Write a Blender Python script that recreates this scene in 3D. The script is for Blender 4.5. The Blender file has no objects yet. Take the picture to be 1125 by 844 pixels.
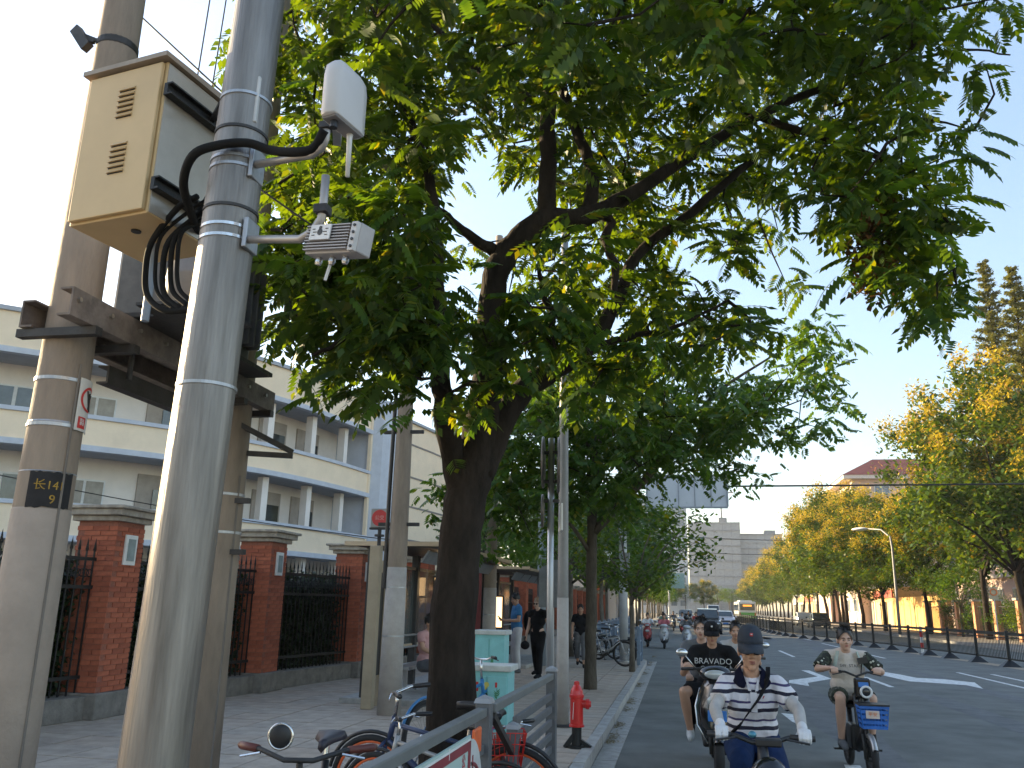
import bpy, bmesh, math, random
import numpy as np
from mathutils import Vector, Matrix
R = math.radians
random.seed(4)
SC = bpy.context.scene
COL = SC.collection

# ------------------------------------------------------------------ camera
cam = bpy.data.cameras.new('camera')
cam.sensor_width = 36
cam.lens = 29.44
cam.clip_end = 3000
cam.clip_start = 0.05
cam_ob = bpy.data.objects.new('camera', cam)
COL.objects.link(cam_ob)
cam_ob.location = (0, 0, 1.65)
cam_ob.rotation_euler = (R(104.7409), R(-1.2282), R(10.8769))
SC.camera = cam_ob
# ------------------------------------------------------------------ sky, sun, exposure
SUN_AZ, SUN_EL = 68.0, 15.3            # degrees left of the street's direction, above the horizon
W = bpy.data.worlds.new('World')
SC.world = W
W.use_nodes = True
nt = W.node_tree
sky_node = nt.nodes.new('ShaderNodeTexSky')
sky_node.sky_type = 'NISHITA'
sky_node.sun_disc = False
sky_node.sun_elevation = R(SUN_EL)
sky_node.sun_rotation = R(-SUN_AZ)
sky_node.air_density = 1.0
sky_node.dust_density = 0.5
sky_node.ozone_density = 1.5
tint = nt.nodes.new('ShaderNodeMixRGB')          # warm white balance of the whole sky
tint.blend_type = 'MULTIPLY'
tint.inputs[0].default_value = 1.0
tint.inputs[2].default_value = (1.14, 1.0, 0.90, 1)
nt.links.new(sky_node.outputs[0], tint.inputs[1])
geo = nt.nodes.new('ShaderNodeTexCoord')           # the whole horizon band a little dimmer, the same all the way round
sepz = nt.nodes.new('ShaderNodeSeparateXYZ')
band = nt.nodes.new('ShaderNodeMapRange')
band.inputs[1].default_value = 0.0
band.inputs[2].default_value = 0.65
band.inputs[3].default_value = 0.58
band.inputs[4].default_value = 1.0
dim = nt.nodes.new('ShaderNodeVectorMath')
dim.operation = 'SCALE'
nt.links.new(geo.outputs['Generated'], sepz.inputs[0])
nt.links.new(sepz.outputs[2], band.inputs[0])
nt.links.new(tint.outputs[0], dim.inputs[0])
nt.links.new(band.outputs[0], dim.inputs['Scale'])
nt.links.new(dim.outputs[0], nt.nodes['Background'].inputs[0])
nt.nodes['Background'].inputs[1].default_value = 0.15
sun = bpy.data.lights.new('sun', 'SUN')
sun.energy = 5.0
sun.angle = R(0.53)
sun.color = (1.0, 0.78, 0.46)
sun_ob = bpy.data.objects.new('sun', sun)
COL.objects.link(sun_ob)
to_sun = Vector((-math.sin(R(SUN_AZ)) * math.cos(R(SUN_EL)), math.cos(R(SUN_AZ)) * math.cos(R(SUN_EL)), math.sin(R(SUN_EL))))
sun_ob.rotation_euler = to_sun.to_track_quat('Z', 'Y').to_euler()
sun_ob.location = (-30, 10, 40)
SC.view_settings.view_transform = 'Standard'
SC.view_settings.look = 'None'
SC.view_settings.exposure = 1.86
SC.view_settings.gamma = 1.0
SC.cycles.max_bounces = 8
SC.cycles.transparent_max_bounces = 12
SC.cycles.use_denoising = True

# ------------------------------------------------------------------ materials
MATS = {}
def mat(name, col, rough=0.6, metal=0.0, ns=6.0, na=0.15, bump=0.0, bs=60.0, spec=0.5, col2=None, stretch=(1, 1, 1), coat=0.0):
    """principled surface; noise blends the colour with a darker/dirtier tone, a second noise makes fine relief"""
    if name in MATS:
        return MATS[name]
    m = bpy.data.materials.new(name)
    m.use_nodes = True
    t = m.node_tree
    b = t.nodes['Principled BSDF']
    b.inputs['Roughness'].default_value = rough
    b.inputs['Metallic'].default_value = metal
    b.inputs['Specular IOR Level'].default_value = spec
    if coat:
        b.inputs['Coat Weight'].default_value = coat
    tc = t.nodes.new('ShaderNodeTexCoord')
    mp = t.nodes.new('ShaderNodeMapping')
    mp.inputs['Scale'].default_value = stretch
    t.links.new(tc.outputs['Object'], mp.inputs[0])
    n = t.nodes.new('ShaderNodeTexNoise')
    n.inputs['Scale'].default_value = ns
    n.inputs['Detail'].default_value = 6
    n.inputs['Roughness'].default_value = 0.65
    t.links.new(mp.outputs[0], n.inputs['Vector'])
    r = t.nodes.new('ShaderNodeValToRGB')
    r.color_ramp.elements[0].position = 0.3
    r.color_ramp.elements[1].position = 0.7
    if col2 is None:
        col2 = tuple(c * (1 - na * 1.6) for c in col)
        col1 = tuple(min(1, c * (1 + na * 0.6)) for c in col)
    else:
        col1 = col
    r.color_ramp.elements[0].color = (*col2, 1)
    r.color_ramp.elements[1].color = (*col1, 1)
    t.links.new(n.outputs[0], r.inputs[0])
    t.links.new(r.outputs[0], b.inputs['Base Color'])
    if bump:
        n2 = t.nodes.new('ShaderNodeTexNoise')
        n2.inputs['Scale'].default_value = bs
        n2.inputs['Detail'].default_value = 4
        t.links.new(mp.outputs[0], n2.inputs['Vector'])
        bn = t.nodes.new('ShaderNodeBump')
        bn.inputs['Strength'].default_value = bump
        bn.inputs['Distance'].default_value = 0.02
        t.links.new(n2.outputs[0], bn.inputs['Height'])
        t.links.new(bn.outputs[0], b.inputs['Normal'])
    MATS[name] = m
    return m

def leaf_mat(name, c_dark, c_light, trans=0.4, tcol=None, c_odd=None):
    m = bpy.data.materials.new(name)
    m.use_nodes = True
    t = m.node_tree
    t.nodes.remove(t.nodes['Principled BSDF'])
    out = t.nodes['Material Output']
    g = t.nodes.new('ShaderNodeNewGeometry')
    r = t.nodes.new('ShaderNodeValToRGB')
    r.color_ramp.elements[0].color = (*c_dark, 1)
    r.color_ramp.elements[1].color = (*c_light, 1)
    if c_odd:
        e = r.color_ramp.elements.new(0.93)
        e.color = (*c_light, 1)
        r.color_ramp.elements[-1].color = (*c_odd, 1)
    t.links.new(g.outputs['Random Per Island'], r.inputs[0])
    d = t.nodes.new('ShaderNodeBsdfPrincipled')
    d.inputs['Roughness'].default_value = 0.45
    d.inputs['Specular IOR Level'].default_value = 0.35
    t.links.new(r.outputs[0], d.inputs['Base Color'])
    tr = t.nodes.new('ShaderNodeBsdfTranslucent')
    mx = t.nodes.new('ShaderNodeMixRGB')
    mx.blend_type = 'MULTIPLY'
    mx.inputs[0].default_value = 1.0
    mx.inputs[2].default_value = (*(tcol or (2.2, 1.9, 0.6)), 1)
    t.links.new(r.outputs[0], mx.inputs[1])
    t.links.new(mx.outputs[0], tr.inputs['Color'])
    s = t.nodes.new('ShaderNodeMixShader')
    s.inputs[0].default_value = trans
    t.links.new(d.outputs[0], s.inputs[1])
    t.links.new(tr.outputs[0], s.inputs[2])
    t.links.new(s.outputs[0], out.inputs['Surface'])
    MATS[name] = m
    return m

def glass_mat(name, col, alpha=0.35):
    m = bpy.data.materials.new(name)
    m.use_nodes = True
    b = m.node_tree.nodes['Principled BSDF']
    b.inputs['Base Color'].default_value = (*col, 1)
    b.inputs['Roughness'].default_value = 0.06
    b.inputs['Alpha'].default_value = alpha
    b.inputs['Specular IOR Level'].default_value = 0.8
    MATS[name] = m
    return m

def emit_mat(name, col, st):
    m = bpy.data.materials.new(name)
    m.use_nodes = True
    b = m.node_tree.nodes['Principled BSDF']
    b.inputs['Base Color'].default_value = (*col, 1)
    b.inputs['Emission Color'].default_value = (*col, 1)
    b.inputs['Emission Strength'].default_value = st
    MATS[name] = m
    return m

# ------------------------------------------------------------------ mesh helpers
def ortho(d):
    d = Vector(d).normalized()
    u = d.cross(Vector((0, 0, 1)))
    if u.length < 1e-4:
        u = Vector((1, 0, 0))
    u.normalize()
    return d, u, u.cross(d).normalized()

class MB:
    def __init__(s):
        s.v = []
        s.f = []
    def add(s, vs, fs):
        o = len(s.v)
        s.v += [tuple(p) for p in vs]
        s.f += [tuple(i + o for i in f) for f in fs]
        return s
    def box(s, c, size, rz=0.0, rx=0.0, ry=0.0):
        M = Matrix.Rotation(rz, 3, 'Z') @ Matrix.Rotation(ry, 3, 'Y') @ Matrix.Rotation(rx, 3, 'X')
        vs = []
        for z in (-1, 1):
            for x, y in ((-1, -1), (1, -1), (1, 1), (-1, 1)):
                vs.append(Vector(c) + M @ Vector((x * size[0] / 2, y * size[1] / 2, z * size[2] / 2)))
        return s.add(vs, [(3, 2, 1, 0), (4, 5, 6, 7), (0, 1, 5, 4), (1, 2, 6, 5), (2, 3, 7, 6), (3, 0, 4, 7)])
    def bar(s, p, q, w, h):
        p, q = Vector(p), Vector(q)
        d, u, n = ortho(q - p)
        vs = []
        for e in (p, q):
            for a, b in ((-1, -1), (1, -1), (1, 1), (-1, 1)):
                vs.append(e + u * a * w / 2 + n * b * h / 2)
        return s.add(vs, [(0, 1, 2, 3), (7, 6, 5, 4), (4, 5, 1, 0), (5, 6, 2, 1), (6, 7, 3, 2), (7, 4, 0, 3)])
    def tube(s, pts, r, n=8, cap=True):
        pts = [Vector(p) for p in pts]
        k = len(pts)
        if not hasattr(r, '__len__'):
            r = [r] * k
        t0 = (pts[1] - pts[0]).normalized()
        _, u, w = ortho(t0)
        vs = []
        for i, p in enumerate(pts):
            t = (pts[min(i + 1, k - 1)] - pts[max(i - 1, 0)]).normalized()
            u = (u - t * u.dot(t))
            if u.length < 1e-5:
                _, u, w = ortho(t)
            u.normalize()
            w = t.cross(u)
            for j in range(n):
                a = 2 * math.pi * j / n
                vs.append(p + (u * math.cos(a) + w * math.sin(a)) * r[i])
        fs = []
        for i in range(k - 1):
            for j in range(n):
                a, b = i * n + j, i * n + (j + 1) % n
                fs.append((a, b, b + n, a + n))
        if cap:
            fs.append(tuple(range(n - 1, -1, -1)))
            fs.append(tuple((k - 1) * n + j for j in range(n)))
        return s.add(vs, fs)
    def lathe(s, prof, c=(0, 0, 0), n=16, M=None):
        vs = []
        for r_, z in prof:
            for j in range(n):
                a = 2 * math.pi * j / n
                p = Vector((r_ * math.cos(a), r_ * math.sin(a), z))
                vs.append((M @ p if M else p) + Vector(c))
        fs = []
        for i in range(len(prof) - 1):
            for j in range(n):
                a, b = i * n + j, i * n + (j + 1) % n
                fs.append((a, b, b + n, a + n))
        fs.append(tuple(range(n - 1, -1, -1)))
        fs.append(tuple((len(prof) - 1) * n + j for j in range(n)))
        return s.add(vs, fs)
    def ell(s, c, r, n=14, m=9, M=None):
        prof = []
        vs = []
        fs = []
        for i in range(m + 1):
            th = math.pi * i / m
            for j in range(n):
                a = 2 * math.pi * j / n
                p = Vector((r[0] * math.sin(th) * math.cos(a), r[1] * math.sin(th) * math.sin(a), -r[2] * math.cos(th)))
                vs.append((M @ p if M else p) + Vector(c))
        for i in range(m):
            for j in range(n):
                a, b = i * n + j, i * n + (j + 1) % n
                if i == 0:
                    fs.append((a, b + n, a + n))
                elif i == m - 1:
                    fs.append((a, b, a + n))
                else:
                    fs.append((a, b, b + n, a + n))
        return s.add(vs, fs)
    def torus(s, c, Rr, r, axis='X', n=28, m=8, a0=0.0, a1=2 * math.pi):
        full = abs(a1 - a0 - 2 * math.pi) < 1e-6
        k = n if full else n + 1
        vs = []
        for i in range(k):
            a = a0 + (a1 - a0) * i / n
            for j in range(m):
                b = 2 * math.pi * j / m
                rr = Rr + r * math.cos(b)
                x, y, z = rr * math.cos(a), rr * math.sin(a), r * math.sin(b)
                p = (z, x, y) if axis == 'X' else ((x, z, y) if axis == 'Y' else (x, y, z))
                vs.append(Vector(c) + Vector(p))
        fs = []
        for i in range(n):
            for j in range(m):
                i2 = (i + 1) % k
                fs.append((i * m + j, i2 * m + j, i2 * m + (j + 1) % m, i * m + (j + 1) % m))
        return s.add(vs, fs)
    def prism(s, poly, z0, z1):
        k = len(poly)
        vs = [(x, y, z0) for x, y in poly] + [(x, y, z1) for x, y in poly]
        fs = [tuple(range(k - 1, -1, -1)), tuple(range(k, 2 * k))]
        for i in range(k):
            j = (i + 1) % k
            fs.append((i, j, j + k, i + k))
        return s.add(vs, fs)
    def extr(s, poly, x0, x1, axis='X'):
        """polygon in the (y,z) plane extruded along x (or (x,z) along y)"""
        k = len(poly)
        if axis == 'X':
            vs = [(x0, a, b) for a, b in poly] + [(x1, a, b) for a, b in poly]
        else:
            vs = [(a, x0, b) for a, b in poly] + [(a, x1, b) for a, b in poly]
        fs = [tuple(range(k - 1, -1, -1)), tuple(range(k, 2 * k))]
        for i in range(k):
            j = (i + 1) % k
            fs.append((i, j, j + k, i + k))
        return s.add(vs, fs)
    def mesh(s, name, smooth=False):
        me = bpy.data.meshes.new(name)
        me.from_pydata(s.v, [], s.f)
        bm = bmesh.new()
        bm.from_mesh(me)
        bmesh.ops.recalc_face_normals(bm, faces=bm.faces)
        bm.to_mesh(me)
        bm.free()
        if smooth:
            me.polygons.foreach_set('use_smooth', [True] * len(me.polygons))
        me.update()
        return me
    def build(s, name, m, parent=None, smooth=False, loc=None, rz=0.0, bevel=0.0):
        o = obj(name, s.mesh(name, smooth), m, parent, loc, rz)
        if bevel:
            b = o.modifiers.new('bevel', 'BEVEL')
            b.width = bevel
            b.segments = 2
            b.limit_method = 'ANGLE'
            b.angle_limit = R(40)
        return o

def obj(name, me, m, parent=None, loc=None, rz=0.0):
    o = bpy.data.objects.new(name, me)
    COL.objects.link(o)
    if m is not None and me is not None and len(me.materials) == 0:
        me.materials.append(m)
    if parent:
        o.parent = parent
    if loc is not None:
        o.location = loc
    if rz:
        o.rotation_euler = (0, 0, rz)
    return o

def tag(o, label=None, cat=None, group=None, kind=None):
    if label: o['label'] = label
    if cat: o['category'] = cat
    if group: o['group'] = group
    if kind: o['kind'] = kind
    return o

def thing(name, label, cat, loc=(0, 0, 0), rz=0.0, group=None):
    o = bpy.data.objects.new(name, None)
    COL.objects.link(o)
    o.empty_display_size = 0.2
    o.location = loc
    o.rotation_euler = (0, 0, rz)
    return tag(o, label, cat, group)

KIDS = {}
def copy_tree(o, parent=None):
    c = o.copy()
    COL.objects.link(c)
    if parent:
        c.parent = parent
        c.matrix_parent_inverse = o.matrix_parent_inverse
    for ch in [x for x in o.children]:
        copy_tree(ch, c)
    return c

def text_part(name, s, size, m, parent, M, extrude=0.001, align='CENTER', wrap=None):
    """lettering as a mesh; M places the text plane (x right, y up); wrap = radius bends it round a vertical post"""
    cu = bpy.data.curves.new(name, 'FONT')
    cu.body = s
    cu.size = size
    cu.align_x = align
    cu.align_y = 'CENTER'
    cu.extrude = extrude
    cu.resolution_u = 3
    tmp = bpy.data.objects.new('tmp_text', cu)
    COL.objects.link(tmp)
    dg = bpy.context.evaluated_depsgraph_get()
    me = bpy.data.meshes.new_from_object(tmp.evaluated_get(dg))
    bpy.data.objects.remove(tmp)
    for v in me.vertices:
        if wrap:
            a = v.co.x / wrap
            rr = wrap + v.co.z
            v.co = Vector((math.sin(a) * rr, -math.cos(a) * rr, v.co.y))
    me.transform(M)
    me.materials.clear()
    return obj(name, me, m, parent)

def plane_M(loc, right, up):
    r_, u = Vector(right).normalized(), Vector(up).normalized()
    n = r_.cross(u)
    M = Matrix(((r_.x, u.x, n.x, loc[0]), (r_.y, u.y, n.y, loc[1]), (r_.z, u.z, n.z, loc[2]), (0, 0, 0, 1)))
    return M

def catmull(pts, k=6):
    P = [np.array(p, float) for p in pts]
    P = [2 * P[0] - P[1]] + P + [2 * P[-1] - P[-2]]
    out = []
    for i in range(1, len(P) - 2):
        for j in range(k):
            t = j / k
            a, b, c, d = P[i - 1], P[i], P[i + 1], P[i + 2]
            out.append(0.5 * ((2 * b) + (-a + c) * t + (2 * a - 5 * b + 4 * c - d) * t * t + (-a + 3 * b - 3 * c + d) * t ** 3))
    out.append(P[-2])
    return out
# ================================================================== materials
asphalt = mat('asphalt', (0.160, 0.166, 0.156), 0.85, 0, 1.2, 0.22, 0.5, 160, 0.3)
paint_white = mat('road_paint', (0.70, 0.70, 0.68), 0.7, 0, 9, 0.30, 0.2, 90)
concrete = mat('concrete', (0.33, 0.30, 0.265), 0.85, 0, 5, 0.16, 0.35, 80)
kerb_m = mat('kerb_concrete', (0.36, 0.35, 0.33), 0.85, 0, 7, 0.2, 0.4, 70)
paver_m = mat('paver_grey', (0.40, 0.335, 0.272), 0.8, 0, 4, 0.2, 0.3, 60)
paver_m2 = mat('paver_warm', (0.41, 0.33, 0.26), 0.8, 0, 4, 0.2, 0.3, 60)
joint_m = mat('sand_joint', (0.19, 0.175, 0.16), 0.95, 0, 20, 0.2)
litter_m = mat('leaf_litter', (0.22, 0.16, 0.07), 0.9, 0, 30, 0.4)
brick_m = mat('red_brick', (0.44, 0.125, 0.065), 0.85, 0, 9, 0.22, 0.4, 120)
brick_m2 = mat('red_brick_dark', (0.35, 0.095, 0.05), 0.85, 0, 9, 0.22, 0.4, 120)
mortar_m = mat('mortar', (0.29, 0.11, 0.075), 0.95, 0, 30, 0.2, 0.3)
cap_m = mat('weathered_cap', (0.38, 0.34, 0.29), 0.9, 0, 6, 0.3, 0.4, 60)
plinth_m = mat('plinth_stone', (0.21, 0.195, 0.175), 0.9, 0, 5, 0.3, 0.5, 50)
black_iron = mat('black_iron', (0.012, 0.013, 0.014), 0.5, 0.2, 20, 0.2, 0.2, 80)
black_plastic = mat('black_plastic', (0.014, 0.014, 0.016), 0.45, 0, 20, 0.2)
white_paint = mat('white_paint', (0.72, 0.72, 0.70), 0.55, 0, 8, 0.08)
cream_wall = mat('cream_wall', (0.84, 0.68, 0.49), 0.85, 0, 1.2, 0.06, 0.15, 30)
white_wall = mat('white_wall', (0.78, 0.72, 0.66), 0.85, 0, 1.2, 0.06, 0.1, 30)
blue_trim = mat('blue_grey_trim', (0.52, 0.545, 0.60), 0.7, 0, 2, 0.08)
soffit_m = mat('soffit_grey', (0.40, 0.42, 0.46), 0.85, 0, 2, 0.1)
win_dark = mat('window_glass_dark', (0.05, 0.06, 0.065), 0.08, 0, 3, 0.3, spec=0.8)
win_curtain = mat('window_curtain', (0.34, 0.31, 0.26), 0.5, 0, 3, 0.2)
steel = mat('galvanised_steel', (0.40, 0.41, 0.43), 0.42, 0.75, 5, 0.16, 0.12, 40, stretch=(3, 3, 0.5))
dark_steel = mat('dark_painted_steel', (0.05, 0.048, 0.048), 0.55, 0.4, 8, 0.3, 0.2, 60)
rail_grey = mat('railing_grey', (0.13, 0.135, 0.145), 0.5, 0.3, 8, 0.14, 0.1, 50)
teal_paint = mat('railing_blue_grey', (0.16, 0.22, 0.30), 0.5, 0.2, 8, 0.14)
cyan_paint = mat('cabinet_cyan', (0.22, 0.52, 0.52), 0.5, 0, 5, 0.1)
red_paint = mat('red_paint', (0.62, 0.018, 0.016), 0.35, 0, 9, 0.12, coat=0.3)
rubber = mat('rubber', (0.016, 0.016, 0.017), 0.8, 0, 20, 0.2)
orange_m = mat('orange_plastic', (0.75, 0.13, 0.03), 0.4, 0, 9, 0.1)
chrome = mat('bright_metal', (0.62, 0.62, 0.62), 0.25, 0.95, 9, 0.08)
yellow_tan = mat('tan_wall', (0.62, 0.40, 0.17), 0.85, 0, 1.5, 0.15)
pink_wall = mat('pink_wall', (0.62, 0.47, 0.41), 0.85, 0, 1.0, 0.08)
roof_red = mat('red_roof', (0.17, 0.035, 0.032), 0.8, 0, 3, 0.2, 0.3, 20)
bark = mat('bark', (0.030, 0.023, 0.018), 0.95, 0, 9, 0.4, 0.9, 30, 0.2, stretch=(1, 1, 0.35))
bark_light = mat('bark_pale', (0.15, 0.13, 0.105), 0.95, 0, 9, 0.3, 0.8, 30, 0.2, stretch=(1, 1, 0.35))
leaf_a = leaf_mat('leaf_green', (0.014, 0.040, 0.010), (0.042, 0.092, 0.016), 0.38, (6.0, 3.8, 0.30), (0.08, 0.10, 0.012))
leaf_b = leaf_mat('leaf_fresh', (0.022, 0.062, 0.013), (0.055, 0.12, 0.019), 0.40, (3.6, 2.7, 0.45), (0.10, 0.12, 0.015))
leaf_far = leaf_mat('leaf_golden', (0.022, 0.060, 0.010), (0.075, 0.130, 0.016), 0.38, (2.4, 1.8, 0.4), (0.20, 0.15, 0.015))
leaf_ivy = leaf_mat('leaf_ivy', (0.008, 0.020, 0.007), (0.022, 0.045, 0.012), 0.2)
leaf_con = leaf_mat('leaf_conifer', (0.06, 0.08, 0.02), (0.16, 0.155, 0.04), 0.3)
blossom_m = leaf_mat('blossom_yellow', (0.40, 0.31, 0.02), (0.58, 0.45, 0.03), 0.3, (1.2, 1.0, 0.6))
pod_m = leaf_mat('blossom_pink', (0.40, 0.20, 0.09), (0.52, 0.30, 0.12), 0.3, (1.2, 1.0, 0.8))
pod_brown = leaf_mat('seed_pod', (0.05, 0.028, 0.018), (0.12, 0.065, 0.03), 0.3)

# ================================================================== ground, road, pavement
g_ = MB()
g_.add([(-900, -200, -0.03), (900, -200, -0.03), (900, 1600, -0.03), (-900, 1600, -0.03)], [(0, 1, 2, 3)])
tag(g_.build('ground', mat('ground_dirt', (0.16, 0.15, 0.13), 0.95, 0, 0.3, 0.2)), 'flat grey city ground stretching to the horizon', kind='structure')
g_ = MB()
g_.add([(-3.0, -12, 0), (15.6, -12, 0), (15.6, 700, 0), (-3.0, 700, 0)], [(0, 1, 2, 3)])
tag(g_.build('road', asphalt), 'grey asphalt road between the kerbs', kind='structure')
# patches of newer and older tarmac are stains with their own shape
sw = MB()
sw.prism([(-13, -12), (-1.07, -12), (-1.07, 26.4), (-2.86, 30.2), (-2.86, 700), (-13, 700)], 0.005, 0.105)
walk = tag(sw.build('sidewalk', joint_m), 'grey paved sidewalk along the left of the road', kind='structure')
# pavers: each one its own slab, in the stretch where the photograph shows them
pv = MB(); pv.box((0, 0, 0), (0.585, 0.585, 0.05))
pv_me = [pv.mesh('paver'), None]
pv_me[1] = pv_me[0].copy()
pv_me[0].materials.append(paver_m); pv_me[1].materials.append(paver_m2)
rest = MB()
npv = 0
for j in range(-14, 95):
    for i in range(20):
        x = -1.39 - i * 0.6
        y = 0.3 + j * 0.6
        if x < -8.3 or (y > 25.6 and x > -3.3): continue
        z = 0.105 + random.uniform(-0.002, 0.002)
        if 8.4 < y < 22 and (x > -7.5) and npv < 298 and x < -1.2 and x > (-7.6 + 0.0 * y) and (x / y > -0.74) and (x < -0.6):
            o = obj('paver', pv_me[random.random() < 0.45], None, walk, (x, y, z))
            o.rotation_euler = (random.uniform(-.004, .004), random.uniform(-.004, .004), random.uniform(-.004, .004))
            npv += 1
        else:
            rest.box((x, y, z), (0.585, 0.585, 0.05))
o = rest.build('paver_field', paver_m, walk)
o['kind'] = 'stuff'
# kerb stones and gutter slabs
ke = MB(); ke.prism([(-1.07, -12), (-0.965, -12), (-0.965, 26.35), (-2.77, 30.2), (-2.77, 700), (-2.86, 700), (-2.86, 30.2), (-1.07, 26.4)], 0.003, 0.10)
kerb = tag(ke.build('kerb', joint_m), 'concrete kerb between sidewalk and road', kind='structure')
ks = MB(); ks.box((0, 0, 0), (0.13, 0.985, 0.19)); ks_me = ks.mesh('kerb_stone'); ks_me.materials.append(kerb_m)
gs = MB(); gs.box((0, 0, 0), (0.235, 1.98, 0.012)); gs_me = gs.mesh('gutter_slab'); gs_me.materials.append(kerb_m)
for k in range(4):
    o = obj('kerb_stone', ks_me, None, kerb, (-1.02 - .45 * (k + .5), 26.35 + .96 * (k + .5), .045)); o.rotation_euler = (0, 0, math.atan2(1.8, 3.85))
for j in range(30, 90):
    obj('kerb_stone', ks_me, None, kerb, (-2.815 + random.uniform(-.004, .004), j + .75, .045))
for j in range(-4, 26):
    o = obj('kerb_stone', ks_me, None, kerb, (-1.02 + random.uniform(-.004, .004), j + 0.5, 0.045 + random.uniform(-.003, .003)))
    o.rotation_euler = (random.uniform(-.003, .003), 0, random.uniform(-.004, .004))
for j in range(-2, 14):
    obj('gutter_slab', gs_me, None, kerb, (-0.83, j * 2 + 1, 0.004 + random.uniform(-.001, .001)))
# leaf litter lying in the gutter
lt = MB()
rg = np.random.default_rng(3)
for k in range(2600):
    y = 8 + 24 * rg.random() ** 1.3
    if math.sin(y * 1.7) + 0.8 * math.sin(y * 3.9 + 1) < 0.1 + rg.random() * 0.5: continue
    x = -0.93 + abs(rg.normal(0, 0.07)); a = rg.random() * 6.3; s = 0.012 + 0.02 * rg.random()
    z = 0.014 + 0.012 * rg.random()
    lt.add([(x + s * math.cos(a), y + s * math.sin(a), z), (x - s * .5 * math.sin(a), y + s * .5 * math.cos(a), z + .004),
            (x - s * math.cos(a), y - s * math.sin(a), z + .003), (x + s * .5 * math.sin(a), y - s * .5 * math.cos(a), z)], [(0, 1, 2, 3)])
tag(lt.build('fallen_leaves', litter_m), 'dry brown leaves gathered along the gutter', kind='stuff')
# markings
def marking(label, polys):
    b = MB()
    for p in polys:
        b.add([(x, y, 0.004) for x, y in p], [tuple(range(len(p)))])
    return tag(b.build('road_marking', paint_white), label, kind='structure')
def line(x0, y0, x1, y1, w=0.12):
    d = Vector((x1 - x0, y1 - y0)).normalized(); n = Vector((-d.y, d.x)) * w / 2
    return [(x0 + n.x, y0 + n.y), (x0 - n.x, y0 - n.y), (x1 - n.x, y1 - n.y), (x1 + n.x, y1 + n.y)]
marking('white bent merge arrow painted on the road right of the electric bike', [[(5.62, 27.4), (5.95, 26.1), (6.12, 24.95), (6.72, 24.8), (7.15, 24.1), (7.25, 24.05), (6.83, 22.1), (6.75, 23.02), (6.25, 23.3), (5.6, 23.6), (5.4, 25.4)]])
marking('white bent merge arrow painted on the road behind the striped rider', [[(2.6, 22.5), (3.5, 24.1), (3.4, 26.4), (3.62, 26.4), (3.75, 23.5), (2.95, 21.9), (2.86, 21.0), (2.5, 21.7)]])
marking('white triangle and small patch painted on the near lane', [[(1.62, 15.4), (1.80, 15.3), (1.74, 13.9), (1.66, 14.3)], [(1.76, 10.62), (1.93, 10.62), (1.9, 10.2), (1.72, 10.2)]])
marking('long white lane lines at the right of the road', [line(7.95, 12.5, 7.95, 27.8, .13), line(8.77, 14, 8.77, 27.5, .13)])
marking('dashed white lane line in the middle of the road', [line(4.12, y, 4.12, y + 4.8, .13) for y in (33.7, 43, 52, 61, 70, 79, 88)] + [line(4.75, 21.6, 4.75, 24.6, .13)])
marking('dashed white lane line towards the dividing fence', [line(7.5, y, 7.4, y + 4.6, .13) for y in (34.8, 44, 53)])
# far pavement on the right
g_ = MB(); g_.box((24.6, 345, 0.05), (18, 714, 0.16))
tag(g_.build('far_sidewalk', mat('far_pavement', (0.30, 0.265, 0.23), 0.85, 0, 1.5, 0.15)), 'paved sidewalk on the far right of the road', kind='structure')
fk = MB(); fk.box((15.52, 345, 0.05), (0.14, 714, 0.19))
tag(fk.build('far_kerb', kerb_m), 'pale kerb of the far sidewalk', kind='structure')
dv = MB()
DIV = [(10.95, 24), (10.85, 29), (10.7, 31.7), (10.5, 34.2), (10.2, 36.4), (9.98, 38.4), (9.8, 40.6), (9.55, 42.8), (9.2, 44.8), (8.85, 47), (8.5, 49.3), (8.15, 51.6), (7.8, 53.8), (7.45, 56), (7.15, 58.3), (6.95, 60.5), (6.8, 63)]
for k in range(22): DIV.append((6.7 - 0.02 * k, 65.4 + 2.4 * k))
for (a, b), (c, d) in zip(DIV, DIV[1:]):
    dv.add([(a - .28, b, .003), (a + .28, b, .003), (c + .28, d, .003), (c - .28, d, .003)], [(0, 1, 2, 3)])
tag(dv.build('road_divider_strip', mat('divider_strip', (0.33, 0.27, 0.20), 0.9, 0, 5, 0.2)), 'pale strip under the black dividing fence', kind='structure')
# dirt streaks and oil stains on the tarmac (thin worn patches)
stn = mat('asphalt_worn', (0.158, 0.162, 0.165), 0.9, 0, 3, 0.2, 0.5, 160, 0.3)
st = MB()
for k in range(26):
    x = rg.uniform(0.2, 9); y = rg.uniform(7, 60); w = rg.uniform(.25, .8); l = rg.uniform(1.2, 7)
    pts = []
    for a in range(14):
        t = a / 14 * 6.283
        q = 1 + rg.uniform(-.25, .25)
        pts.append((x + math.cos(t) * w * q, y + math.sin(t) * l * q, 0.002))
    if k % 2 == 0: st.add(pts, [tuple(range(14))])
tag(st.build('worn_tarmac', stn), 'paler worn patches in the tarmac', kind='structure')

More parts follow.
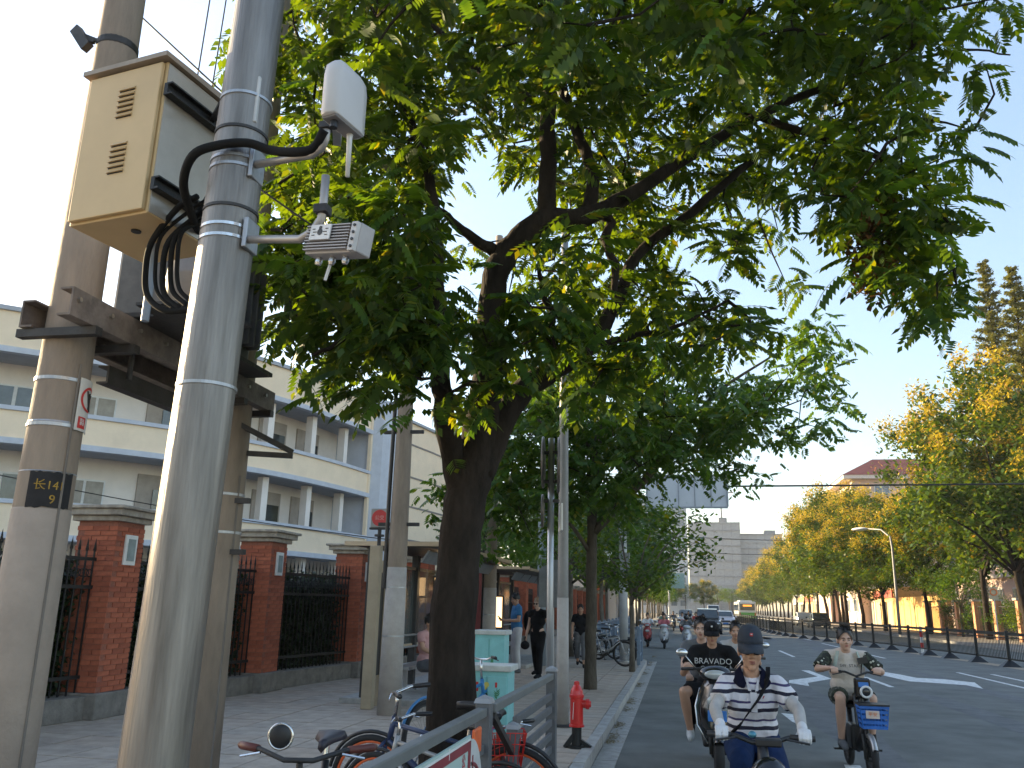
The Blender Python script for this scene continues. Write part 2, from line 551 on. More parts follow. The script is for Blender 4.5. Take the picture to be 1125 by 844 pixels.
# ================================================================== curved balcony building (left)
PLAN = catmull([(-40, 15.5), (-33, 19), (-28, 22.3), (-24.5, 25.6), (-22.1, 27.7), (-19.9, 30.2), (-18.0, 33.4), (-17.0, 36.4), (-16.35, 39.5), (-16.0, 42.2)], 5)
def offs(pl, d):
    out = []
    for i, p in enumerate(pl):
        t = np.array(pl[min(i + 1, len(pl) - 1)]) - np.array(pl[max(i - 1, 0)])
        t = t / np.linalg.norm(t)
        out.append((p[0] - t[1] * d, p[1] + t[0] * d))     # positive d = away from the street
    return out
def band(mb, pl, d0, d1, z0, z1):
    a, b = offs(pl, d0), offs(pl, d1)
    n = len(a)
    vs = [(x, y, z0) for x, y in a] + [(x, y, z1) for x, y in a] + [(x, y, z0) for x, y in b] + [(x, y, z1) for x, y in b]
    fs = []
    for i in range(n - 1):
        j = i + 1
        fs += [(i, j, n + j, n + i), (2 * n + i, 3 * n + i, 3 * n + j, 2 * n + j), (n + i, n + j, 3 * n + j, 3 * n + i), (i, 2 * n + i, 2 * n + j, j)]
    fs += [(0, n, 3 * n, 2 * n), (n - 1, 3 * n - 1, 4 * n - 1, 2 * n - 1)]
    mb.add(vs, fs)
bl = thing('school_building', 'long cream building with curved balconies and blue grey ledges behind the brick wall', 'building', (0, 0, 0))
core = MB(); band(core, PLAN, 2.0, 9.0, 0, 11.6)
core.build('inner_wall', white_wall, bl)
rf = MB(); band(rf, PLAN, -0.12, 9.1, 11.95, 12.12)
rf.build('roof', soffit_m, bl)
SL = [0.15, 3.55, 6.95, 10.35]
for z in SL:
    top = 11.95 if z > 10 else z + 1.4
    b = MB(); band(b, PLAN, 0.0, 0.16, z + 0.22, top - (0 if z > 10 else 0.16)); b.build('balcony_parapet', cream_wall, bl)
    b = MB(); band(b, PLAN, -0.10, 0.24, z, z + 0.217); b.build('blue_slab_edge', blue_trim, bl)
    b = MB(); band(b, PLAN, 0.243, 2.0, z + 0.03, z + 0.19); b.build('balcony_slab', soffit_m, bl)
    if z < 10:
        b = MB(); band(b, PLAN, -0.09, 0.23, top - 0.157, top); b.build('blue_ledge', blue_trim, bl)
# inner wall windows, columns, doors per storey, following the curve
PL2 = offs(PLAN, 2.0)
def along(pl):
    L = [0]
    for a, b in zip(pl, pl[1:]): L.append(L[-1] + math.dist(a, b))
    return L
L2 = along(PL2)
def at_len(pl, L, s):
    for i in range(len(L) - 1):
        if L[i + 1] >= s:
            t = (s - L[i]) / (L[i + 1] - L[i])
            a, b = np.array(pl[i]), np.array(pl[i + 1])
            p = a + (b - a) * t; d = (b - a) / np.linalg.norm(b - a)
            return p, math.atan2(d[1], d[0])
    return np.array(pl[-1]), 0
for z in SL[:3]:
    s = 1.4; k = 0
    while s < L2[-1] - 0.8:
        p, a = at_len(PL2, L2, s)
        n = (math.sin(a), -math.cos(a))        # outward, to the street
        if s < L2[-1] - 13:
            wd, hh, zz = (1.5, 1.05, z + 2.05) if k % 3 else (1.9, 1.2, z + 2.0)
            f = MB(); f.box((0, 0, 0), (wd, 0.08, hh))
            wo = f.build('window', white_paint, bl, loc=(p[0] + n[0] * .03, p[1] + n[1] * .03, zz), rz=a)
            for sx in (-1, 1):
                q = MB(); q.box((sx * wd * .245, -0.055, 0), (wd * .42, 0.05, hh - .16)); q.build('pane', win_dark if (k + sx) % 2 else win_curtain, wo)
            s += 2.9
        else:
            # open bays at the end of the gallery: thin panels with recess shade put into their colour, white columns between
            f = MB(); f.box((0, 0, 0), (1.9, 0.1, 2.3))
            o = f.build('bay_shade_panel', mat('bay_shadow_wall', (0.40, 0.35, 0.30), 0.9, 0, 2, 0.15), bl, loc=(p[0] + n[0] * .02, p[1] + n[1] * .02, z + 1.85), rz=a)
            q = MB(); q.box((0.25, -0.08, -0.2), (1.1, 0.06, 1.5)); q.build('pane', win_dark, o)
            c, a2 = at_len(offs(PLAN, 0.35), along(offs(PLAN, 0.35)), min(s + 1.3, 1e9) * L2[-1] / L2[-1])
            q = MB(); q.box((0, 0, 0), (0.32, 0.4, 1.95))
            q.build('column', white_wall, bl, loc=(p[0] + n[0] * 1.3 + math.cos(a) * 1.3, p[1] + n[1] * 1.3 + math.sin(a) * 1.3, z + 2.41), rz=a)
            s += 2.75
        k += 1
# pier with the rounded blue front and the plain wing beyond it
pr = MB(); pr.prism([(-15.98, 42.25), (-15.45, 42.4), (-15.12, 42.8), (-15.0, 43.4), (-15.05, 44.0), (-15.3, 44.5), (-22, 44.5), (-22, 42.25)], 0, 12.3)
pr.build('stair_pier', blue_trim, bl, bevel=0.02)
pr = MB(); pr.prism([(-16.12, 42.0), (-15.95, 42.0), (-15.95, 42.24), (-16.12, 42.24)], 0, 12.0)
pr.build('pier_edge', cream_wall, bl)
wg = MB(); wg.prism([(-15.35, 44.52), (-14.6, 49), (-13.9, 55), (-13.4, 64), (-22, 64), (-22, 44.52)], 0, 11.8)
wg.build('end_wing', cream_wall, bl)
for z in (3.4, 5.0, 6.9, 8.6, 10.5):
    b = MB(); b.prism([(-15.32, 44.53), (-14.57, 49), (-13.87, 55), (-13.37, 64), (-13.6, 64), (-14.1, 55), (-14.8, 49), (-15.5, 44.53)], z, z + 0.10)
    b.build('string_course', mat('string_course', (0.24, 0.21, 0.19), 0.8), bl)
rw = MB(); rw.prism([(-15.2, 44.4), (-14.45, 49), (-13.75, 55), (-13.2, 64.1), (-22, 64.1), (-22, 44.4)], 11.803, 11.95)
rw.build('wing_coping', soffit_m, bl)

# ================================================================== brick wall: pillars, iron panels, hedge
def wall_x(y):
    if y < 24.3: return -7.62 + (y - 10.4) * 0.112
    return max(-6.4, -6.4)
PIL = [6.75, 10.4, 14.05, 17.45]
k = 21.0
while k < 74: PIL.append(k); k += 3.5
bk = MB(); bk.box((0, 0, 0), (0.232, 0.02, 0.056)); bk_me = bk.mesh('brick')
bk_me2 = bk_me.copy(); bk_me.materials.append(brick_m); bk_me2.materials.append(brick_m2)
PLAB = ['brick pillar with square lamp left of the concrete pole, partly out of frame', 'brick pillar with lamp panel between the left concrete pole and the silver pole', 'brick pillar with lamp panel just right of the silver pole', 'brick pillar with lamp panel beside the beige bus stop post']
proto_p = None
for i, y in enumerate(PIL):
    x = wall_x(y)
    if i < 4:
        t = thing('brick_pillar', PLAB[i], 'pillar', (x, y, 0.13), 0, 'brick pillars of the boundary wall')
        b = MB(); b.box((0, 0, 0.155), (0.78, 0.78, 0.31)); b.build('plinth', plinth_m, t, bevel=0.015)
        b = MB(); b.box((0, 0, 1.40), (0.585, 0.585, 2.18)); b.build('pillar_core', mortar_m, t)
        nr = int(2.16 / 0.066)
        for r_ in range(nr):
            z = 0.345 + r_ * 0.066
            off = 0.0 if r_ % 2 else 0.123
            for fx in range(3):
                u = -0.308 + 0.246 * fx + off - 0.0
                u0, u1 = max(u, -0.30), min(u + 0.234, 0.30)
                if u1 - u0 < 0.05: continue
                sc = (u1 - u0) / 0.232
                me = bk_me if random.random() < .6 else bk_me2
                if i != 0:
                    o = obj('brick', me, None, t, ((u0 + u1) / 2, -0.293, z)); o.scale = (sc, 1, 1)
                o = obj('brick', me, None, t, (0.293, (u0 + u1) / 2, z), R(90)); o.scale = (sc, 1, 1)
        b = MB()
        b.box((0, 0, 2.52), (0.72, 0.72, 0.07)); b.box((0, 0, 2.60), (0.86, 0.86, 0.085)); b.box((0, 0, 2.665), (0.96, 0.96, 0.045))
        b.build('cap', cap_m, t, bevel=0.012)
        b = MB(); b.box((0.318, 0.0, 2.12), (0.03, 0.25, 0.40)); lp = b.build('lamp_panel', white_paint, t, bevel=0.006)
        b = MB(); b.box((0.337, 0.0, 2.12), (0.012, 0.15, 0.29)); b.build('lamp_glass', mat('lamp_glass', (0.30, 0.36, 0.36), 0.2), lp)
    else:
        if proto_p is None:
            t = thing('brick_pillar', 'red brown pillar in the long row of boundary wall pillars down the street', 'pillar', (x, y, 0.13), 0, 'far brick pillars of the boundary wall')
            b = MB(); b.box((0, 0, 0.155), (0.78, 0.78, 0.31)); b.build('plinth', plinth_m, t)
            b = MB(); b.box((0, 0, 1.40), (0.6, 0.6, 2.18)); b.build('pillar_core', brick_m2, t)
            b = MB(); b.box((0, 0, 2.52), (0.72, 0.72, 0.07)); b.box((0, 0, 2.60), (0.86, 0.86, 0.085)); b.box((0, 0, 2.665), (0.96, 0.96, 0.045)); b.build('cap', cap_m, t)
            proto_p = t
        else:
            t = copy_tree(proto_p); t.location = (x, y, 0.13)
# iron panels between pillars
pk = MB()
pk.box((0, 0, 1.15), (0.018, 0.018, 1.9))
pk.add([(-.03, 0, 2.10), (0, -.012, 2.14), (.03, 0, 2.10), (0, .012, 2.14), (0, 0, 2.26), (0, 0, 2.06)], [(0, 1, 4), (1, 2, 4), (2, 3, 4), (3, 0, 4), (1, 0, 5), (2, 1, 5), (3, 2, 5), (0, 3, 5)])
pk_me = pk.mesh('picket'); pk_me.materials.append(black_iron)
FL = {0: 'black iron fence panel with spear tips beside the left concrete pole', 1: 'black iron fence panel behind the silver pole, mostly hidden', 2: 'black iron fence panel with spear tips and dark hedge between two whole brick pillars', 3: 'black iron fence panel right of the bus stop post'}
rgi = np.random.default_rng(8)
def leaf_quads(C, size, rg, flat=0.6, ar=0.55):
    """one bent diamond leaf per centre; returns vertex and face arrays"""
    n = len(C)
    a = rg.random(n) * 6.283
    tilt = rg.normal(0, flat, n)
    d = np.stack([np.cos(a), np.sin(a), np.sin(tilt)], 1); d /= np.linalg.norm(d, axis=1)[:, None]
    up = np.stack([rg.normal(0, .5, n), rg.normal(0, .5, n), np.ones(n)], 1)
    s = np.cross(d, up); s /= np.linalg.norm(s, axis=1)[:, None]
    sz = size * (0.6 + 0.8 * rg.random(n))[:, None]
    V = np.stack([C - d * sz, C + s * sz * ar, C + d * sz, C - s * sz * ar], 1).reshape(-1, 3)
    F = np.arange(4 * n).reshape(-1, 4)
    return V, F
def np_mesh(name, V, F):
    me = bpy.data.meshes.new(name)
    k = F.shape[1]
    me.vertices.add(len(V)); me.vertices.foreach_set('co', np.asarray(V, np.float32).ravel())
    me.loops.add(F.size); me.loops.foreach_set('vertex_index', F.astype(np.int32).ravel())
    me.polygons.add(len(F)); me.polygons.foreach_set('loop_start', np.arange(0, F.size, k, dtype=np.int32)); me.polygons.foreach_set('loop_total', np.full(len(F), k, np.int32))
    me.update(calc_edges=True)
    return me
proto_f = None
for i in range(len(PIL) - 1):
    y0, y1 = PIL[i] + 0.3, PIL[i + 1] - 0.3
    x0, x1 = wall_x(PIL[i]), wall_x(PIL[i + 1])
    ang = math.atan2(y1 - y0, x1 - x0); ln = math.hypot(x1 - x0, y1 - y0)
    if i < 4:
        t = thing('iron_fence', FL[i], 'fence', (x0 + math.cos(ang) * .3, PIL[i] + .3, 0.13), ang, 'iron fence panels of the boundary wall')
        b = MB(); b.box((ln / 2, 0, 0.14), (ln, 0.42, 0.28)); b.build('plinth_wall', plinth_m, t, bevel=0.01)
        b = MB()
        for z in (0.5, 1.62, 1.98): b.box((ln / 2, 0.0, z), (ln, 0.03, 0.045))
        b.build('rail', black_iron, t)
        n = int(ln / 0.125)
        for q in range(n):
            obj('picket', pk_me, None, t, (0.06 + q * (ln - .1) / (n - 1), 0, 0))
        b = MB()
        for q in range(n * 2 - 2):
            b.torus((0.09 + q * (ln - .1) / (2 * n - 2), 0, 1.8), 0.05, 0.007, 'Y', 8, 4)
        b.build('ring_ornament', black_iron, t)
    else:
        if proto_f is None:
            proto_f = t = thing('iron_fence', 'dark fence panel between the far brick pillars', 'fence', (x0, PIL[i] + .3, 0.13), R(90), 'far fence panels of the boundary wall')
            b = MB(); b.box((1.45, 0, 0.14), (2.9, 0.42, 0.28)); b.build('plinth_wall', plinth_m, t)
            b = MB()
            for z in (0.5, 1.62, 1.98): b.box((1.45, 0, z), (2.9, 0.03, 0.045))
            for q in range(22): b.box((0.07 + q * .131, 0, 1.2), (.018, .018, 2.0))
            b.build('rail', black_iron, t)
        else:
            t = copy_tree(proto_f); t.location = (x0, PIL[i] + .3, 0.13)
    # hedge behind each panel
    if i < 4 or i == 4:
        nl = 7200 if i < 4 else 2600
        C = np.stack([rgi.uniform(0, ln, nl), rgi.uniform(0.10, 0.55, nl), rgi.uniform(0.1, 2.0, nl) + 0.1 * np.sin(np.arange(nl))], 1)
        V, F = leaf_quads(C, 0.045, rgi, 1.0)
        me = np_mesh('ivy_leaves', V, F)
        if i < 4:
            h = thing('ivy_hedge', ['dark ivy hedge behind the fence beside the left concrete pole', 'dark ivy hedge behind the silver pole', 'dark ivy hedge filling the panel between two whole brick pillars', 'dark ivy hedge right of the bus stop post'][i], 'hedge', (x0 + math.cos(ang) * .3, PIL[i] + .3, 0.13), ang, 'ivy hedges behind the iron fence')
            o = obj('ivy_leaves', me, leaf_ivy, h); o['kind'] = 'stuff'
            b = MB()
            for q in range(9):
                px = 0.2 + q * (ln - .4) / 8
                b.tube([(px, .3, 0), (px + .05, .34, .7), (px - .06, .3, 1.3), (px + .03, .36, 1.8)], [.02, .016, .012, .006], 6)
            b.build('stem', bark, h)
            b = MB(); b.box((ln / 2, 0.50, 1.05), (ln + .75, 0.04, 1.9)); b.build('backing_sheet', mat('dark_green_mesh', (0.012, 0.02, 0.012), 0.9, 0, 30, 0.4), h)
            proto_h = h
        else:
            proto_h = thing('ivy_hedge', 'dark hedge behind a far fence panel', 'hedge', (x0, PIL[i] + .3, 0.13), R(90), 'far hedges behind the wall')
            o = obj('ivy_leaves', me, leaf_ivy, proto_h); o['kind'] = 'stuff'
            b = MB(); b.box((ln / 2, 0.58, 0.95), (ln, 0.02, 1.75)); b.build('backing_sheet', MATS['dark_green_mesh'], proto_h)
    else:
        t = copy_tree(proto_h); t.location = (x0, PIL[i] + .3, 0.13)
# ================================================================== utility poles
def banded_pole(name, label, cat, loc, h, r0, r1, m, bands=(), paint=None, paint_r=0.004, seam=False, group=None, top=None):
    t = thing(name, label, cat, loc, 0, group)
    b = MB()
    ks = [0, 0.25, 0.5, 0.75, 1]
    tp = top or (0, 0)
    b.tube([(tp[0] * k, tp[1] * k, h * k) for k in ks], [r0 + (r1 - r0) * k for k in ks], 28)
    b.build('shaft', m, t, smooth=True)
    rad = lambda z: r0 + (r1 - r0) * z / h
    if paint:
        b = MB(); b.lathe([(rad(0) + paint_r, 0), (rad(paint) + paint_r, paint), (rad(paint) - 0.01, paint + .006)], n=28)
        b.build('painted_base', mat('whitewash', (0.40, 0.365, 0.335), 0.85, 0, 4, 0.14, 0.2, 50), t, smooth=True)
    for z in bands:
        b = MB(); b.lathe([(rad(z) + .001, z - .012), (rad(z) + .006, z - .010), (rad(z) + .006, z + .010), (rad(z) + .001, z + .012)], (tp[0] * z / h, tp[1] * z / h, 0), n=28)
        b.build('band', steel if m is not steel else dark_steel, t)
    return t, rad
pole_m = mat('pole_concrete', (0.275, 0.222, 0.175), 0.85, 0, 3.0, 0.2, 0.25, 40, stretch=(2, 2, 0.5))
pole_m2 = mat('pole_concrete_pale', (0.43, 0.385, 0.34), 0.85, 0, 3.0, 0.14, 0.25, 40, stretch=(2, 2, 0.5))
P1, rad1 = banded_pole('utility_pole', 'concrete pole at the left edge with a black number patch and warning plate', 'pole', (-3.66, 4.34, 0.1), 10.5, 0.172, 0.085, pole_m, (2.52, 2.80), top=(0, 0))
# thin wire clips and a joint line
for z in (1.55, 2.24):
    b = MB(); b.lathe([(rad1(z) + .0005, z - .004), (rad1(z) + .003, z), (rad1(z) + .0005, z + .004)], n=28); b.build('wire_tie', steel, P1)
b = MB(); b.lathe([(rad1(0) + .003, 0), (rad1(2.02) + .003, 2.02), (rad1(2.02), 2.03)], n=28)
b.build('limewash_base', mat('limewash', (0.34, 0.285, 0.24), 0.9, 0, 3, 0.14, 0.2, 40), P1, smooth=True)
b = MB()
pts = [(rad1(z) * math.cos(R(-18)) * 1.03, rad1(z) * math.sin(R(-18)) * 1.03, z) for z in np.linspace(0.1, 2.9, 8)]
b.tube(pts, 0.008, 6); b.build('earth_wire', mat('weathered_wire', (0.16, 0.14, 0.12), 0.7), P1)
# black number patch, bent round the pole (faces the camera)
def wrap_patch(name, m, parent, r, a0, a1, z0, z1, tk=0.003, n=12, rag=0.0):
    rr = random.Random(3)
    vs, fs = [], []
    for i in range(n + 1):
        a = a0 + (a1 - a0) * i / n
        for (dz, zz) in ((0, z0), (1, z1)):
            j = rr.uniform(-rag, rag)
            for q in (r, r + tk):
                vs.append((math.cos(a) * q, math.sin(a) * q, zz + j))
    for i in range(n):
        o, p = i * 4, i * 4 + 4
        fs += [(o + 1, p + 1, p + 3, o + 3), (o, o + 2, p + 2, p), (o, p, p + 1, o + 1), (o + 2, o + 3, p + 3, p + 2)]
    fs += [(0, 1, 3, 2), (4 * n, 4 * n + 2, 4 * n + 3, 4 * n + 1)]
    return MB().add(vs, fs).build(name, m, parent)
ca = math.atan2(-4.34, 3.66)                       # direction from the pole to the camera
numb = wrap_patch('number_patch', mat('black_stencil_paint', (0.012, 0.012, 0.014), 0.8, 0, 20, 0.3), P1, rad1(2.2) + 0.004, ca - 0.6, ca + 0.95, 2.03, 2.235, .003, 14, .006)
yel = mat('stencil_yellow', (0.42, 0.26, 0.035), 0.8, 0, 40, 0.35)
def pole_text(s, size, z, da, m, parent=numb):
    return text_part('lettering', s, size, m, parent, Matrix.Translation((0, 0, z)) @ Matrix.Rotation(ca + R(90) + da, 4, 'Z'), 0.001, 'CENTER', rad1(z) + 0.0085)
pole_text('长141', 0.068, 2.155, 0.1, yel)
pole_text('9', 0.072, 2.075, 0.25, yel)
# no-climbing plate
wp = wrap_patch('warning_plate', mat('plate_white', (0.62, 0.60, 0.56), 0.5, 0, 6, 0.12), P1, rad1(2.66) + 0.010, ca + 0.62, ca + 1.75, 2.50, 2.82, .003)
redl = mat('sign_red', (0.55, 0.03, 0.03), 0.5, 0, 9, 0.12)
wrap_patch('red_box', redl, wp, rad1(2.56) + 0.0135, ca + 0.74, ca + 1.15, 2.515, 2.585, .0015)
vs, fs = [], []
for i in range(33):
    t = i / 32 * 2 * math.pi
    for q in (0.062, 0.078):
        a = ca + 1.22 + q * math.cos(t) / 0.155; z = 2.70 + q * math.sin(t)
        vs.append((math.cos(a) * (rad1(2.66) + .0150), math.sin(a) * (rad1(2.66) + .0150), z))
for i in range(32): fs.append((2 * i, 2 * i + 2, 2 * i + 3, 2 * i + 1))
MB().add(vs, fs).build('red_ring', redl, wp)
b = MB()
for p, q in (((-.3, 2.75), (-.1, 2.66)), ((-.12, 2.74), (-.1, 2.64)), ((-.02, 2.73), (-.16, 2.69)), ((-.1, 2.67), (.0, 2.63))):
    f = lambda u: (math.cos(ca + 1.3 + u) * (rad1(2.66) + .016), math.sin(ca + 1.3 + u) * (rad1(2.66) + .016))
    b.bar((*f(p[0]), p[1]), (*f(q[0]), q[1]), .014, .002)
b.build('climber_figure', mat('sign_black', (0.02, 0.02, 0.02), 0.5), wp)
text_part('lettering', '禁止\n攀登', 0.022, white_paint, wp, Matrix.Translation((0, 0, 2.553)) @ Matrix.Rotation(ca + R(90) + 0.945, 4, 'Z'), 0.0008, 'CENTER', rad1(2.56) + 0.0162)
for z in (2.535, 2.795):
    b = MB(); b.lathe([(rad1(z) + .001, z - .008), (rad1(z) + .004, z), (rad1(z) + .001, z + .008)], n=28); b.build('strap', steel, P1)
# bracket near the top of the pole
b = MB()
b.bar((-.26, -.10, 5.27), (-.13, -.12, 5.10), .05, .07); b.lathe([(.128, 5.13), (.134, 5.14), (.134, 5.18), (.128, 5.19)], n=24)
b.bar((-.10, -.1, 5.16), (-.17, -.12, 5.17), .03, .03); b.bar((-.05, -.1, 5.15), (-.24, -.11, 5.24), .02, .02)
b.build('bracket', dark_steel, P1)

P3, rad3 = banded_pole('utility_pole', 'second concrete pole half hidden behind the silver pole', 'pole', (-3.58, 6.2, 0.1), 10.5, 0.182, 0.09, pole_m, (2.05, 2.35))
b = MB()
for z in (1.9, 2.3): b.box((.2, -.05, z), (.12, .05, .04))
b.build('step_bolt', dark_steel, P3)
b = MB(); b.tube([(.165, -.06, .1), (.16, -.05, 1.2), (.152, -.05, 2.5)], .010, 6); b.build('earth_wire', MATS['weathered_wire'], P3)
b = MB(); b.bar((.05, -.1, 2.95), (.50, .14, 2.72), .04, .04); b.bar((.05, 0, 2.70), (.50, .14, 2.69), .04, .04); b.build('angle_brace', dark_steel, P3)

# transformer platform between the two poles
pf = thing('transformer_platform', 'rusty steel channel platform clamped between the two concrete poles', 'platform', (-3.6, 5.2, 3.28))
rust = mat('rusty_channel', (0.20, 0.17, 0.15), 0.75, 0.2, 7, 0.35, 0.3, 50)
def channel(mb, p, q, h=0.17, w=0.075, tk=0.012, side=1):
    p, q = Vector(p), Vector(q)
    d = (q - p).normalized(); n = Vector((-d.y, d.x, 0)) * side
    mb.bar(p, q, tk, h)
    for s in (-1, 1):
        o = n * w / 2 + Vector((0, 0, s * (h / 2 - tk / 2)))
        mb.bar(p + o + n * tk * .51, q + o + n * tk * .51, w, tk)
for sx in (-1, 1):
    b = MB(); channel(b, (sx * .235, -1.25 if sx > 0 else -1.08, 0), (sx * .235, 1.28, 0), side=sx)
    b.build('channel_beam', rust, pf)
b = MB()
for y in (-1.03, -.66, .75, 1.20):
    b = MB(); b.bar((-.27, y, -.115), (.27, y, -.115), .06, .05); b.build('cross_beam', dark_steel, pf)
b = MB()
for y in np.linspace(-1.2, 1.1, 9): b.lathe([(.014, -.02), (.014, .02)], (.24 + .0, y, .02), n=8, M=Matrix.Rotation(R(90), 3, 'Y'))
b.build('bolt', mat('bolt_metal', (.35, .33, .30), .4, .8), pf)
b = MB(); b.box((0, .05, .105), (.9, 1.5, .03)); b.build('deck_plate', dark_steel, pf)
b = MB(); channel(b, (.0, -.55, -.24), (.0, .7, -.24), .12, .07); b.build('lower_beam', dark_steel, pf)
b = MB()
for y in (-.4, .3): b.tube([(.05, y, -.24), (.05, y, -.05)], .02, 6)
b.build('hanger_rod', dark_steel, pf)
# transformer standing on the platform
tf = thing('transformer', 'dark grey oil transformer with cooling fins standing on the platform', 'transformer', (-3.55, 5.35, 3.40))
b = MB(); b.box((0, 0, .42), (.62, .85, .80)); b.build('tank', mat('transformer_grey', (0.10, 0.10, 0.10), 0.55, .2, 6, .2), tf, bevel=.03)
for k in range(9):
    b = MB(); b.box((.36, -.36 + k * .09, .42), (.12, .02, .62)); b.build('cooling_fin', MATS['transformer_grey'], tf)
b = MB(); b.box((0, 0, .86), (.7, .93, .05)); b.build('lid', dark_steel, tf)
for k in range(3):
    b = MB(); b.lathe([(.03, .88), (.05, .92), (.03, .95), (.05, .98), (.03, 1.01), (.045, 1.04), (.02, 1.1)], (.1, -.28 + k * .28, 0), 12); b.build('insulator', mat('porcelain_brown', (.12, .05, .03), .2), tf, smooth=True)
dr = thing('steel_drum', 'grey steel barrel behind the coiled cables under the cabinet', 'barrel', (-2.92, 4.5, 3.37))
b = MB(); b.lathe([(.19, 0), (.2, .01), (.2, .2), (.205, .21), (.2, .22), (.2, .5), (.19, .52)], n=24); b.build('barrel_body', mat('drum_grey', (.20, .185, .175), .55, .2, 4, .15), dr, smooth=True)
b = MB(); b.box((0, 0, -.012), (.5, .5, .02)); b.build('barrel_foot', dark_steel, dr)
# switch box on the far pole, seen right of the silver pole
sb = thing('switch_box', 'small dark box with a tan side and two insulators behind the upper antenna arm', 'switch box', (-3.15, 6.55, 4.05))
b = MB(); b.box((0, 0, .28), (.34, .3, .56)); b.build('box_body', dark_steel, sb, bevel=.01)
b = MB(); b.box((.09, -.158, .22), (.14, .012, .40)); b.build('tan_plate', mat('tan_plate', (.42, .25, .09), .6), sb)
b = MB(); b.box((0, 0, .575), (.42, .38, .03)); b.build('cover', dark_steel, sb)
for k in (-1, 1):
    b = MB(); b.tube([(k * .07, 0, .59), (k * .07, 0, .82)], [.025, .02], 8); b.build('insulator', MATS['porcelain_brown'], sb)

# ------------------------------------------------------------------ silver pole with cabinet and antennas
silver_m = mat('silver_pole_metal', (0.245, 0.228, 0.21), 0.46, 0.7, 3.2, 0.30, 0.22, 22, stretch=(5, 5, 0.35))
PS = thing('monitoring_pole', 'thick galvanised silver pole carrying the beige cabinet and antennas', 'pole', (-1.855, 2.90, 0))
b = MB()
zs = [0, .5, 1, 1.5, 2, 2.5, 3, 3.5, 4, 4.6, 5.4, 6]
b.tube([(.02 * z, .006 * z, z) for z in zs], [.122 - .0046 * z for z in zs], 40)
b.build('shaft', silver_m, PS, smooth=True)
b = MB(); b.tube([(.02 * z - .095 + .004 * z, .006 * z - .065 + .003 * z, z) for z in (.02, 1.5, 3, 4.5, 6)], .011, 8)
b.build('weld_seam', mat('weld_seam', (.30, .27, .25), .6, .5, 12, .3), PS, smooth=True)
sr = lambda z: .122 - .0046 * z
def clampband(z, h=.009, m=None, tk=.005):
    b = MB(); c = (.02 * z, .006 * z, 0); r_ = sr(z)
    b.lathe([(r_ + .0005, z - h), (r_ + tk, z - h * .9), (r_ + tk, z + h * .9), (r_ + .0005, z + h)], c, 36)
    b.build('band', m or dark_steel, PS)
for z, m in ((3.115, chrome), (3.065, chrome), (3.20, dark_steel), (3.385, steel), (3.425, steel), (3.56, dark_steel), (3.72, steel), (2.45, steel)): clampband(z, .007, m)
b = MB(); b.box((.175, .0, 3.085), (.02, .10, .13)); b.box((.168, .0, 3.405), (.02, .10, .14)); b.build('mount_plate', steel, PS, bevel=.004)
b = MB(); b.box((.155, -.02, 3.70), (.02, .05, .22)); b.build('side_plate', mat('pale_plate', (.55, .54, .52), .5, .3), PS, bevel=.005)
def rel(p): return (p[0] + 1.855, p[1] - 2.90, p[2])
b = MB(); b.tube([rel(p) for p in [(-1.70, 2.885, 3.065), (-1.537, 2.827, 3.03), (-1.40, 2.78, 3.00), (-1.335, 2.752, 3.015), (-1.30, 2.74, 3.06), (-1.296, 2.739, 3.13), (-1.296, 2.739, 3.24)]], .0165, 12)
b.build('lower_arm', mat('arm_pipe', (.40, .37, .35), .45, .6, 6, .15), PS, smooth=True)
b = MB(); b.tube([rel(p) for p in [(-1.70, 2.883, 3.40), (-1.484, 2.807, 3.372), (-1.375, 2.766, 3.355), (-1.33, 2.75, 3.37), (-1.314, 2.746, 3.41), (-1.312, 2.745, 3.55)]], .0165, 12)
b.build('upper_arm', MATS['arm_pipe'], PS, smooth=True)
b = MB(); b.box(rel((-1.297, 2.739, 3.095)), (.055, .055, .035)); b.box(rel((-1.312, 2.745, 3.46)), (.05, .05, .03)); b.build('clamp', dark_steel, PS, bevel=.004)
# white antenna panel
an = thing('antenna_panel', 'white rounded antenna panel on the upper arm of the silver pole', 'antenna', (-1.135, 2.50, 3.40), R(-14))
b = MB()
poly = []
for cx_, cy_, a0 in ((.065, .018, -90), (.065, .018, 0), (-.065, .018, 90), (-.065, .018, 180)):
    pass
prof = [(-.098, .0), (-.09, -.028), (-.06, -.040), (.06, -.040), (.09, -.028), (.098, .0), (.09, .030), (.06, .036), (-.06, .036), (-.09, .030)]
vs = []; n = len(prof)
for z, s in ((-.105, .97), (-.10, 1), (.06, 1), (.10, .93), (.118, .75), (.122, .4)):
    vs += [(y * (s if z < 0.05 else s), x * s, z) for x, y in prof]
fs = [tuple(range(n - 1, -1, -1)), tuple(5 * n + j for j in range(n))]
for i in range(5):
    for j in range(n): fs.append((i * n + j, i * n + (j + 1) % n, (i + 1) * n + (j + 1) % n, (i + 1) * n + j))
b.add([(x, y, z) for x, y, z in vs], fs).build('radome', mat('radome_white', (.52, .50, .49), .4, 0, 4, .04), an, smooth=True)
b = MB(); b.box((0, .0, -.108), (.06, .16, .012)); b.build('base_plate', mat('radome_base', (.20, .19, .19), .6), an, bevel=.004)
b = MB(); b.lathe([(.014, 0), (.014, .03)], (0.0, -.05, -.14), 12); b.build('socket', black_plastic, an)
b = MB(); b.tube([(.0, .045, -.11), (.0, .045, -.13), (.0, .05, -.28)], [.013, .010, .008], 10); b.build('whip_antenna', mat('whip_white', (.60, .59, .57), .4), an, smooth=True)
b = MB(); b.bar((-.03, .0, -.06), (-.17, .19, -.02), .03, .04); b.build('bracket', steel, an)
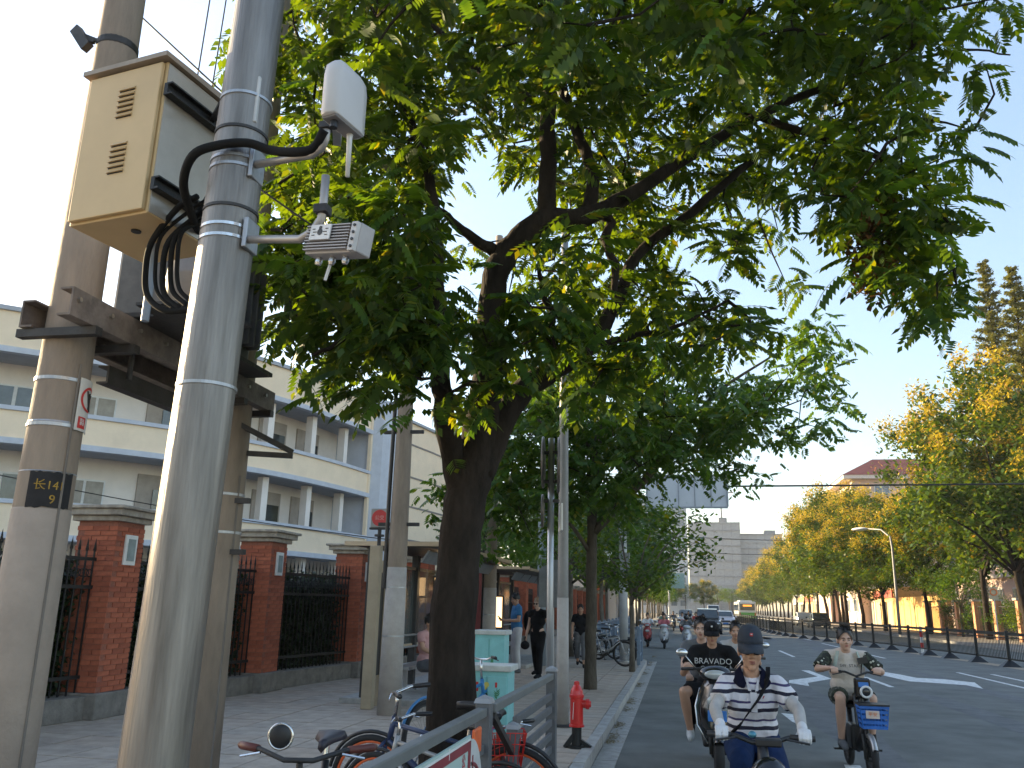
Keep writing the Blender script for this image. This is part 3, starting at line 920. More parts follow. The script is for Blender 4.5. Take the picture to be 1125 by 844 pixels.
# finned radio unit below
ru = thing('radio_unit', 'finned grey radio box with a printed white sticker on the lower arm', 'radio unit', (-1.215, 2.735, 2.955), R(-21))
ru.rotation_euler = (R(0), R(10), R(-21))
um = mat('radio_grey', (.36, .34, .34), .5, .3, 6, .1)
b = MB(); b.box((0, 0, .0), (.27, .075, .115)); b.build('housing', um, ru, bevel=.006)
for k in range(9):
    b = MB(); b.box((-.016, -.0475, -.045 + k * .0115), (.225, .020, .004)); b.build('fin', um, ru)
b = MB(); b.box((.116, -.044, .0), (.030, .022, .112)); b.build('side_flange', mat('radio_pale', (.48, .46, .45), .5, .2), ru, bevel=.003)
b = MB()
for k in range(4): b.lathe([(.006, 0), (.006, .004)], (.118, -.055, -.04 + k * .027), 8, Matrix.Rotation(R(90), 3, 'X'))
b.build('screw_holes', black_plastic, ru)
b = MB(); b.box((-.045, -.062, .018), (.105, .006, .058)); st_ = b.build('sticker_plate', mat('sticker_white', (.66, .66, .67), .5), ru)
b = MB(); b.lathe([(.013, 0), (.013, .0015)], (-.045, -.0652, .018), 12, Matrix.Rotation(R(90), 3, 'X')); b.lathe([(.008, 0), (.008, .0015)], (-.045, -.0652, .034), 10, Matrix.Rotation(R(90), 3, 'X'))
for s in (-1, 1):
    for k in (-1, 1): b.box((-.045 + s * .034, -.0658, .018 + k * .012), (.014, .0015, .003)); 
    b.box((-.045 + s * .026, -.0658, .018), (.02, .0015, .003))
b.build('sticker_emblem', mat('sign_black', (.02, .02, .02), .5), st_)
b = MB()
for x in (-.09, -.02, .05): b.lathe([(.010, 0), (.014, .01), (.012, .03)], (x, .0, -.088), 10)
b.build('connector', chrome, ru)
b = MB(); b.tube([(-.03, .005, -.08), (-.035, .0, -.15)], .006, 8); b.build('pigtail', mat('whip_white', (.6, .59, .57), .4), ru)
# beige cabinet
A10 = R(-10)
cb = thing('equipment_cabinet', 'beige steel equipment cabinet with louvres strapped to the silver pole', 'cabinet', (-2.2, 2.94, 3.25), A10)
bz = mat('cabinet_beige', (.55, .385, .19), .45, .15, 2.2, .08)
bzs = mat('cabinet_side_metal', (.52, .47, .40), .25, .35, 2.2, .15)
b = MB(); b.box((-.2275, .23, .375), (.449, .46, .75)); b.build('case', bz, cb, bevel=.006)
b = MB(); b.box((-.003 + .0025, .23, .375), (.004, .45, .735)); b.build('side_panel', bzs, cb)
b = MB(); b.box((-.2275, -.012, .375), (.425, .02, .725)); dd = b.build('door', bz, cb, bevel=.004)
for g0 in (.50, .22):
    for k in range(6):
        q = MB(); q.add([(-.045, 0, -.005), (.045, 0, -.005), (.045, -.010, -.006), (-.045, -.010, -.006), (-.045, 0, .009), (.045, 0, .009)], [(3, 2, 5, 4), (0, 1, 2, 3), (0, 3, 4), (1, 5, 2)])
        q.build('louvre', bz, dd, loc=(-.20, -.0225, g0 + k * .027))
        q = MB(); q.box((0, 0, 0), (.088, .002, .006)); q.build('slot', black_plastic, dd, loc=(-.20, -.0228, g0 + k * .027 - .008))
b = MB(); b.add([(-.475, -.04, .752), (.022, -.04, .752), (.022, .49, .752), (-.475, .49, .752), (-.475, -.04, .775), (.022, -.04, .775), (.022, .49, .785), (-.475, .49, .785)], [(3, 2, 1, 0), (4, 5, 6, 7), (0, 1, 5, 4), (1, 2, 6, 5), (2, 3, 7, 6), (3, 0, 4, 7)])
b.build('roof', mat('cabinet_roof', (.30, .25, .20), .6, .2, 4, .15), cb)
for z in (.60, .135):
    b = MB(); b.box((.013, .24, z), (.02, .50, .06)); b.box((.034, .24, z + .026), (.026, .50, .008)); b.box((.034, .24, z - .026), (.026, .50, .008))
    b.build('mount_rail', black_iron, cb)
b = MB(); b.lathe([(.022, -.004), (.022, .004)], (-.19, .13, -.003), 14); b.build('cable_hole', black_plastic, cb)
b = MB(); b.bar((-.01, .30, .60), (.22, .14, .62), .02, .02); b.bar((-.01, .3, .13), (.2, .14, .13), .02, .02); b.build('strap_bolt', dark_steel, cb)
b = MB(); b.tube([(-.22, .28, -.38), (-.22, .28, .0)], .018, 10); b.build('drain_pipe', mat('blue_grey_pipe', (.22, .26, .32), .5), cb)
# black cables
cbl = mat('cable_black', (.010, .010, .010), .85, 0, 9, .2, spec=.2)
def cable(label, pts, r, m=cbl, name='cable', k=6, group=None):
    P_ = [tuple(p) for p in catmull(pts, k)]
    o = Vector(P_[0])
    b = MB(); b.tube([Vector(p) - o for p in P_], r, 7)
    return tag(b.build(name, m, None, True, loc=o), label, 'cable', group)
cable('thick black cable running from the cabinet round the silver pole to the upper antenna', [(-2.15, 3.25, 3.30), (-2.05, 3.02, 3.28), (-1.99, 2.86, 3.33), (-1.90, 2.77, 3.40), (-1.80, 2.775, 3.44), (-1.68, 2.80, 3.455), (-1.587, 2.82, 3.425), (-1.45, 2.77, 3.375), (-1.36, 2.745, 3.37), (-1.31, 2.72, 3.43)], .019)
for k, (dx, dz, r_, lb) in enumerate([(0, 0, .014, 'outermost black cable loop hanging under the beige cabinet'), (.045, .03, .009, 'thin grey black cable loop inside the outermost loop under the cabinet'), (.085, .0, .013, 'thick middle black cable loop under the cabinet'), (.12, .03, .012, 'black cable loop close to the grey barrel'), (.15, .05, .010, 'innermost black cable loop beside the silver pole')]):
    x0 = -2.30 + dx
    cable(lb, [(-2.0 + dx * .2, 2.98 + dx, 3.33), (-2.12 + dx * .5, 3.03 + dx, 3.31), (x0 + .03, 3.09, 3.18 + dz), (x0, 3.12, 3.04 + dz), (x0 + .02, 3.13, 2.94 + dz * .6), (x0 + .10, 3.12, 2.875 + dz * .4), (-2.12 + dx * .3, 3.12, 2.86 + dz * .3), (-1.97, 3.10, 2.87)], r_, cbl, group='cable loops under the cabinet')
# overhead wires
wire_m = mat('wire_black', (.022, .022, .024), .6)
def wire(label, a, b_, sag=0.1, r=.006, group='overhead wires'):
    a, b_ = Vector(a), Vector(b_)
    pts = []
    for i in range(25):
        t = i / 24
        p = a.lerp(b_, t); p.z -= sag * 4 * t * (1 - t)
        pts.append(p - a)
    o = MB(); o.tube(pts, r, 6)
    return tag(o.build('wire', wire_m, None, True, loc=a), label, 'wire', group)
wire('wire descending from the left pole bracket towards the top of the silver pole', (-6.9, 6.2, 9.0), (-3.25, 6.2, 5.45), .02, .010)
wire('lower wire leaving the left concrete pole behind the cabinet roof', (-3.55, 4.30, 4.95), (-2.4, 5.0, 4.15), .02, .007)
wire('left one of two thin vertical wires above the cabinet', (-4.30, 6.25, 8.4), (-4.34, 6.2, 5.6), 0, .007)
wire('right one of two thin vertical wires above the cabinet', (-4.12, 6.25, 8.4), (-4.17, 6.2, 5.6), 0, .007)
wire('thin black wire sagging in front of the cream building over the brick wall', (-9.5, 7.5, 3.35), (-4.04, 11.9, 2.52), .12, .007)
wire('black span wire crossing the whole road at tree height', (-3.9, 28, 5.5), (36, 28, 5.75), .05, .030)
wire('thin span wire in front of the grey tower, upper', (-6, 120, 11.8), (24, 120, 11.0), .5, .05)
wire('thin span wire in front of the grey tower, lower', (-6, 160, 12.3), (28, 160, 11.6), .6, .06)

# ------------------------------------------------------------------ more poles
P4, rad4 = banded_pole('utility_pole', 'concrete pole with pale painted base right of the beige bus stop post', 'pole', (-4.0, 11.9, 0.13), 9.5, 0.165, 0.055, pole_m, (1.72, 1.05), paint=2.0, group=None)
for z in (2.62, 4.0):
    b = MB(); b.box((0, -.02, z), (.62, .05, .05)); b.build('step_iron', dark_steel, P4)
b = MB(); b.tube([(-.15, -.08, 1.7), (-.16, -.06, 3), (-.14, -.05, 5.5)], .03, 8); b.build('conduit', black_plastic, P4)
P5, rad5 = banded_pole('utility_pole', 'concrete pole with step irons just right of the main tree trunk', 'pole', (-3.95, 18, 0.13), 10, 0.155, 0.085, pole_m, (1.3,), paint=1.85)
for z in (2.6, 3.55, 4.3):
    b = MB(); b.box((0, -.02, z), (.5, .05, .045)); b.build('step_iron', dark_steel, P5)
b = MB(); b.tube([(-.14, -.08, .2), (-.14, -.08, 3.5)], .02, 6); b.build('conduit', black_plastic, P5)
LP, _ = banded_pole('lamp_post', 'tall grey street lamp post behind the red hydrant', 'lamp post', (-1.53, 11.6, 0.13), 7.6, 0.082, 0.047, mat('lamp_post_grey', (.24, .235, .23), .55, .3, 4, .12), (), paint=1.62, paint_r=.003)
b = MB(); b.tube([(0, 0, 7.6), (.35, 0, 7.95), (1.2, 0, 8.1)], [.045, .035, .03], 10); b.build('arm', MATS['lamp_post_grey'], LP, smooth=True)
b = MB(); b.ell((1.5, 0, 8.1), (.35, .14, .07)); b.build('lamp_head', white_paint, LP, smooth=True)
b = MB(); b.lathe([(.16, 0), (.16, .02), (.1, .03)], n=20); b.build('base_flange', dark_steel, LP)
# traffic sign post with two signs seen edge-on
SG = thing('sign_post', 'grey post with two round traffic signs seen edge-on and a white plate', 'sign', (-1.25, 8.5, 0.13))
b = MB(); b.tube([(0, 0, 0), (0, 0, 3.2)], .033, 14); b.build('post', steel, SG, smooth=True)
def disc(mb, c, r, tk, ax): mb.lathe([(r * .97, -tk), (r, 0), (r * .97, tk)], c, 28, ax)
axm = Matrix.Rotation(R(90), 3, 'Y')
for sx, z, rr, nm in ((-.085, 2.95, .27, 'sign_disc'), (.075, 2.92, .29, 'sign_disc'), (-.085, 2.45, .17, 'small_sign_disc')):
    b = MB(); b.lathe([(rr * .97, -.012), (rr, 0), (rr * .97, .012)], (sx, 0, z), 30, Matrix.Rotation(R(6 if sx < 0 else 9), 3, 'Z') @ axm)
    b.build(nm, mat('sign_back', (.12, .11, .10), .45, .5, 5, .12), SG)
b = MB()
for z in (2.55, 2.75, 3.05): b.box((0, 0, z), (.17, .05, .03))
b.build('clamp', dark_steel, SG)
b = MB(); b.box((.10, .02, 2.38), (.02, .30, .27), rz=R(12)); b.build('white_plate', white_paint, SG, bevel=.004)
# beige bus stop post with red roundel
BS = thing('bus_stop_post', 'beige double bus stop post with a red round sign on top', 'bus stop', (-4.5, 12.38, 0.13))
tanpost = mat('tan_post', (.40, .33, .23), .5, .2, 4, .12)
b = MB(); b.box((0, 0, 1.17), (.16, .15, 2.34)); b.build('front_post', tanpost, BS, bevel=.01)
b = MB(); b.box((.02, .42, 1.07), (.15, .14, 2.14)); b.build('rear_post', tanpost, BS, bevel=.01)
b = MB(); b.box((0.01, .21, 1.2), (.04, .28, 1.5)); b.build('timetable_panel', dark_steel, BS)
b = MB(); b.tube([(0.03, 0, 2.3), (.03, 0, 2.62)], .03, 10); b.lathe([(.075, 2.48), (.075, 2.51)], (.03, 0, 0), 14); b.build('neck', dark_steel, BS)
b = MB(); b.box((.03, 0, 2.76), (.29, .06, .29)); sp = b.build('sign_box', mat('sign_grey', (.30, .30, .28), .5), BS, bevel=.01)
b = MB(); b.lathe([(.125, 0), (.125, .006)], (.03, -.032, 2.76), 24, Matrix.Rotation(R(90), 3, 'X')); b.build('red_disc', redl, sp)
text_part('lettering', '公交', .075, mat('sign_pink', (.70, .42, .38), .5), sp, plane_M((.03, -.041, 2.76), (1, 0, 0), (0, 0, 1)), .001)
b = MB(); b.box((.03, 0, 2.60), (.31, .08, .03)); b.build('sign_foot', dark_steel, sp)

# bus shelters
shelter_dark = mat('shelter_dark', (.035, .036, .038), .4, .3, 6, .2)
shelter_trim = mat('shelter_trim', (.52, .40, .27), .5, .2, 5, .1)
shel_glass = glass_mat('shelter_glass', (.10, .12, .12), .45)
def shelter(label, loc, length, parts_label=None):
    t = thing('bus_shelter', label, 'bus shelter', loc, 0, None)
    L = length
    b = MB(); b.add([(-.75, 0, 2.40), (.95, 0, 2.34), (.95, L, 2.34), (-.75, L, 2.40), (-.75, 0, 2.44), (.95, 0, 2.42), (.95, L, 2.42), (-.75, L, 2.44)], [(3, 2, 1, 0), (4, 5, 6, 7), (0, 1, 5, 4), (1, 2, 6, 5), (2, 3, 7, 6), (3, 0, 4, 7)])
    b.build('roof', shelter_dark, t)
    b = MB(); b.box((.97, L / 2, 2.385), (.04, L, .06)); b.box((.1, -.02, 2.41), (1.74, .04, .07)); b.box((.1, L + .02, 2.41), (1.74, .04, .05)); b.build('roof_edge', shelter_trim, t)
    b = MB()
    for k in range(4): b.box((.55, L * (.125 + .25 * k), 2.22), (.03, L * .23, .22), ry=R(35))
    b.build('route_panel', mat('route_panel', (.16, .17, .18), .3), t)
    b = MB()
    for k in range(3): b.box((.4, L * (.2 + .3 * k), 2.325), (.10, .10, .02))
    b.build('downlight', mat('downlight', (.5, .48, .42), .4), t)
    for y in (.15, L / 2, L - .15):
        b = MB(); b.box((-.35, y, 1.18), (.13, .13, 2.36)); b.build('post', shelter_dark, t, bevel=.01)
    n = 3
    for k in range(n):
        y0 = .25 + k * (L - .5) / n; w = (L - .5) / n - .1
        b = MB(); b.box((-.36, y0 + w / 2, 1.45), (.03, w, 1.3)); b.build('glass_panel', shel_glass, t)
        b = MB(); b.box((-.36, y0 + w / 2, .77), (.05, w, .05)); b.box((-.36, y0 + w / 2, 2.12), (.05, w, .05)); b.build('panel_frame', shelter_trim, t)
    b = MB(); b.box((-.1, L / 2, .46), (.36, L * .6, .05)); b.box((-.1, L * .28, .22), (.06, .06, .44)); b.box((-.1, L * .72, .22), (.06, .06, .44)); b.build('bench', steel, t)
    for zz in (.75, .95):
        b = MB(); b.tube([(-.3, .3, zz), (-.3, L - .3, zz)], .02, 8); b.build('lean_rail', steel, t)
    b = MB(); b.box((.1, L / 2, .04), (1.6, L, .09)); b.build('platform', kerb_m, t, bevel=.01)
    return t
SH1 = shelter('dark bus shelter behind the main tree trunk', (-4.45, 12.9, 0.13), 5.0)
SH2 = shelter('farther bus shelter with lit panel behind the man in blue', (-4.6, 21.2, 0.13), 4.6)
# illuminated advertising panels inside the shelters
for lb, x, y, z, s in (('glowing yellow poster panel in the farther bus shelter left of the man in blue', -4.72, 21.9, 1.45, (.5, .75)), ('small glowing panel in the near bus shelter left of the main trunk', -4.60, 16.4, 1.95, (.22, .35))):
    t = thing('light_box', lb, 'advert light box', (x, y, z))
    b = MB(); b.box((0, .04, 0), (s[0] + .08, .06, s[1] + .08)); b.build('frame', shelter_dark, t)
    b = MB(); b.box((0, .0, 0), (s[0], .02, s[1])); b.build('panel', emit_mat('lit_panel', (1.0, .62, .28), 0.9) if 'lit_panel' not in MATS else MATS['lit_panel'], t)
# red advert panel and red brown panel by the second pole
t = thing('poster_panel', 'tall dark red panel between the trunk and the concrete pole', 'poster panel', (-4.75, 19.6, .13))
b = MB(); b.box((0, 0, 1.35), (.75, .08, 2.3)); b.build('panel', mat('maroon_panel', (.20, .035, .03), .5, 0, 3, .15), t, bevel=.01)
b = MB(); b.box((-.3, 0, .1), (.06, .06, .2)); b.box((.3, 0, .1), (.06, .06, .2)); b.build('foot', dark_steel, t)

# ------------------------------------------------------------------ cyan cabinets with painted plants
lidm = mat('cabinet_lid', (.52, .53, .50), .6, 0, 6, .15)
def cyan_cabinet(label, loc, w, d, h, rz=0):
    t = thing('utility_cabinet', label, 'utility cabinet', loc, rz)
    b = MB(); b.box((0, 0, h / 2 + .05), (w, d, h - .1)); b.build('case', cyan_paint, t, bevel=.008)
    b = MB(); b.box((0, 0, h + .01), (w + .07, d + .07, .06)); b.build('lid', lidm, t, bevel=.01)
    b = MB(); b.box((0, 0, .03), (w + .04, d + .04, .06)); b.build('plinth', kerb_m, t)
    for s in (-1, 1):
        b = MB(); b.box((s * w / 4, -d / 2 - .006, h / 2 + .03), (w / 2 - .02, .012, h - .2)); dd = b.build('door', cyan_paint, t, bevel=.003)
        if s < 0:
            b = MB(); b.box((w / 4 - .05 - w / 4, -d / 2 - .02, h * .5), (.02, .02, .10)); b.build('handle', dark_steel, dd)
    b = MB()
    for k in range(4): b.box((w / 2 + .004, 0, .2 + k * .05), (.008, d * .6, .012))
    b.build('vent', mat('cabinet_vent', (.10, .25, .26), .6), t)
    return t
C1 = cyan_cabinet('turquoise utility cabinet painted with plants beside the grey railing', (-1.95, 9.05, .13), .44, .36, .87)
# flat painted plants on its doors
def flat(mb, pts, y): mb.add([(x, y, z) for x, z in pts], [tuple(range(len(pts)))])
pnt = {}
b = MB()
for (x, z, w, h) in ((-.10, .70, .03, .09), (.10, .72, .022, .05)): flat(b, [(x - w / 2, z - h / 2), (x + w / 2, z - h / 2), (x + w / 2, z + h / 2), (x - w / 2, z + h / 2)], -.1945)
b.build('red_flower_print', redl, C1)
b = MB()
for x, z, l in ((-.02, .62, .13), (.11, .66, .1), (-.14, .5, .12), (.05, .45, .12), (.16, .5, .1)):
    flat(b, [(x - .004, z - l), (x + .004, z - l), (x + .003, z + .03), (x - .003, z + .03)], -.1944)
    for q in range(3): flat(b, [(x, z - l * .2 * q), (x + .035, z - l * .2 * q + .03), (x + .012, z - l * .2 * q - .01)], -.1943); flat(b, [(x, z - l * .2 * q - .02), (x - .035, z - l * .2 * q + .012), (x - .012, z - l * .2 * q - .03)], -.1943)
b.build('stem_print', mat('print_green', (.05, .22, .10), .6), C1)
b = MB()
for x, z in ((-.02, .70), (-.03, .68), (.0, .72)): flat(b, [(x + .028 * math.cos(a), z + .028 * math.sin(a)) for a in np.linspace(0, 5.8, 9)], -.1942 - x * .001)
b.build('yellow_flower_print', mat('print_yellow', (.60, .52, .12), .6), C1)
b = MB()
for k in range(7): b.box((-.12 + k * .04, -.195, .33), (.012, .001, .09)); 
for k in range(3): b.box((0, -.1955, .30 + k * .03), (.30, .001, .008))
b.build('blue_fence_print', mat('print_blue', (.04, .15, .42), .6), C1)
C2 = cyan_cabinet('second turquoise cabinet behind the trunk with a green bottle painted on it', (-2.62, 12.2, .13), .42, .36, 1.12)
b = MB(); flat(b, [(.0, .45), (.09, .45), (.095, .62), (.065, .74), (.06, .82), (.03, .82), (.025, .74), (-.005, .62)], -.1945); b.build('bottle_print', MATS['print_green'], C2)

# ------------------------------------------------------------------ fire hydrant
H = thing('fire_hydrant', 'red fire hydrant on black feet at the kerb', 'hydrant', (-1.15, 9.95, .13))
b = MB(); b.lathe([(.085, .22), (.085, .24), (.072, .245), (.072, .52), (.082, .525), (.082, .555), (.075, .56), (.066, .60), (.045, .645), (.03, .66), (.03, .69), (.018, .70)], n=24); b.build('barrel', red_paint, H, smooth=False)
b = MB(); M_ = Matrix.Rotation(R(90), 3, 'Y'); b.lathe([(.04, .06), (.045, .10), (.055, .105), (.055, .14), (.035, .145), (.03, .16)], (0, 0, .46), 16, M_); b.build('outlet', red_paint, H)
b = MB(); b.lathe([(.03, .06), (.04, .09), (.04, .11)], (0, 0, .46), 14, Matrix.Rotation(R(-90), 3, 'X')); b.build('outlet', red_paint, H)
b = MB(); b.lathe([(.055, 0), (.055, .22)], n=18); b.bar((0, 0, .17), (-.13, -.02, .0), .05, .05); b.bar((0, 0, .1), (.16, -.02, .01), .05, .04); b.lathe([(.11, 0), (.11, .025)], n=20); b.build('foot', black_iron, H)
b = MB(); b.bar((-.035, -.072, .30), (-.025, -.074, .48), .014, .003); b.build('white_mark', white_paint, H)

# ------------------------------------------------------------------ grey railing with banner (foreground)
RX = -1.11
FR = thing('banner_railing', 'grey steel railing with a pale cyan banner in the foreground', 'railing', (RX, 5.0, 0))
def post(t, y, h, w=.085, z0=0.0, x=0):
    b = MB(); b.box((x, y, h / 2 + z0), (w, w, h)); p = b.build('post', rail_grey, t, bevel=.004)
    b = MB(); b.add([(x - w * .6, y - w * .6, h + z0), (x + w * .6, y - w * .6, h + z0), (x + w * .6, y + w * .6, h + z0), (x - w * .6, y + w * .6, h + z0), (x - w * .5, y - w * .5, h + z0 + .025), (x + w * .5, y - w * .5, h + z0 + .025), (x + w * .5, y + w * .5, h + z0 + .025), (x - w * .5, y + w * .5, h + z0 + .025), (x, y, h + z0 + .045)],
                    [(0, 1, 5, 4), (1, 2, 6, 5), (2, 3, 7, 6), (3, 0, 4, 7), (4, 5, 8), (5, 6, 8), (6, 7, 8), (7, 4, 8), (3, 2, 1, 0)])
    b.build('post_cap', mat('post_cap_grey', (.33, .34, .36), .5, .2), p)
post(FR, 0, 1.10)
post(FR, -2.6, 1.10)
b = MB(); b.box((0, -1.30, 1.055), (.055, 2.51, .05)); b.build('top_rail', mat('rail_top_grey', (.17, .18, .18), .5, .3, 5, .12), FR, bevel=.006)
for z in (.86, .64, .42, .20):
    b = MB(); b.box((0, -1.30, z), (.035, 2.51, .05)); b.build('rail', rail_grey, FR, bevel=.004)
bn = MB(); bn.box((.062, -1.55, .68), (.012, 1.9, .66)); ban = bn.build('banner', mat('banner_cyan', (.42, .54, .50), .5, 0, 2, .05), FR)
X0 = .0695
b = MB()
b.box((X0, -1.55, 1.004 - .012), (.002, 1.9, .010)); b.box((X0, -1.55, .358), (.002, 1.9, .012)); b.build('banner_white_edge', white_paint, ban)
b = MB()
b.box((X0, -1.55, .965), (.0022, 1.9, .040)); b.box((X0, -.625, .67), (.0024, .05, .60)); b.build('banner_border', mat('banner_maroon', (.24, .035, .045), .5), ban)
b = MB()
b.box((X0 + .0005, -1.02, .985), (.003, .008, .05)); b.box((X0 + .0005, -1.6, .985), (.003, .008, .05))
b.build('banner_clip', white_paint, ban)
# red vertical lettering and columns of small grey characters
text_part('lettering', '公\n益\n广\n告', .070, mat('banner_red', (.55, .03, .05), .5), ban, plane_M((X0 + .001, -.74, .80), (0, 1, 0), (0, 0, 1)), .0005)
grey_txt = mat('banner_grey', (.16, .22, .22), .6)
for k, s in enumerate(['讲\n文\n明', '树\n新\n风', '城\n市\n美', '行\n为\n美', '心\n灵\n美', '安\n全\n行', '礼\n让\n人']):
    text_part('lettering', s, .036, grey_txt, ban, plane_M((X0 + .001, -.90 - k * .075, .74 - (k % 2) * .03), (0, 1, 0), (0, 0, 1)), .0004)
# round emblem board at the end of the banner and orange reflector
rb = MB()
arc = [(-.59, .38)] + [(-.59 + .27 * math.sin(a), .66 + .33 * math.cos(a)) for a in np.linspace(0.0, math.pi, 18)] + [(-.59, .34)]
rb.extr([(p[0], p[1]) for p in arc], .055, .070); em = rb.build('emblem_board', mat('emblem_white', (.60, .61, .60), .5), FR)
b = MB(); b.torus((.071, -.59, .66), .215, .010, 'X', 20, 6, -math.pi / 2, math.pi / 2); b.torus((.071, -.59, .66), .12, .008, 'X', 16, 6, -math.pi / 2, math.pi / 2); b.box((.071, -.555, .66), (.003, .02, .5)); b.build('emblem_ring', MATS['banner_maroon'], em)
b = MB(); b.box((.03, -.30, .94), (.02, .16, .13)); b.build('reflector', mat('reflector_orange', (.80, .15, .04), .35), FR, bevel=.01)
SR = thing('slatted_railing', 'grey railing panel with horizontal slats between the banner and the hydrant', 'railing', (RX + .02, 7.55, 0))
post(SR, 0, 1.10)
b = MB(); b.box((0, -1.25, 1.06), (.055, 2.38, .05)); b.build('top_rail', MATS['rail_top_grey'], SR, bevel=.006)
post(SR, -1.75, .86, .075)
for k in range(8):
    b = MB(); b.box((0, -.87, .90 - k * .105), (.03, 1.66, .055)); b.build('slat', rail_grey, SR, bevel=.004)
b = MB(); b.bar((0, -2.42, 1.02), (0, -1.78, .72), .035, .035); b.bar((0, -2.42, .60), (0, -1.78, .42), .035, .035); b.build('brace', dark_steel, SR)
# farther blue grey railing on the kerb
TR = thing('kerb_railing', 'blue grey railing along the kerb beyond the third tree', 'railing', (-1.10, 24.1, .1))
TP = [(0, 0), (-.02, 2.1), (-.95, 4.1), (-1.80, 6.1)] + [(-1.80, 6.1 + 2.2 * k) for k in range(1, 11)]
for x, y in TP:
    b = MB(); b.box((x, y, .52), (.09, .09, 1.04)); b.build('post', teal_paint, TR, bevel=.006)
for (x, y), (x2, y2) in zip(TP, TP[1:]):
    for z in (.25, .6, .95):
        b = MB(); b.bar((x, y, z), (x2, y2, z), .035, .05); b.build('rail', teal_paint, TR)
    b = MB()
    for q in range(1, 11): b.box((x + (x2 - x) * q / 11, y + (y2 - y) * q / 11, .6), (.018, .018, .68))
    b.build('bars', teal_paint, TR)

# ------------------------------------------------------------------ gantry sign post
GN = thing('gantry_sign', 'white steel gantry post with a big grey sign back over the road', 'gantry', (-1.57, 25.4, .13))
gw = mat('gantry_white', (.50, .51, .52), .5, .2, 3, .12)
b = MB(); b.lathe([(.13, 0), (.12, 2.5), (.11, 6.0)], n=20); b.build('post', gw, GN, smooth=True)
b = MB(); b.tube([(0, 0, 5.0), (3.1, 0, 5.0)], .06, 10); b.tube([(0, 0, 4.6), (3.1, 0, 4.6)], .06, 10); b.build('arm', gw, GN, smooth=True)
b = MB(); b.box((1.90, -.09, 4.86), (2.3, .03, .95)); sgp = b.build('sign_panel', mat('sign_back_grey', (.56, .58, .61), .5, .2, 2, .06), GN)
b = MB(); b.box((1.90, -.12, 4.385), (2.34, .05, .05)); b.box((1.90, -.12, 5.335), (2.34, .05, .05)); b.box((.735, -.12, 4.86), (.05, .05, .9)); b.box((3.065, -.12, 4.86), (.05, .05, .9)); b.build('panel_frame', mat('sign_frame', (.34, .36, .39), .5, .3), sgp)
b = MB()
for x in (1.2, 1.66, 2.13, 2.6): b.box((x, -.112, 4.86), (.03, .02, .88))
b.build('panel_rib', MATS['sign_frame'], sgp)
b = MB(); b.box((-.42, -.2, 2.95), (.20, .2, .36)); b.build('white_box', white_paint, GN, bevel=.01)
b = MB(); b.box((-.46, -.2, 2.48), (.26, .2, .40)); b.build('dark_box', dark_steel, GN, bevel=.01)
b = MB(); b.box((.06, -.24, 2.78), (.30, .22, .55)); b.build('grey_box', mat('box_grey', (.24, .25, .25), .5), GN, bevel=.01)
b = MB(); b.bar((-.42, -.1, 2.9), (0, 0, 2.9), .04, .04); b.bar((-.46, -.1, 2.5), (0, 0, 2.5), .04, .04); b.build('bracket', dark_steel, GN)
b = MB(); b.tube([(.0, -.13, 3.1), (.05, -.2, 3.6), (-.04, -.14, 4.3), (0, -.12, 4.6)], .02, 6); b.build('cable', cbl, GN)
b = MB(); b.lathe([(.26, 0), (.26, .03), (.14, .05)], n=20); b.build('base_flange', steel, GN)
# second grey post beside the shelter and a distant road sign
GP, _ = banded_pole('steel_post', 'grey steel post behind the second bus shelter', 'pole', (-3.55, 22.6, .13), 6.5, .13, .10, mat('steel_post_grey', (.27, .31, .36), .5, .3, 4, .1), (1.5, 2.6))
CB2 = thing('pole_cabinet', 'grey control box on a post behind the lamp post', 'control box', (-2.55, 17.6, .13))
b = MB(); b.box((0, 0, 1.95), (.5, .35, .95)); b.build('box_body', mat('control_grey', (.20, .22, .24), .5, .2), CB2, bevel=.01)
b = MB(); b.tube([(0, 0, 0), (0, 0, 1.5)], .05, 10); b.build('post', steel, CB2)
GS = thing('direction_sign', 'far green white direction sign on a mast over the road', 'road sign', (-1.2, 118, 0))
b = MB(); b.lathe([(.15, 0), (.12, 6.6)], n=12); b.build('post', gw, GS)
b = MB(); b.box((1.0, 0, 5.2), (2.2, .1, 2.0)); b.build('panel', mat('sign_green', (.20, .33, .34), .5), GS)
b = MB(); b.tube([(0, .1, 5.6), (2.0, .1, 5.6)], .1, 8); b.build('arm', gw, GS)

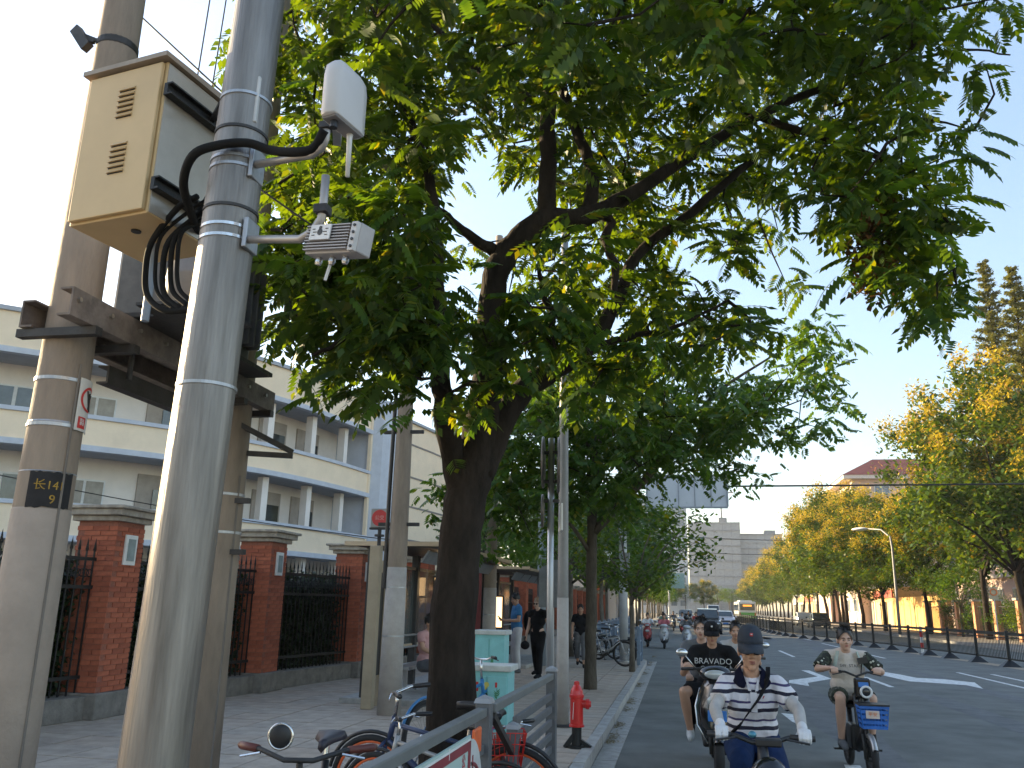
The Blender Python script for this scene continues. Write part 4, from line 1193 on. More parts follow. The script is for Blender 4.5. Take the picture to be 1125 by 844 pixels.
# ------------------------------------------------------------------ black dividing fence on the right
DF = thing('divider_fence', 'low black dividing fence with splayed feet curving along the middle of the road', 'fence', (10.7, 31.7, 0))
rd = MB(); pkb = MB()
basem = MB(); basem.add([(-.30, -.20, 0), (.30, -.20, 0), (.30, .20, 0), (-.30, .20, 0), (-.07, -.06, .20), (.07, -.06, .20), (.07, .06, .20), (-.07, .06, .20)], [(3, 2, 1, 0), (4, 5, 6, 7), (0, 1, 5, 4), (1, 2, 6, 5), (2, 3, 7, 6), (3, 0, 4, 7)])
base_me = basem.mesh('foot'); base_me.materials.append(black_plastic)
pm = MB(); pm.box((0, 0, .60), (.09, .09, 1.10)); post_me = pm.mesh('post'); post_me.materials.append(black_iron)
for i, (x, y) in enumerate(DIV):
    p = obj('post', post_me, None, DF, (x - 10.7, y - 31.7, 0)); q = obj('foot', base_me, None, DF, (x - 10.7, y - 31.7, 0))
    if i < len(DIV) - 1:
        x2, y2 = DIV[i + 1]
        a = Vector((x - 10.7, y - 31.7, 0)); b2 = Vector((x2 - 10.7, y2 - 31.7, 0))
        r1 = MB()
        for z, h in ((1.05, .10), (.25, .05), (.92, .03)): r1.bar(a + Vector((0, 0, z)), b2 + Vector((0, 0, z)), .045, h)
        r1.build('rail', black_iron, DF)
        n = 22 if y < 66 else 10
        pb = MB()
        for k in range(1, n): pb.box(a.lerp(b2, k / n) + Vector((0, 0, .6)), (.016, .016, .68))
        pb.build('bars', black_iron, DF)
BO = thing('delineator_post', 'red and white plastic delineator post in the dividing fence', 'delineator', (9.95, 39.2, 0))
for k in range(5):
    b = MB(); b.lathe([(.055, k * .22 + .03), (.055, k * .22 + .25)], n=14); b.build('stripe', red_paint if k % 2 else white_paint, BO)
b = MB(); b.lathe([(.16, 0), (.14, .03), (.06, .05)], n=16); b.build('foot', black_plastic, BO)
# ---- crown layout of the two nearest trees (clump centres and limb lines, metres)
CROWN_A=[(-3.67,6.21,8.67),(-2.96,5.35,7.7),(-4.23,7.4,9.73),(-4.07,8.39,10.7),(-3.18,6.87,9.32),(-2.7,6.01,8.27),(-3.27,8.43,10.77),(-1.34,4.78,6.67),(-2.03,6.91,9.35),(-2.18,8.26,10.61),(-2.01,7.78,10.18),(-1.06,6.08,8.19),(-1.21,6.93,8.97),(-0.81,5.01,6.79),(-1.05,8.97,11.13),(-0.34,5.71,7.55),(-0.54,7.75,9.61),(-0.23,5.1,6.88),(-0.12,6.34,8.12),(0.06,8.25,10.17),(0.74,8.84,10.53),(0.8,8.25,9.86),(0.86,6.48,8.01),(1.11,8.86,10.57),(1.15,6.84,8.69),(1.38,7.85,9.25),(1.86,7.65,9.32),(1.25,6.15,7.78),(2,7.05,8.7),(-3.44,5.58,7.61),(-4.11,6.45,8.67),(-3.47,6.74,8.71),(-3.34,6.33,8.13),(-3.77,7.79,9.71),(-3.65,7.64,9.5),(-2.59,5.78,7.78),(-2.53,5.78,7.81),(-2.14,6.33,8.16),(-2.94,8.1,9.83),(-1.91,6.21,7.86),(-2.42,8.53,10.42),(-1.41,6.07,7.72),(-1.2,4.86,6.67),(-0.9,4.72,6.24),(-1.37,7.35,8.95),(-0.92,6.86,8.38),(-0.93,7.14,8.79),(-0.79,8.03,9.26),(-0.39,6.64,8.2),(-0.31,5.74,7.4),(-0.09,7.76,9.31),(-0.01,7.71,9.22),(0.14,6.69,8.05),(0.39,5.58,6.81),(0.46,5.55,7.01),(0.62,6.31,7.46),(0.53,4.99,6.53),(1.3,7.96,9.06),(1.35,7.22,8.5),(1.32,6.79,7.83),(1.66,7.25,8.44),(1.85,7.65,8.59),(2.06,7.89,8.97),(2.19,6.75,7.82),(-4.19,6.73,8.33),(-5.08,8.09,9.9),(-5.08,8.21,9.88),(-2.82,5.25,6.7),(-4.18,7.51,8.83),(-3.32,6.05,7.61),(-3.13,6.99,8.62),(-3.83,7.79,9.29),(-2.86,6.61,8.11),(-3.38,8.05,9.31),(-2.19,5.18,6.67),(-2.36,7.14,8.44),(-2.86,8.19,9.42),(-3.15,8.51,9.9),(-2.23,8.15,9.52),(-2.57,8.56,9.76),(-1.86,5.82,7.17),(-1.85,8.18,9.35),(-2.4,8.91,9.76),(-1.78,7.6,8.92),(-0.97,4.95,6.4),(-1.75,8.43,9.68),(-0.94,4.66,5.9),(-1.32,8.35,9.15),(-0.91,5.65,6.72),(-0.82,5.55,6.74),(-0.65,7.23,8.23),(-0.86,9.16,9.9),(-0.41,7.67,8.47),(-0.19,5.81,6.85),(-0.2,4.92,6.11),(0.03,8.71,9.63),(0.18,7.8,8.77),(0.35,8.24,8.82),(0.37,5.08,6.15),(0.54,7,7.86),(0.46,5.64,6.8),(0.54,5.05,6.19),(0.53,4.91,5.98),(1.17,7.58,8.46),(1.27,6.88,7.49),(1.01,7,7.87),(1.72,7.79,8.3),(1.65,7.82,8.57),(1.48,6.42,7.35),(1.63,6.04,6.69),(1.73,7.1,7.82),(1.97,6.48,7.18),(2.22,6.38,6.9),(-4.47,7.53,8.77),(-4.7,8.22,9.48),(-4.22,6.86,8.09),(-4.37,8.04,8.89),(-3.8,6.96,8.19),(-4.41,8.07,8.81),(-4.02,7.92,8.91),(-2.44,5.16,6.46),(-3.97,8.64,9.64),(-3.89,8.39,9.2),(-2.83,5.86,7.16),(-3.37,7.83,8.81),(-2.44,5.84,6.95),(-2.26,5.57,6.47),(-2.84,7.31,8.06),(-2.54,7.19,8.23),(-2.19,6.76,7.53),(-1.71,4.83,5.83),(-2.77,7.54,8.15),(-2.09,7.06,8.08),(-1.98,6.82,7.83),(-1.34,4.9,6.09),(-1.24,5.36,6.19),(-1.58,7.07,7.93),(-1.55,6.8,7.74),(-1.83,8.24,8.9),(-1.38,8.38,8.93),(-1.12,5.3,6.31),(-1.1,5.72,6.64),(-1.39,7.25,7.86),(-0.81,6.54,7.17),(-1.16,8.44,9.07),(-1.26,8.87,9.39),(-0.69,6.97,7.65),(-0.6,7.75,8.29),(-0.72,6.72,7.22),(-0.5,5.87,6.67),(-0.21,6.21,7.05),(-0.17,5.08,5.99),(-0.1,7.94,8.5),(0.08,4.72,5.55),(0.11,6.58,7.18),(-0.05,6.85,7.62),(0.08,5.17,6.03),(0.59,8.06,8.19),(0.29,6.85,7.43),(0.67,8.22,8.43),(0.69,9.02,9.36),(1.03,8.62,8.87),(0.95,6.85,7.34),(0.7,7.52,7.76),(1.38,7.86,8.04),(1.15,6.47,7.08),(1.12,6.26,6.92),(1.48,6.68,7.15),(1.13,6.02,6.68),(1.99,7.67,7.97),(1.84,7.32,7.5),(1.62,6.82,7.04),(1.95,6.91,7.28),(2.19,7.12,7.34),(1.86,6.03,6.49),(2.51,6.93,7.3),(2.16,6.21,6.57),(2.46,6.68,7.08),(2.72,6.43,6.52),(-4.1,6.97,7.47),(-4.49,7.99,8.28),(-3.48,5.79,6.47),(-3.13,5.69,6.57),(-3.68,7.13,7.78),(-4.45,8.25,8.72),(-4.05,8.75,8.88),(-2.82,5.94,6.8),(-3.77,7.79,8.26),(-2.52,5.6,6.49),(-2.72,7.06,7.52),(-3.05,7.32,7.73),(-3.28,7.91,8.2),(-2.25,5.43,6.19),(-1.95,5.19,6.1),(-2.37,7.27,7.52),(-2.09,6.27,6.94),(-1.44,5.25,5.92),(-2.56,8,8.46),(-2.26,8.27,8.58),(-2.47,7.77,7.87),(-2.13,8.83,8.97),(-2.05,8.11,8.36),(-1.7,7.22,7.5),(-2.36,9.02,9.22),(-1.03,5.69,6.21),(-0.96,4.68,5.41),(-1.54,7.29,7.61),(-1.23,8.99,8.93),(-0.99,6.8,7.09),(-0.74,4.65,5.49),(-0.6,6.65,6.85),(-0.54,6.41,6.59),(-0.49,4.74,5.36),(-0.32,7.94,7.93),(-0.14,8.18,7.83),(-0.12,6.37,6.48),(-0.27,6.69,7.1),(0.01,6.5,6.76),(0.22,7.83,7.75),(-0.06,8.09,7.87),(-0.06,7.52,7.6),(0.63,8.14,7.71),(0.61,8.83,8.33),(0.65,7.54,7.53),(0.21,4.93,5.35),(0.76,6.56,6.78),(0.72,6.98,6.94),(0.99,7.84,7.59),(0.76,8.69,8.25),(1.05,6.17,6.23),(1.1,6.74,6.84),(1.25,6.95,6.89),(1.07,6.26,6.44),(1.48,7.95,7.49),(1.41,6.92,7.02),(1.63,8,7.56),(1.35,6,6.01),(2.08,7.8,7.31),(1.76,7.2,7.16),(2.1,6.94,6.92),(2.43,7.86,7.44),(2.22,7.29,7.21),(1.9,6.02,6.07),(2.01,6.36,6.4),(2.23,6.48,6.51),(2.88,7.64,7.11),(3.05,7.5,7.3),(-3.84,6.39,6.71),(-4.48,7.59,7.59),(-4.19,8.25,8.25),(-3.01,5.76,6.18),(-4.09,7.88,7.94),(-3.54,6.58,6.81),(-2.49,5.55,5.94),(-4.05,8.44,8.17),(-3.1,6.43,6.69),(-2.69,6.83,6.92),(-2.23,5.84,6.09),(-2.88,7.69,7.35),(-2.09,4.94,5.43),(-2.84,8.11,7.87),(-2.29,6.69,6.7),(-2.87,8.59,8.36),(-2.06,7.68,7.24),(-1.96,7.3,7.02),(-1.45,5.46,5.86),(-1.23,5.59,5.91),(-1.85,8.29,7.83),(-1.73,7.83,7.39),(-1.5,8.9,8.24),(-1.44,7.32,7.13),(-1.29,7.51,7.15),(-0.73,6.04,6.08),(-0.65,5.96,6.04),(-1.42,9.15,8.67),(-0.94,7.85,7.23),(-0.44,5.33,5.64),(-0.53,6.56,6.43),(-0.77,7.17,7.06),(-0.6,8.12,7.37),(-0.32,8.39,7.59),(-0.1,8.02,7.25),(-0.39,7.78,7.11),(-0.31,7.59,7.1),(0.04,8.76,8.11),(0.21,8.62,7.69),(-0.01,8.99,8.06),(0.41,5.43,5.67),(0.54,6.85,6.47),(0.34,5.39,5.66),(0.48,5.05,5.31),(1.16,10.03,8.72),(0.6,6.06,6.05),(1.03,8.43,7.56),(1.48,9.72,8.3),(1.21,7.4,6.92),(1.14,6.52,6.34),(1.02,6.8,6.56),(1.52,7.08,6.53),(1.62,7.39,6.94),(1.72,6.51,6.27),(1.68,7.38,6.81),(1.77,7.6,6.78),(1.83,6.27,5.92),(2.27,7.74,6.93),(1.99,7.09,6.68),(1.96,6.21,6.01),(2.71,6.87,6.18),(-3.33,5.58,5.81),(-3.46,5.85,6.08),(-4.04,7.87,7.18),(-4.32,8.45,7.98),(-4.16,7.72,7.48),(-3.07,6.11,5.96),(-3.76,8.66,8.07),(-2.98,6.82,6.37),(-3.67,8.43,7.46),(-2.77,6.68,6.35),(-2.08,5.51,5.56),(-3.1,7.69,6.9),(-2.69,6.45,6.36),(-1.95,5.68,5.73),(-2.03,5.71,5.66),(-2.74,7.54,6.83),(-2.3,7.62,7.02),(-2.13,7.27,6.9),(-2.14,7.82,6.87),(-1.95,7.32,6.91),(-1.71,7.75,6.87),(-1.47,6.27,6.12),(-1.89,7.82,7.07),(-1.01,6.17,6),(-1.45,7.75,6.99),(-1.33,7.11,6.72),(-1.35,8.54,7.27),(-1.4,8.94,7.76),(-1.1,7.75,7.07),(-0.46,6.57,6.19),(-0.45,6.7,6.08),(-0.69,6.32,6.03),(-0.57,8.97,7.71),(-0.35,8.67,7.32),(-0.33,6.38,6.04),(-0.41,8.06,7.29),(0.26,8.62,7.14),(0.05,6.74,6.15),(0.19,8.25,6.97),(0.56,8.29,6.99),(0.68,9.76,8.24),(0.43,8.35,7.13),(0.78,8.06,6.82),(1.08,8.9,7.53),(0.86,8.51,7.28),(1.38,8.48,7.2),(1.61,10.13,8.18),(1.16,8.77,7.37),(1.64,7.79,6.77),(1.46,6.88,5.93),(1.57,6.55,6),(1.76,6.89,6.18),(1.99,7.13,6.17),(1.9,7.05,6.32),(-4.69,8.03,6.86),(-3.5,6.57,5.86),(-3.29,6.62,5.99),(-2.54,5.23,5.01),(-3.73,7.73,6.78),(-2.89,6.05,5.58),(-2.54,5.6,5.43),(-2.9,6.67,6.04),(-3.36,7.37,6.44),(-2.8,6.93,6.12),(-3.04,7.33,6.28),(-2.76,6.99,6.19),(-2.16,6.38,5.65),(-2.01,6.13,5.77),(-1.69,5.18,4.94),(-2.86,8.22,6.98),(-2.6,8.51,7.21),(-2.28,7.82,6.57),(-1.74,7.29,6.28),(-1.78,8.59,7.25),(-1.2,7.51,6.26),(-1.19,8.15,6.57),(-0.91,6.86,6.09),(-0.8,6.29,5.68),(-0.93,9.02,7.38),(-0.66,7.83,6.51),(-0.66,8.65,7.03),(-0.44,8.43,6.67),(-0.15,8.55,6.68),(-0.25,8.61,7.07),(0.22,9.69,7.31),(0.09,8.48,6.7),(-0.07,8.56,7.01),(0.36,6.85,5.67),(0.46,9.11,7.33),(0.59,8.59,6.64),(0.78,9.37,7.3),(0.71,7.4,6.26),(1.19,8.88,7.06),(1.12,7.53,6.03),(1.52,7.94,6.45),(1.39,7.49,5.92),(1.63,7.34,5.91),(1.56,6.55,5.5),(1.98,7.83,6.25),(1.82,6.28,5.43),(1.69,6.26,5.18),(2.22,7.18,5.93),(2.67,7.2,5.77),(-3.94,7.41,6.15),(-4.29,7.93,6.51),(-2.73,5.47,4.94),(-3.73,7.57,5.99),(-4,7.85,6.33),(-3.87,7.98,6.33),(-2.73,6.33,5.43),(-3.46,7.76,6.08),(-3.3,7.46,5.9),(-2.92,6.64,5.55),(-3.42,8.67,6.91),(-2.12,5.6,5.09),(-3.24,7.84,6.18),(-2.38,5.95,5.29),(-2.15,6.02,5.36),(-2.79,8.97,7.09),(-2.71,8.57,6.61),(-2.27,7.14,5.89),(-2.73,8.85,6.65),(-1.3,7.11,5.82),(-1.77,8.89,6.93),(-1.17,7.49,5.75),(-1.09,9,6.73),(-1.36,8.89,6.7),(-0.6,7.32,5.9),(-0.84,8,5.99),(-0.64,8.45,6.25),(-0.43,8.82,6.47),(-0.24,9.45,6.85),(-0.43,8.23,6.29),(0.19,7.92,6.08),(0.13,8.32,6.22),(0.39,8.5,6.26),(0.64,8.8,6.44),(0.72,9.06,6.48),(0.73,8.4,6.09),(0.87,8.16,6.21),(0.8,8.73,6.25),(1.1,8.77,6.29),(1.23,8.75,6.28),(1.22,9.49,6.62),(1.29,7,5.55),(1.46,7.1,5.66),(1.17,6.09,5.06),(1.63,7.16,5.43),(1.64,7.25,5.52),(1.74,7.76,5.94),(1.78,6.75,5.14),(1.71,6.57,5.27),(2.24,7.85,5.94),(2.47,7.95,5.8),(2.19,6.64,5.22),(-2.98,5.47,4.79),(-3.86,7.18,5.77),(-4.79,8.31,6.26),(-3.71,7.93,5.91),(-3.25,6.41,5.12),(-3.42,6.69,5.15),(-3.82,7.6,5.89),(-3.39,7.35,5.82),(-2.13,5.13,4.4),(-2.26,5.18,4.36),(-2.89,6.47,5.17),(-1.96,5.24,4.43),(-2.76,6.93,5.42),(-2.97,7.69,5.79),(-2.94,8.66,6.45),(-1.95,5.92,4.93),(-1.59,4.85,4.2),(-0.83,7.4,5.59),(-0.93,7.48,5.39),(-0.57,9.02,6.49),(-0.79,8.51,6.17),(-0.54,8.19,5.93),(-0.42,7.27,5.29),(-0.34,7.66,5.69),(-0.28,8.87,6.25),(0.13,9.23,6.2),(0.58,8.18,5.76),(0.67,8.32,6.02),(0.87,9.94,6.88),(1.16,8.64,6.09),(1.19,6.26,4.78),(1.42,7.11,5.04),(1.83,7.96,5.66),(1.45,6.26,4.85),(1.71,7.74,5.34),(2.01,7.32,5.08),(1.98,6.95,4.87),(1.8,6.92,5.04),(2.06,6.38,4.61),(1.87,6.13,4.62),(1.91,6.57,4.81),(-3.41,6.28,4.75),(-3.39,6.14,4.56),(-3.26,5.95,4.64),(-3.19,6.27,4.58),(-2.98,5.87,4.68),(-2.92,5.72,4.31),(-2.84,6.14,4.64),(-2.69,6.24,4.52),(-2.46,5.79,4.47),(-2.77,6.44,4.61),(-2.18,5.43,4.2),(-1.95,4.99,4.14),(-2.38,5.99,4.46),(-2.35,6.11,4.52),(-1.76,4.95,4.15),(-2.01,6.13,4.68),(-1.98,5.58,4.29),(-2.38,9.07,5.82),(-1.57,8.69,5.71),(-1.06,8.45,5.37),(-0.75,6.03,4.48),(-0.9,6.31,4.5),(-0.79,9.07,5.96),(-0.7,8.95,5.94),(-0.59,8.73,5.68),(-0.24,8.13,5.36),(-0.35,8.42,5.56),(-0.29,8.25,5.55),(0.02,7.7,5.27),(-0.11,8.71,5.7),(0.26,7.85,5.28),(0.56,9.03,5.59),(1.03,9.21,5.99),(0.67,8.66,5.54),(1.32,9.82,6.1),(1.57,6.88,4.85),(1.48,6.41,4.39),(1.75,6.99,4.71),(2.12,7.44,4.87),(1.66,6.7,4.57),(2.18,7.32,4.92),(2.28,7.54,4.92),(1.92,6.63,4.65),(-3.19,5.71,4.15),(-3.12,6.18,4.4),(-3.11,6.19,4.37),(-2.46,4.92,3.89),(-2.87,6.26,4.45),(-2.85,6.28,4.5),(-2.48,6.12,4.12),(-2.02,5.41,3.89),(-1.85,5.01,3.76),(-1.94,5.34,3.91),(-2.1,5.73,4.17),(-2.17,6.5,4.4),(-1.91,6.05,4.24),(-1.62,4.99,3.68),(-1.49,7.59,5.01),(-1.65,8.63,5.24),(-1.01,7.22,4.49),(-0.98,7.54,4.78),(-1.27,8.97,5.23),(-0.54,8.09,4.92),(-0.56,6.5,4.18),(-0.49,8.29,5.09),(-0.5,8.78,5.31),(-0.22,8.32,5.07),(-0.02,8.48,5.19),(-0.08,9.03,5.34),(0.25,8.08,4.8),(0.67,8.49,5.24),(1.28,9.24,5.24),(1.99,7.3,4.62),(1.95,7.34,4.64),(2.15,6.93,4.23),(2.19,7.72,4.59),(2.16,7.38,4.45),(2.16,6.56,4.24),(-3.32,6.4,3.95),(-2.65,5.53,3.71),(-2.6,5.37,3.8),(-3.14,6.54,4.25),(-2.55,6.05,3.98),(-2.21,5.47,3.7),(-2.38,5.95,3.75),(-2.4,5.99,4.01),(-2.24,5.94,3.84),(-1.82,4.9,3.5),(-2.27,6.03,3.8),(-1.79,5.35,3.69),(-2.22,6.4,3.91),(-1.73,5.11,3.51),(-1.69,6.13,3.84),(-1.37,5.68,3.64),(-1.58,7.68,4.61),(-1.03,5.67,3.8),(-1.27,7.09,4.21),(-0.87,6.76,3.98),(-0.77,5.77,3.76),(-0.87,6.11,3.89),(-0.57,8.49,4.8),(-0.85,8.07,4.72),(-0.68,6.55,4.06),(-0.26,8.01,4.4),(-0.27,7.59,4.53),(-0.27,8.34,4.46),(0.05,8.49,4.68),(-0.11,7.74,4.47),(-0.06,7.15,4.21),(0.39,8.15,4.51),(0.33,6.87,4.02),(0.57,8.19,4.63),(0.78,8,4.29),(0.54,6.6,3.85),(2.23,7.66,4.27),(2.04,6.63,4.01),(-2.89,5.85,3.71),(-2.8,6.23,3.57),(-2.46,5.65,3.61),(-2.62,6.56,3.84),(-1.99,5.54,3.51),(-1.99,5.1,3.31),(-1.9,5.36,3.45),(-1.63,5.32,3.44),(-1.68,5.4,3.4),(-1.97,6.4,3.87),(-2.07,7.85,4.27),(-1.2,5.85,3.49),(-1.49,7.31,3.83),(-1.78,8.13,4.29),(-1.33,7.39,3.84),(-0.96,6.01,3.69),(-0.82,6.7,3.91),(-0.84,5.85,3.48),(-0.88,7.84,4.25),(-0.81,8.23,4.12),(-0.62,7.55,3.86),(-0.55,6.86,3.64),(-0.2,6.54,3.69),(-0.22,7.94,3.95),(-0.42,8.13,4.09),(-0.1,8.29,4.17),(0.12,6.57,3.68),(0.34,8.34,4.37),(0.52,7.41,4.04),(-2.55,6.24,3.47),(-2.09,5.51,3.13),(-2.05,5.4,3.12),(-1.76,5.54,3.19),(-1.62,5.81,3.15),(-1.35,5.95,3.27),(-0.84,7.3,3.65),(-0.74,8.37,4.03),(-0.69,6.66,3.33),(-0.41,6.87,3.6)]
CROWN_B=[(2.23,15.07,5.91),(2.76,15.27,6.2),(2.93,17.53,7.24),(2.99,18.85,7.63),(3.1,18.66,7.74),(-3,17.54,6.03),(-3.26,17.5,6.14),(-2.86,16.37,6.29),(-3.33,17.04,6.06),(-2.51,15.29,5.69),(-2.2,15.32,5.44),(-2.43,17.32,6.37),(-2.39,15.71,5.89),(-1.7,15.54,5.93),(-2.42,18.05,6.66),(-2.24,17.87,6.37),(-1.25,15,5.95),(-1.3,19.02,6.94),(-1.61,17.29,6.62),(-1.69,17.88,6.57),(-1.41,19.2,7.13),(-1.08,16.37,6.31),(-1.53,18.49,6.82),(-0.78,16.24,6.1),(-1.01,19.19,7.02),(-1,16.52,6.26),(-0.68,15.28,5.61),(-0.56,17.71,6.28),(-1.03,18.43,6.84),(-0.9,18.76,6.48),(-0.14,15.15,5.41),(-0.15,18.81,6.33),(-0.21,15.18,5.95),(0.16,16.89,6.34),(0.13,17.26,5.92),(-0.27,18.79,6.25),(0.52,16.86,6.13),(0.65,17.24,6.36),(1.11,17.3,6.1),(1.06,17.06,5.83),(1.42,18.4,6.22),(1.55,17.39,6.17),(1.71,16.04,5.64),(1.58,16.52,5.69),(2.24,17.66,6.25),(3.25,19.06,6.69),(2.82,17.04,6.04),(2.85,18.96,6.83),(-4.02,18.6,5.62),(-3.92,16.73,5.05),(-3.64,15.23,5.08),(-4.08,18.35,6.18),(-3.66,18.44,5.52),(-2.99,18.44,5.75),(-2.45,15.88,4.83),(-3.09,15.85,4.97),(-2.93,17,5.49),(-2.87,17.9,5.96),(-2.98,18.53,5.76),(-2.29,15.02,5.31),(-2.28,15.02,4.84),(-1.9,17.28,5.76),(-2.01,14.85,4.98),(-2.18,16.68,5.19),(-2.09,15.37,5.08),(-2.49,16.59,5.09),(-1.78,15.84,4.86),(-1.11,14.98,4.99),(-1.41,17.65,5.8),(-1.28,18.6,5.51),(-1.85,17.05,5.22),(-1.46,18.98,5.76),(-2.02,18.66,5.62),(-1.69,19.19,5.59),(-1.24,19.09,5.6),(-0.69,16.51,5.2),(-0.64,15.63,5.32),(-0.4,17.86,5.94),(-0.59,18.42,5.54),(-0.93,17.78,5.19),(-0.47,18.47,5.41),(-0.82,16.84,5.43),(-0.62,15.52,5.08),(-0.23,14.94,4.65),(-0.24,18.99,5.68),(-0.35,17.69,5.47),(-0.11,15.5,5.09),(0.38,18.63,5.74),(-0.09,17.33,5.55),(0.08,16.41,5.43),(-0.28,18.05,5.22),(0.92,16.36,5.03),(0.92,18.3,5.51),(0.93,16.77,5.08),(0.47,16.33,5.18),(0.38,15.71,5.31),(0.85,17.81,5.16),(1.05,18.48,6.02),(1.23,16.45,5.17),(1.11,15.09,4.73),(1.06,15.18,5.25),(1.27,17.98,5.38),(1.45,15.58,5.03),(1.28,19.09,5.58),(2.1,16.67,5.06),(1.66,15.3,5.28),(2.61,18.61,5.34),(2.76,16.32,4.99),(3.56,19.06,6.14),(-3.62,18.21,4.65),(-3.43,17.01,4.66),(-3.57,15.78,4.52),(-4.53,19.02,4.98),(-4.22,18.08,4.77),(-3.7,18.81,4.9),(-3.21,17.47,5.01),(-2.92,15.13,4.44),(-2.96,15.12,4.24),(-3.02,16.82,4.78),(-3.05,17.08,4.31),(-3.06,18.11,4.49),(-3.18,18.2,5.05),(-1.96,15.1,4.11),(-1.92,14.84,4.07),(-2.3,17.7,5.09),(-2.06,15.74,4.65),(-2.06,16.28,4.51),(-2.06,15.54,4.49),(-2.26,18.26,4.73),(-1.28,18.53,4.86),(-1.74,18.32,4.49),(-1.54,19.08,5.23),(-1.72,16.32,4.42),(-1.78,18.93,5.36),(-1.57,16.96,4.96),(-1.57,18.15,5),(-1.01,18.64,5.09),(-0.82,18.53,4.9),(-0.87,16.13,4.55),(-0.65,19.12,4.98),(-0.62,15.1,4.1),(-0.52,18.5,4.54),(-0.96,14.99,4.52),(-0.98,18.24,5.07),(-0.19,15.68,4.53),(0.27,15.15,4.19),(0.01,16.92,4.78),(0.06,17.9,5.08),(-0.22,17.82,4.76),(0.23,17.04,4.79),(-0.31,16.25,4.76),(-0.09,14.9,4.39),(0.8,18.28,4.99),(0.98,17.71,4.37),(0.69,17.62,5),(0.77,19.08,5.29),(0.58,18.19,4.71),(1.63,18.14,4.45),(1.2,18.98,5.32),(-4.59,16.48,3.77),(-4.54,16.23,3.74),(-4.62,18.88,3.8),(-3.14,15.61,3.66),(-3.53,15.03,3.85),(-3.79,16.72,3.85),(-4.54,19.09,3.92),(-3.55,16.77,4.24),(-3.15,16.49,3.64),(-2.97,16.85,4.14),(-3.17,16.76,3.73),(-2.84,17.86,4.3),(-3.04,15.42,3.89),(-2.95,15.44,3.55),(-3.13,16.02,3.69),(-2.12,16.71,3.78),(-2.23,14.96,3.63),(-2.02,14.96,3.78),(-2.07,15.26,3.71),(-2.44,16.12,3.5),(-2.6,17.93,4),(-2.34,17.29,3.91),(-1.22,16.37,3.58),(-1.13,17.15,3.95),(-1.28,15.07,3.92),(-1.09,15.28,3.49),(-1.2,15.29,3.83),(-1.05,15.4,3.8),(-1.1,16.84,4.24),(-4.37,16.49,3.29),(-4.48,17.93,3.63),(-4.15,18.22,3),(-3.53,14.89,2.83),(-3.6,16.39,3.32),(-3.23,17.25,3.07),(-3.31,17.15,3.31),(-2.54,15.23,2.75),(-2.7,18.22,3.41)]
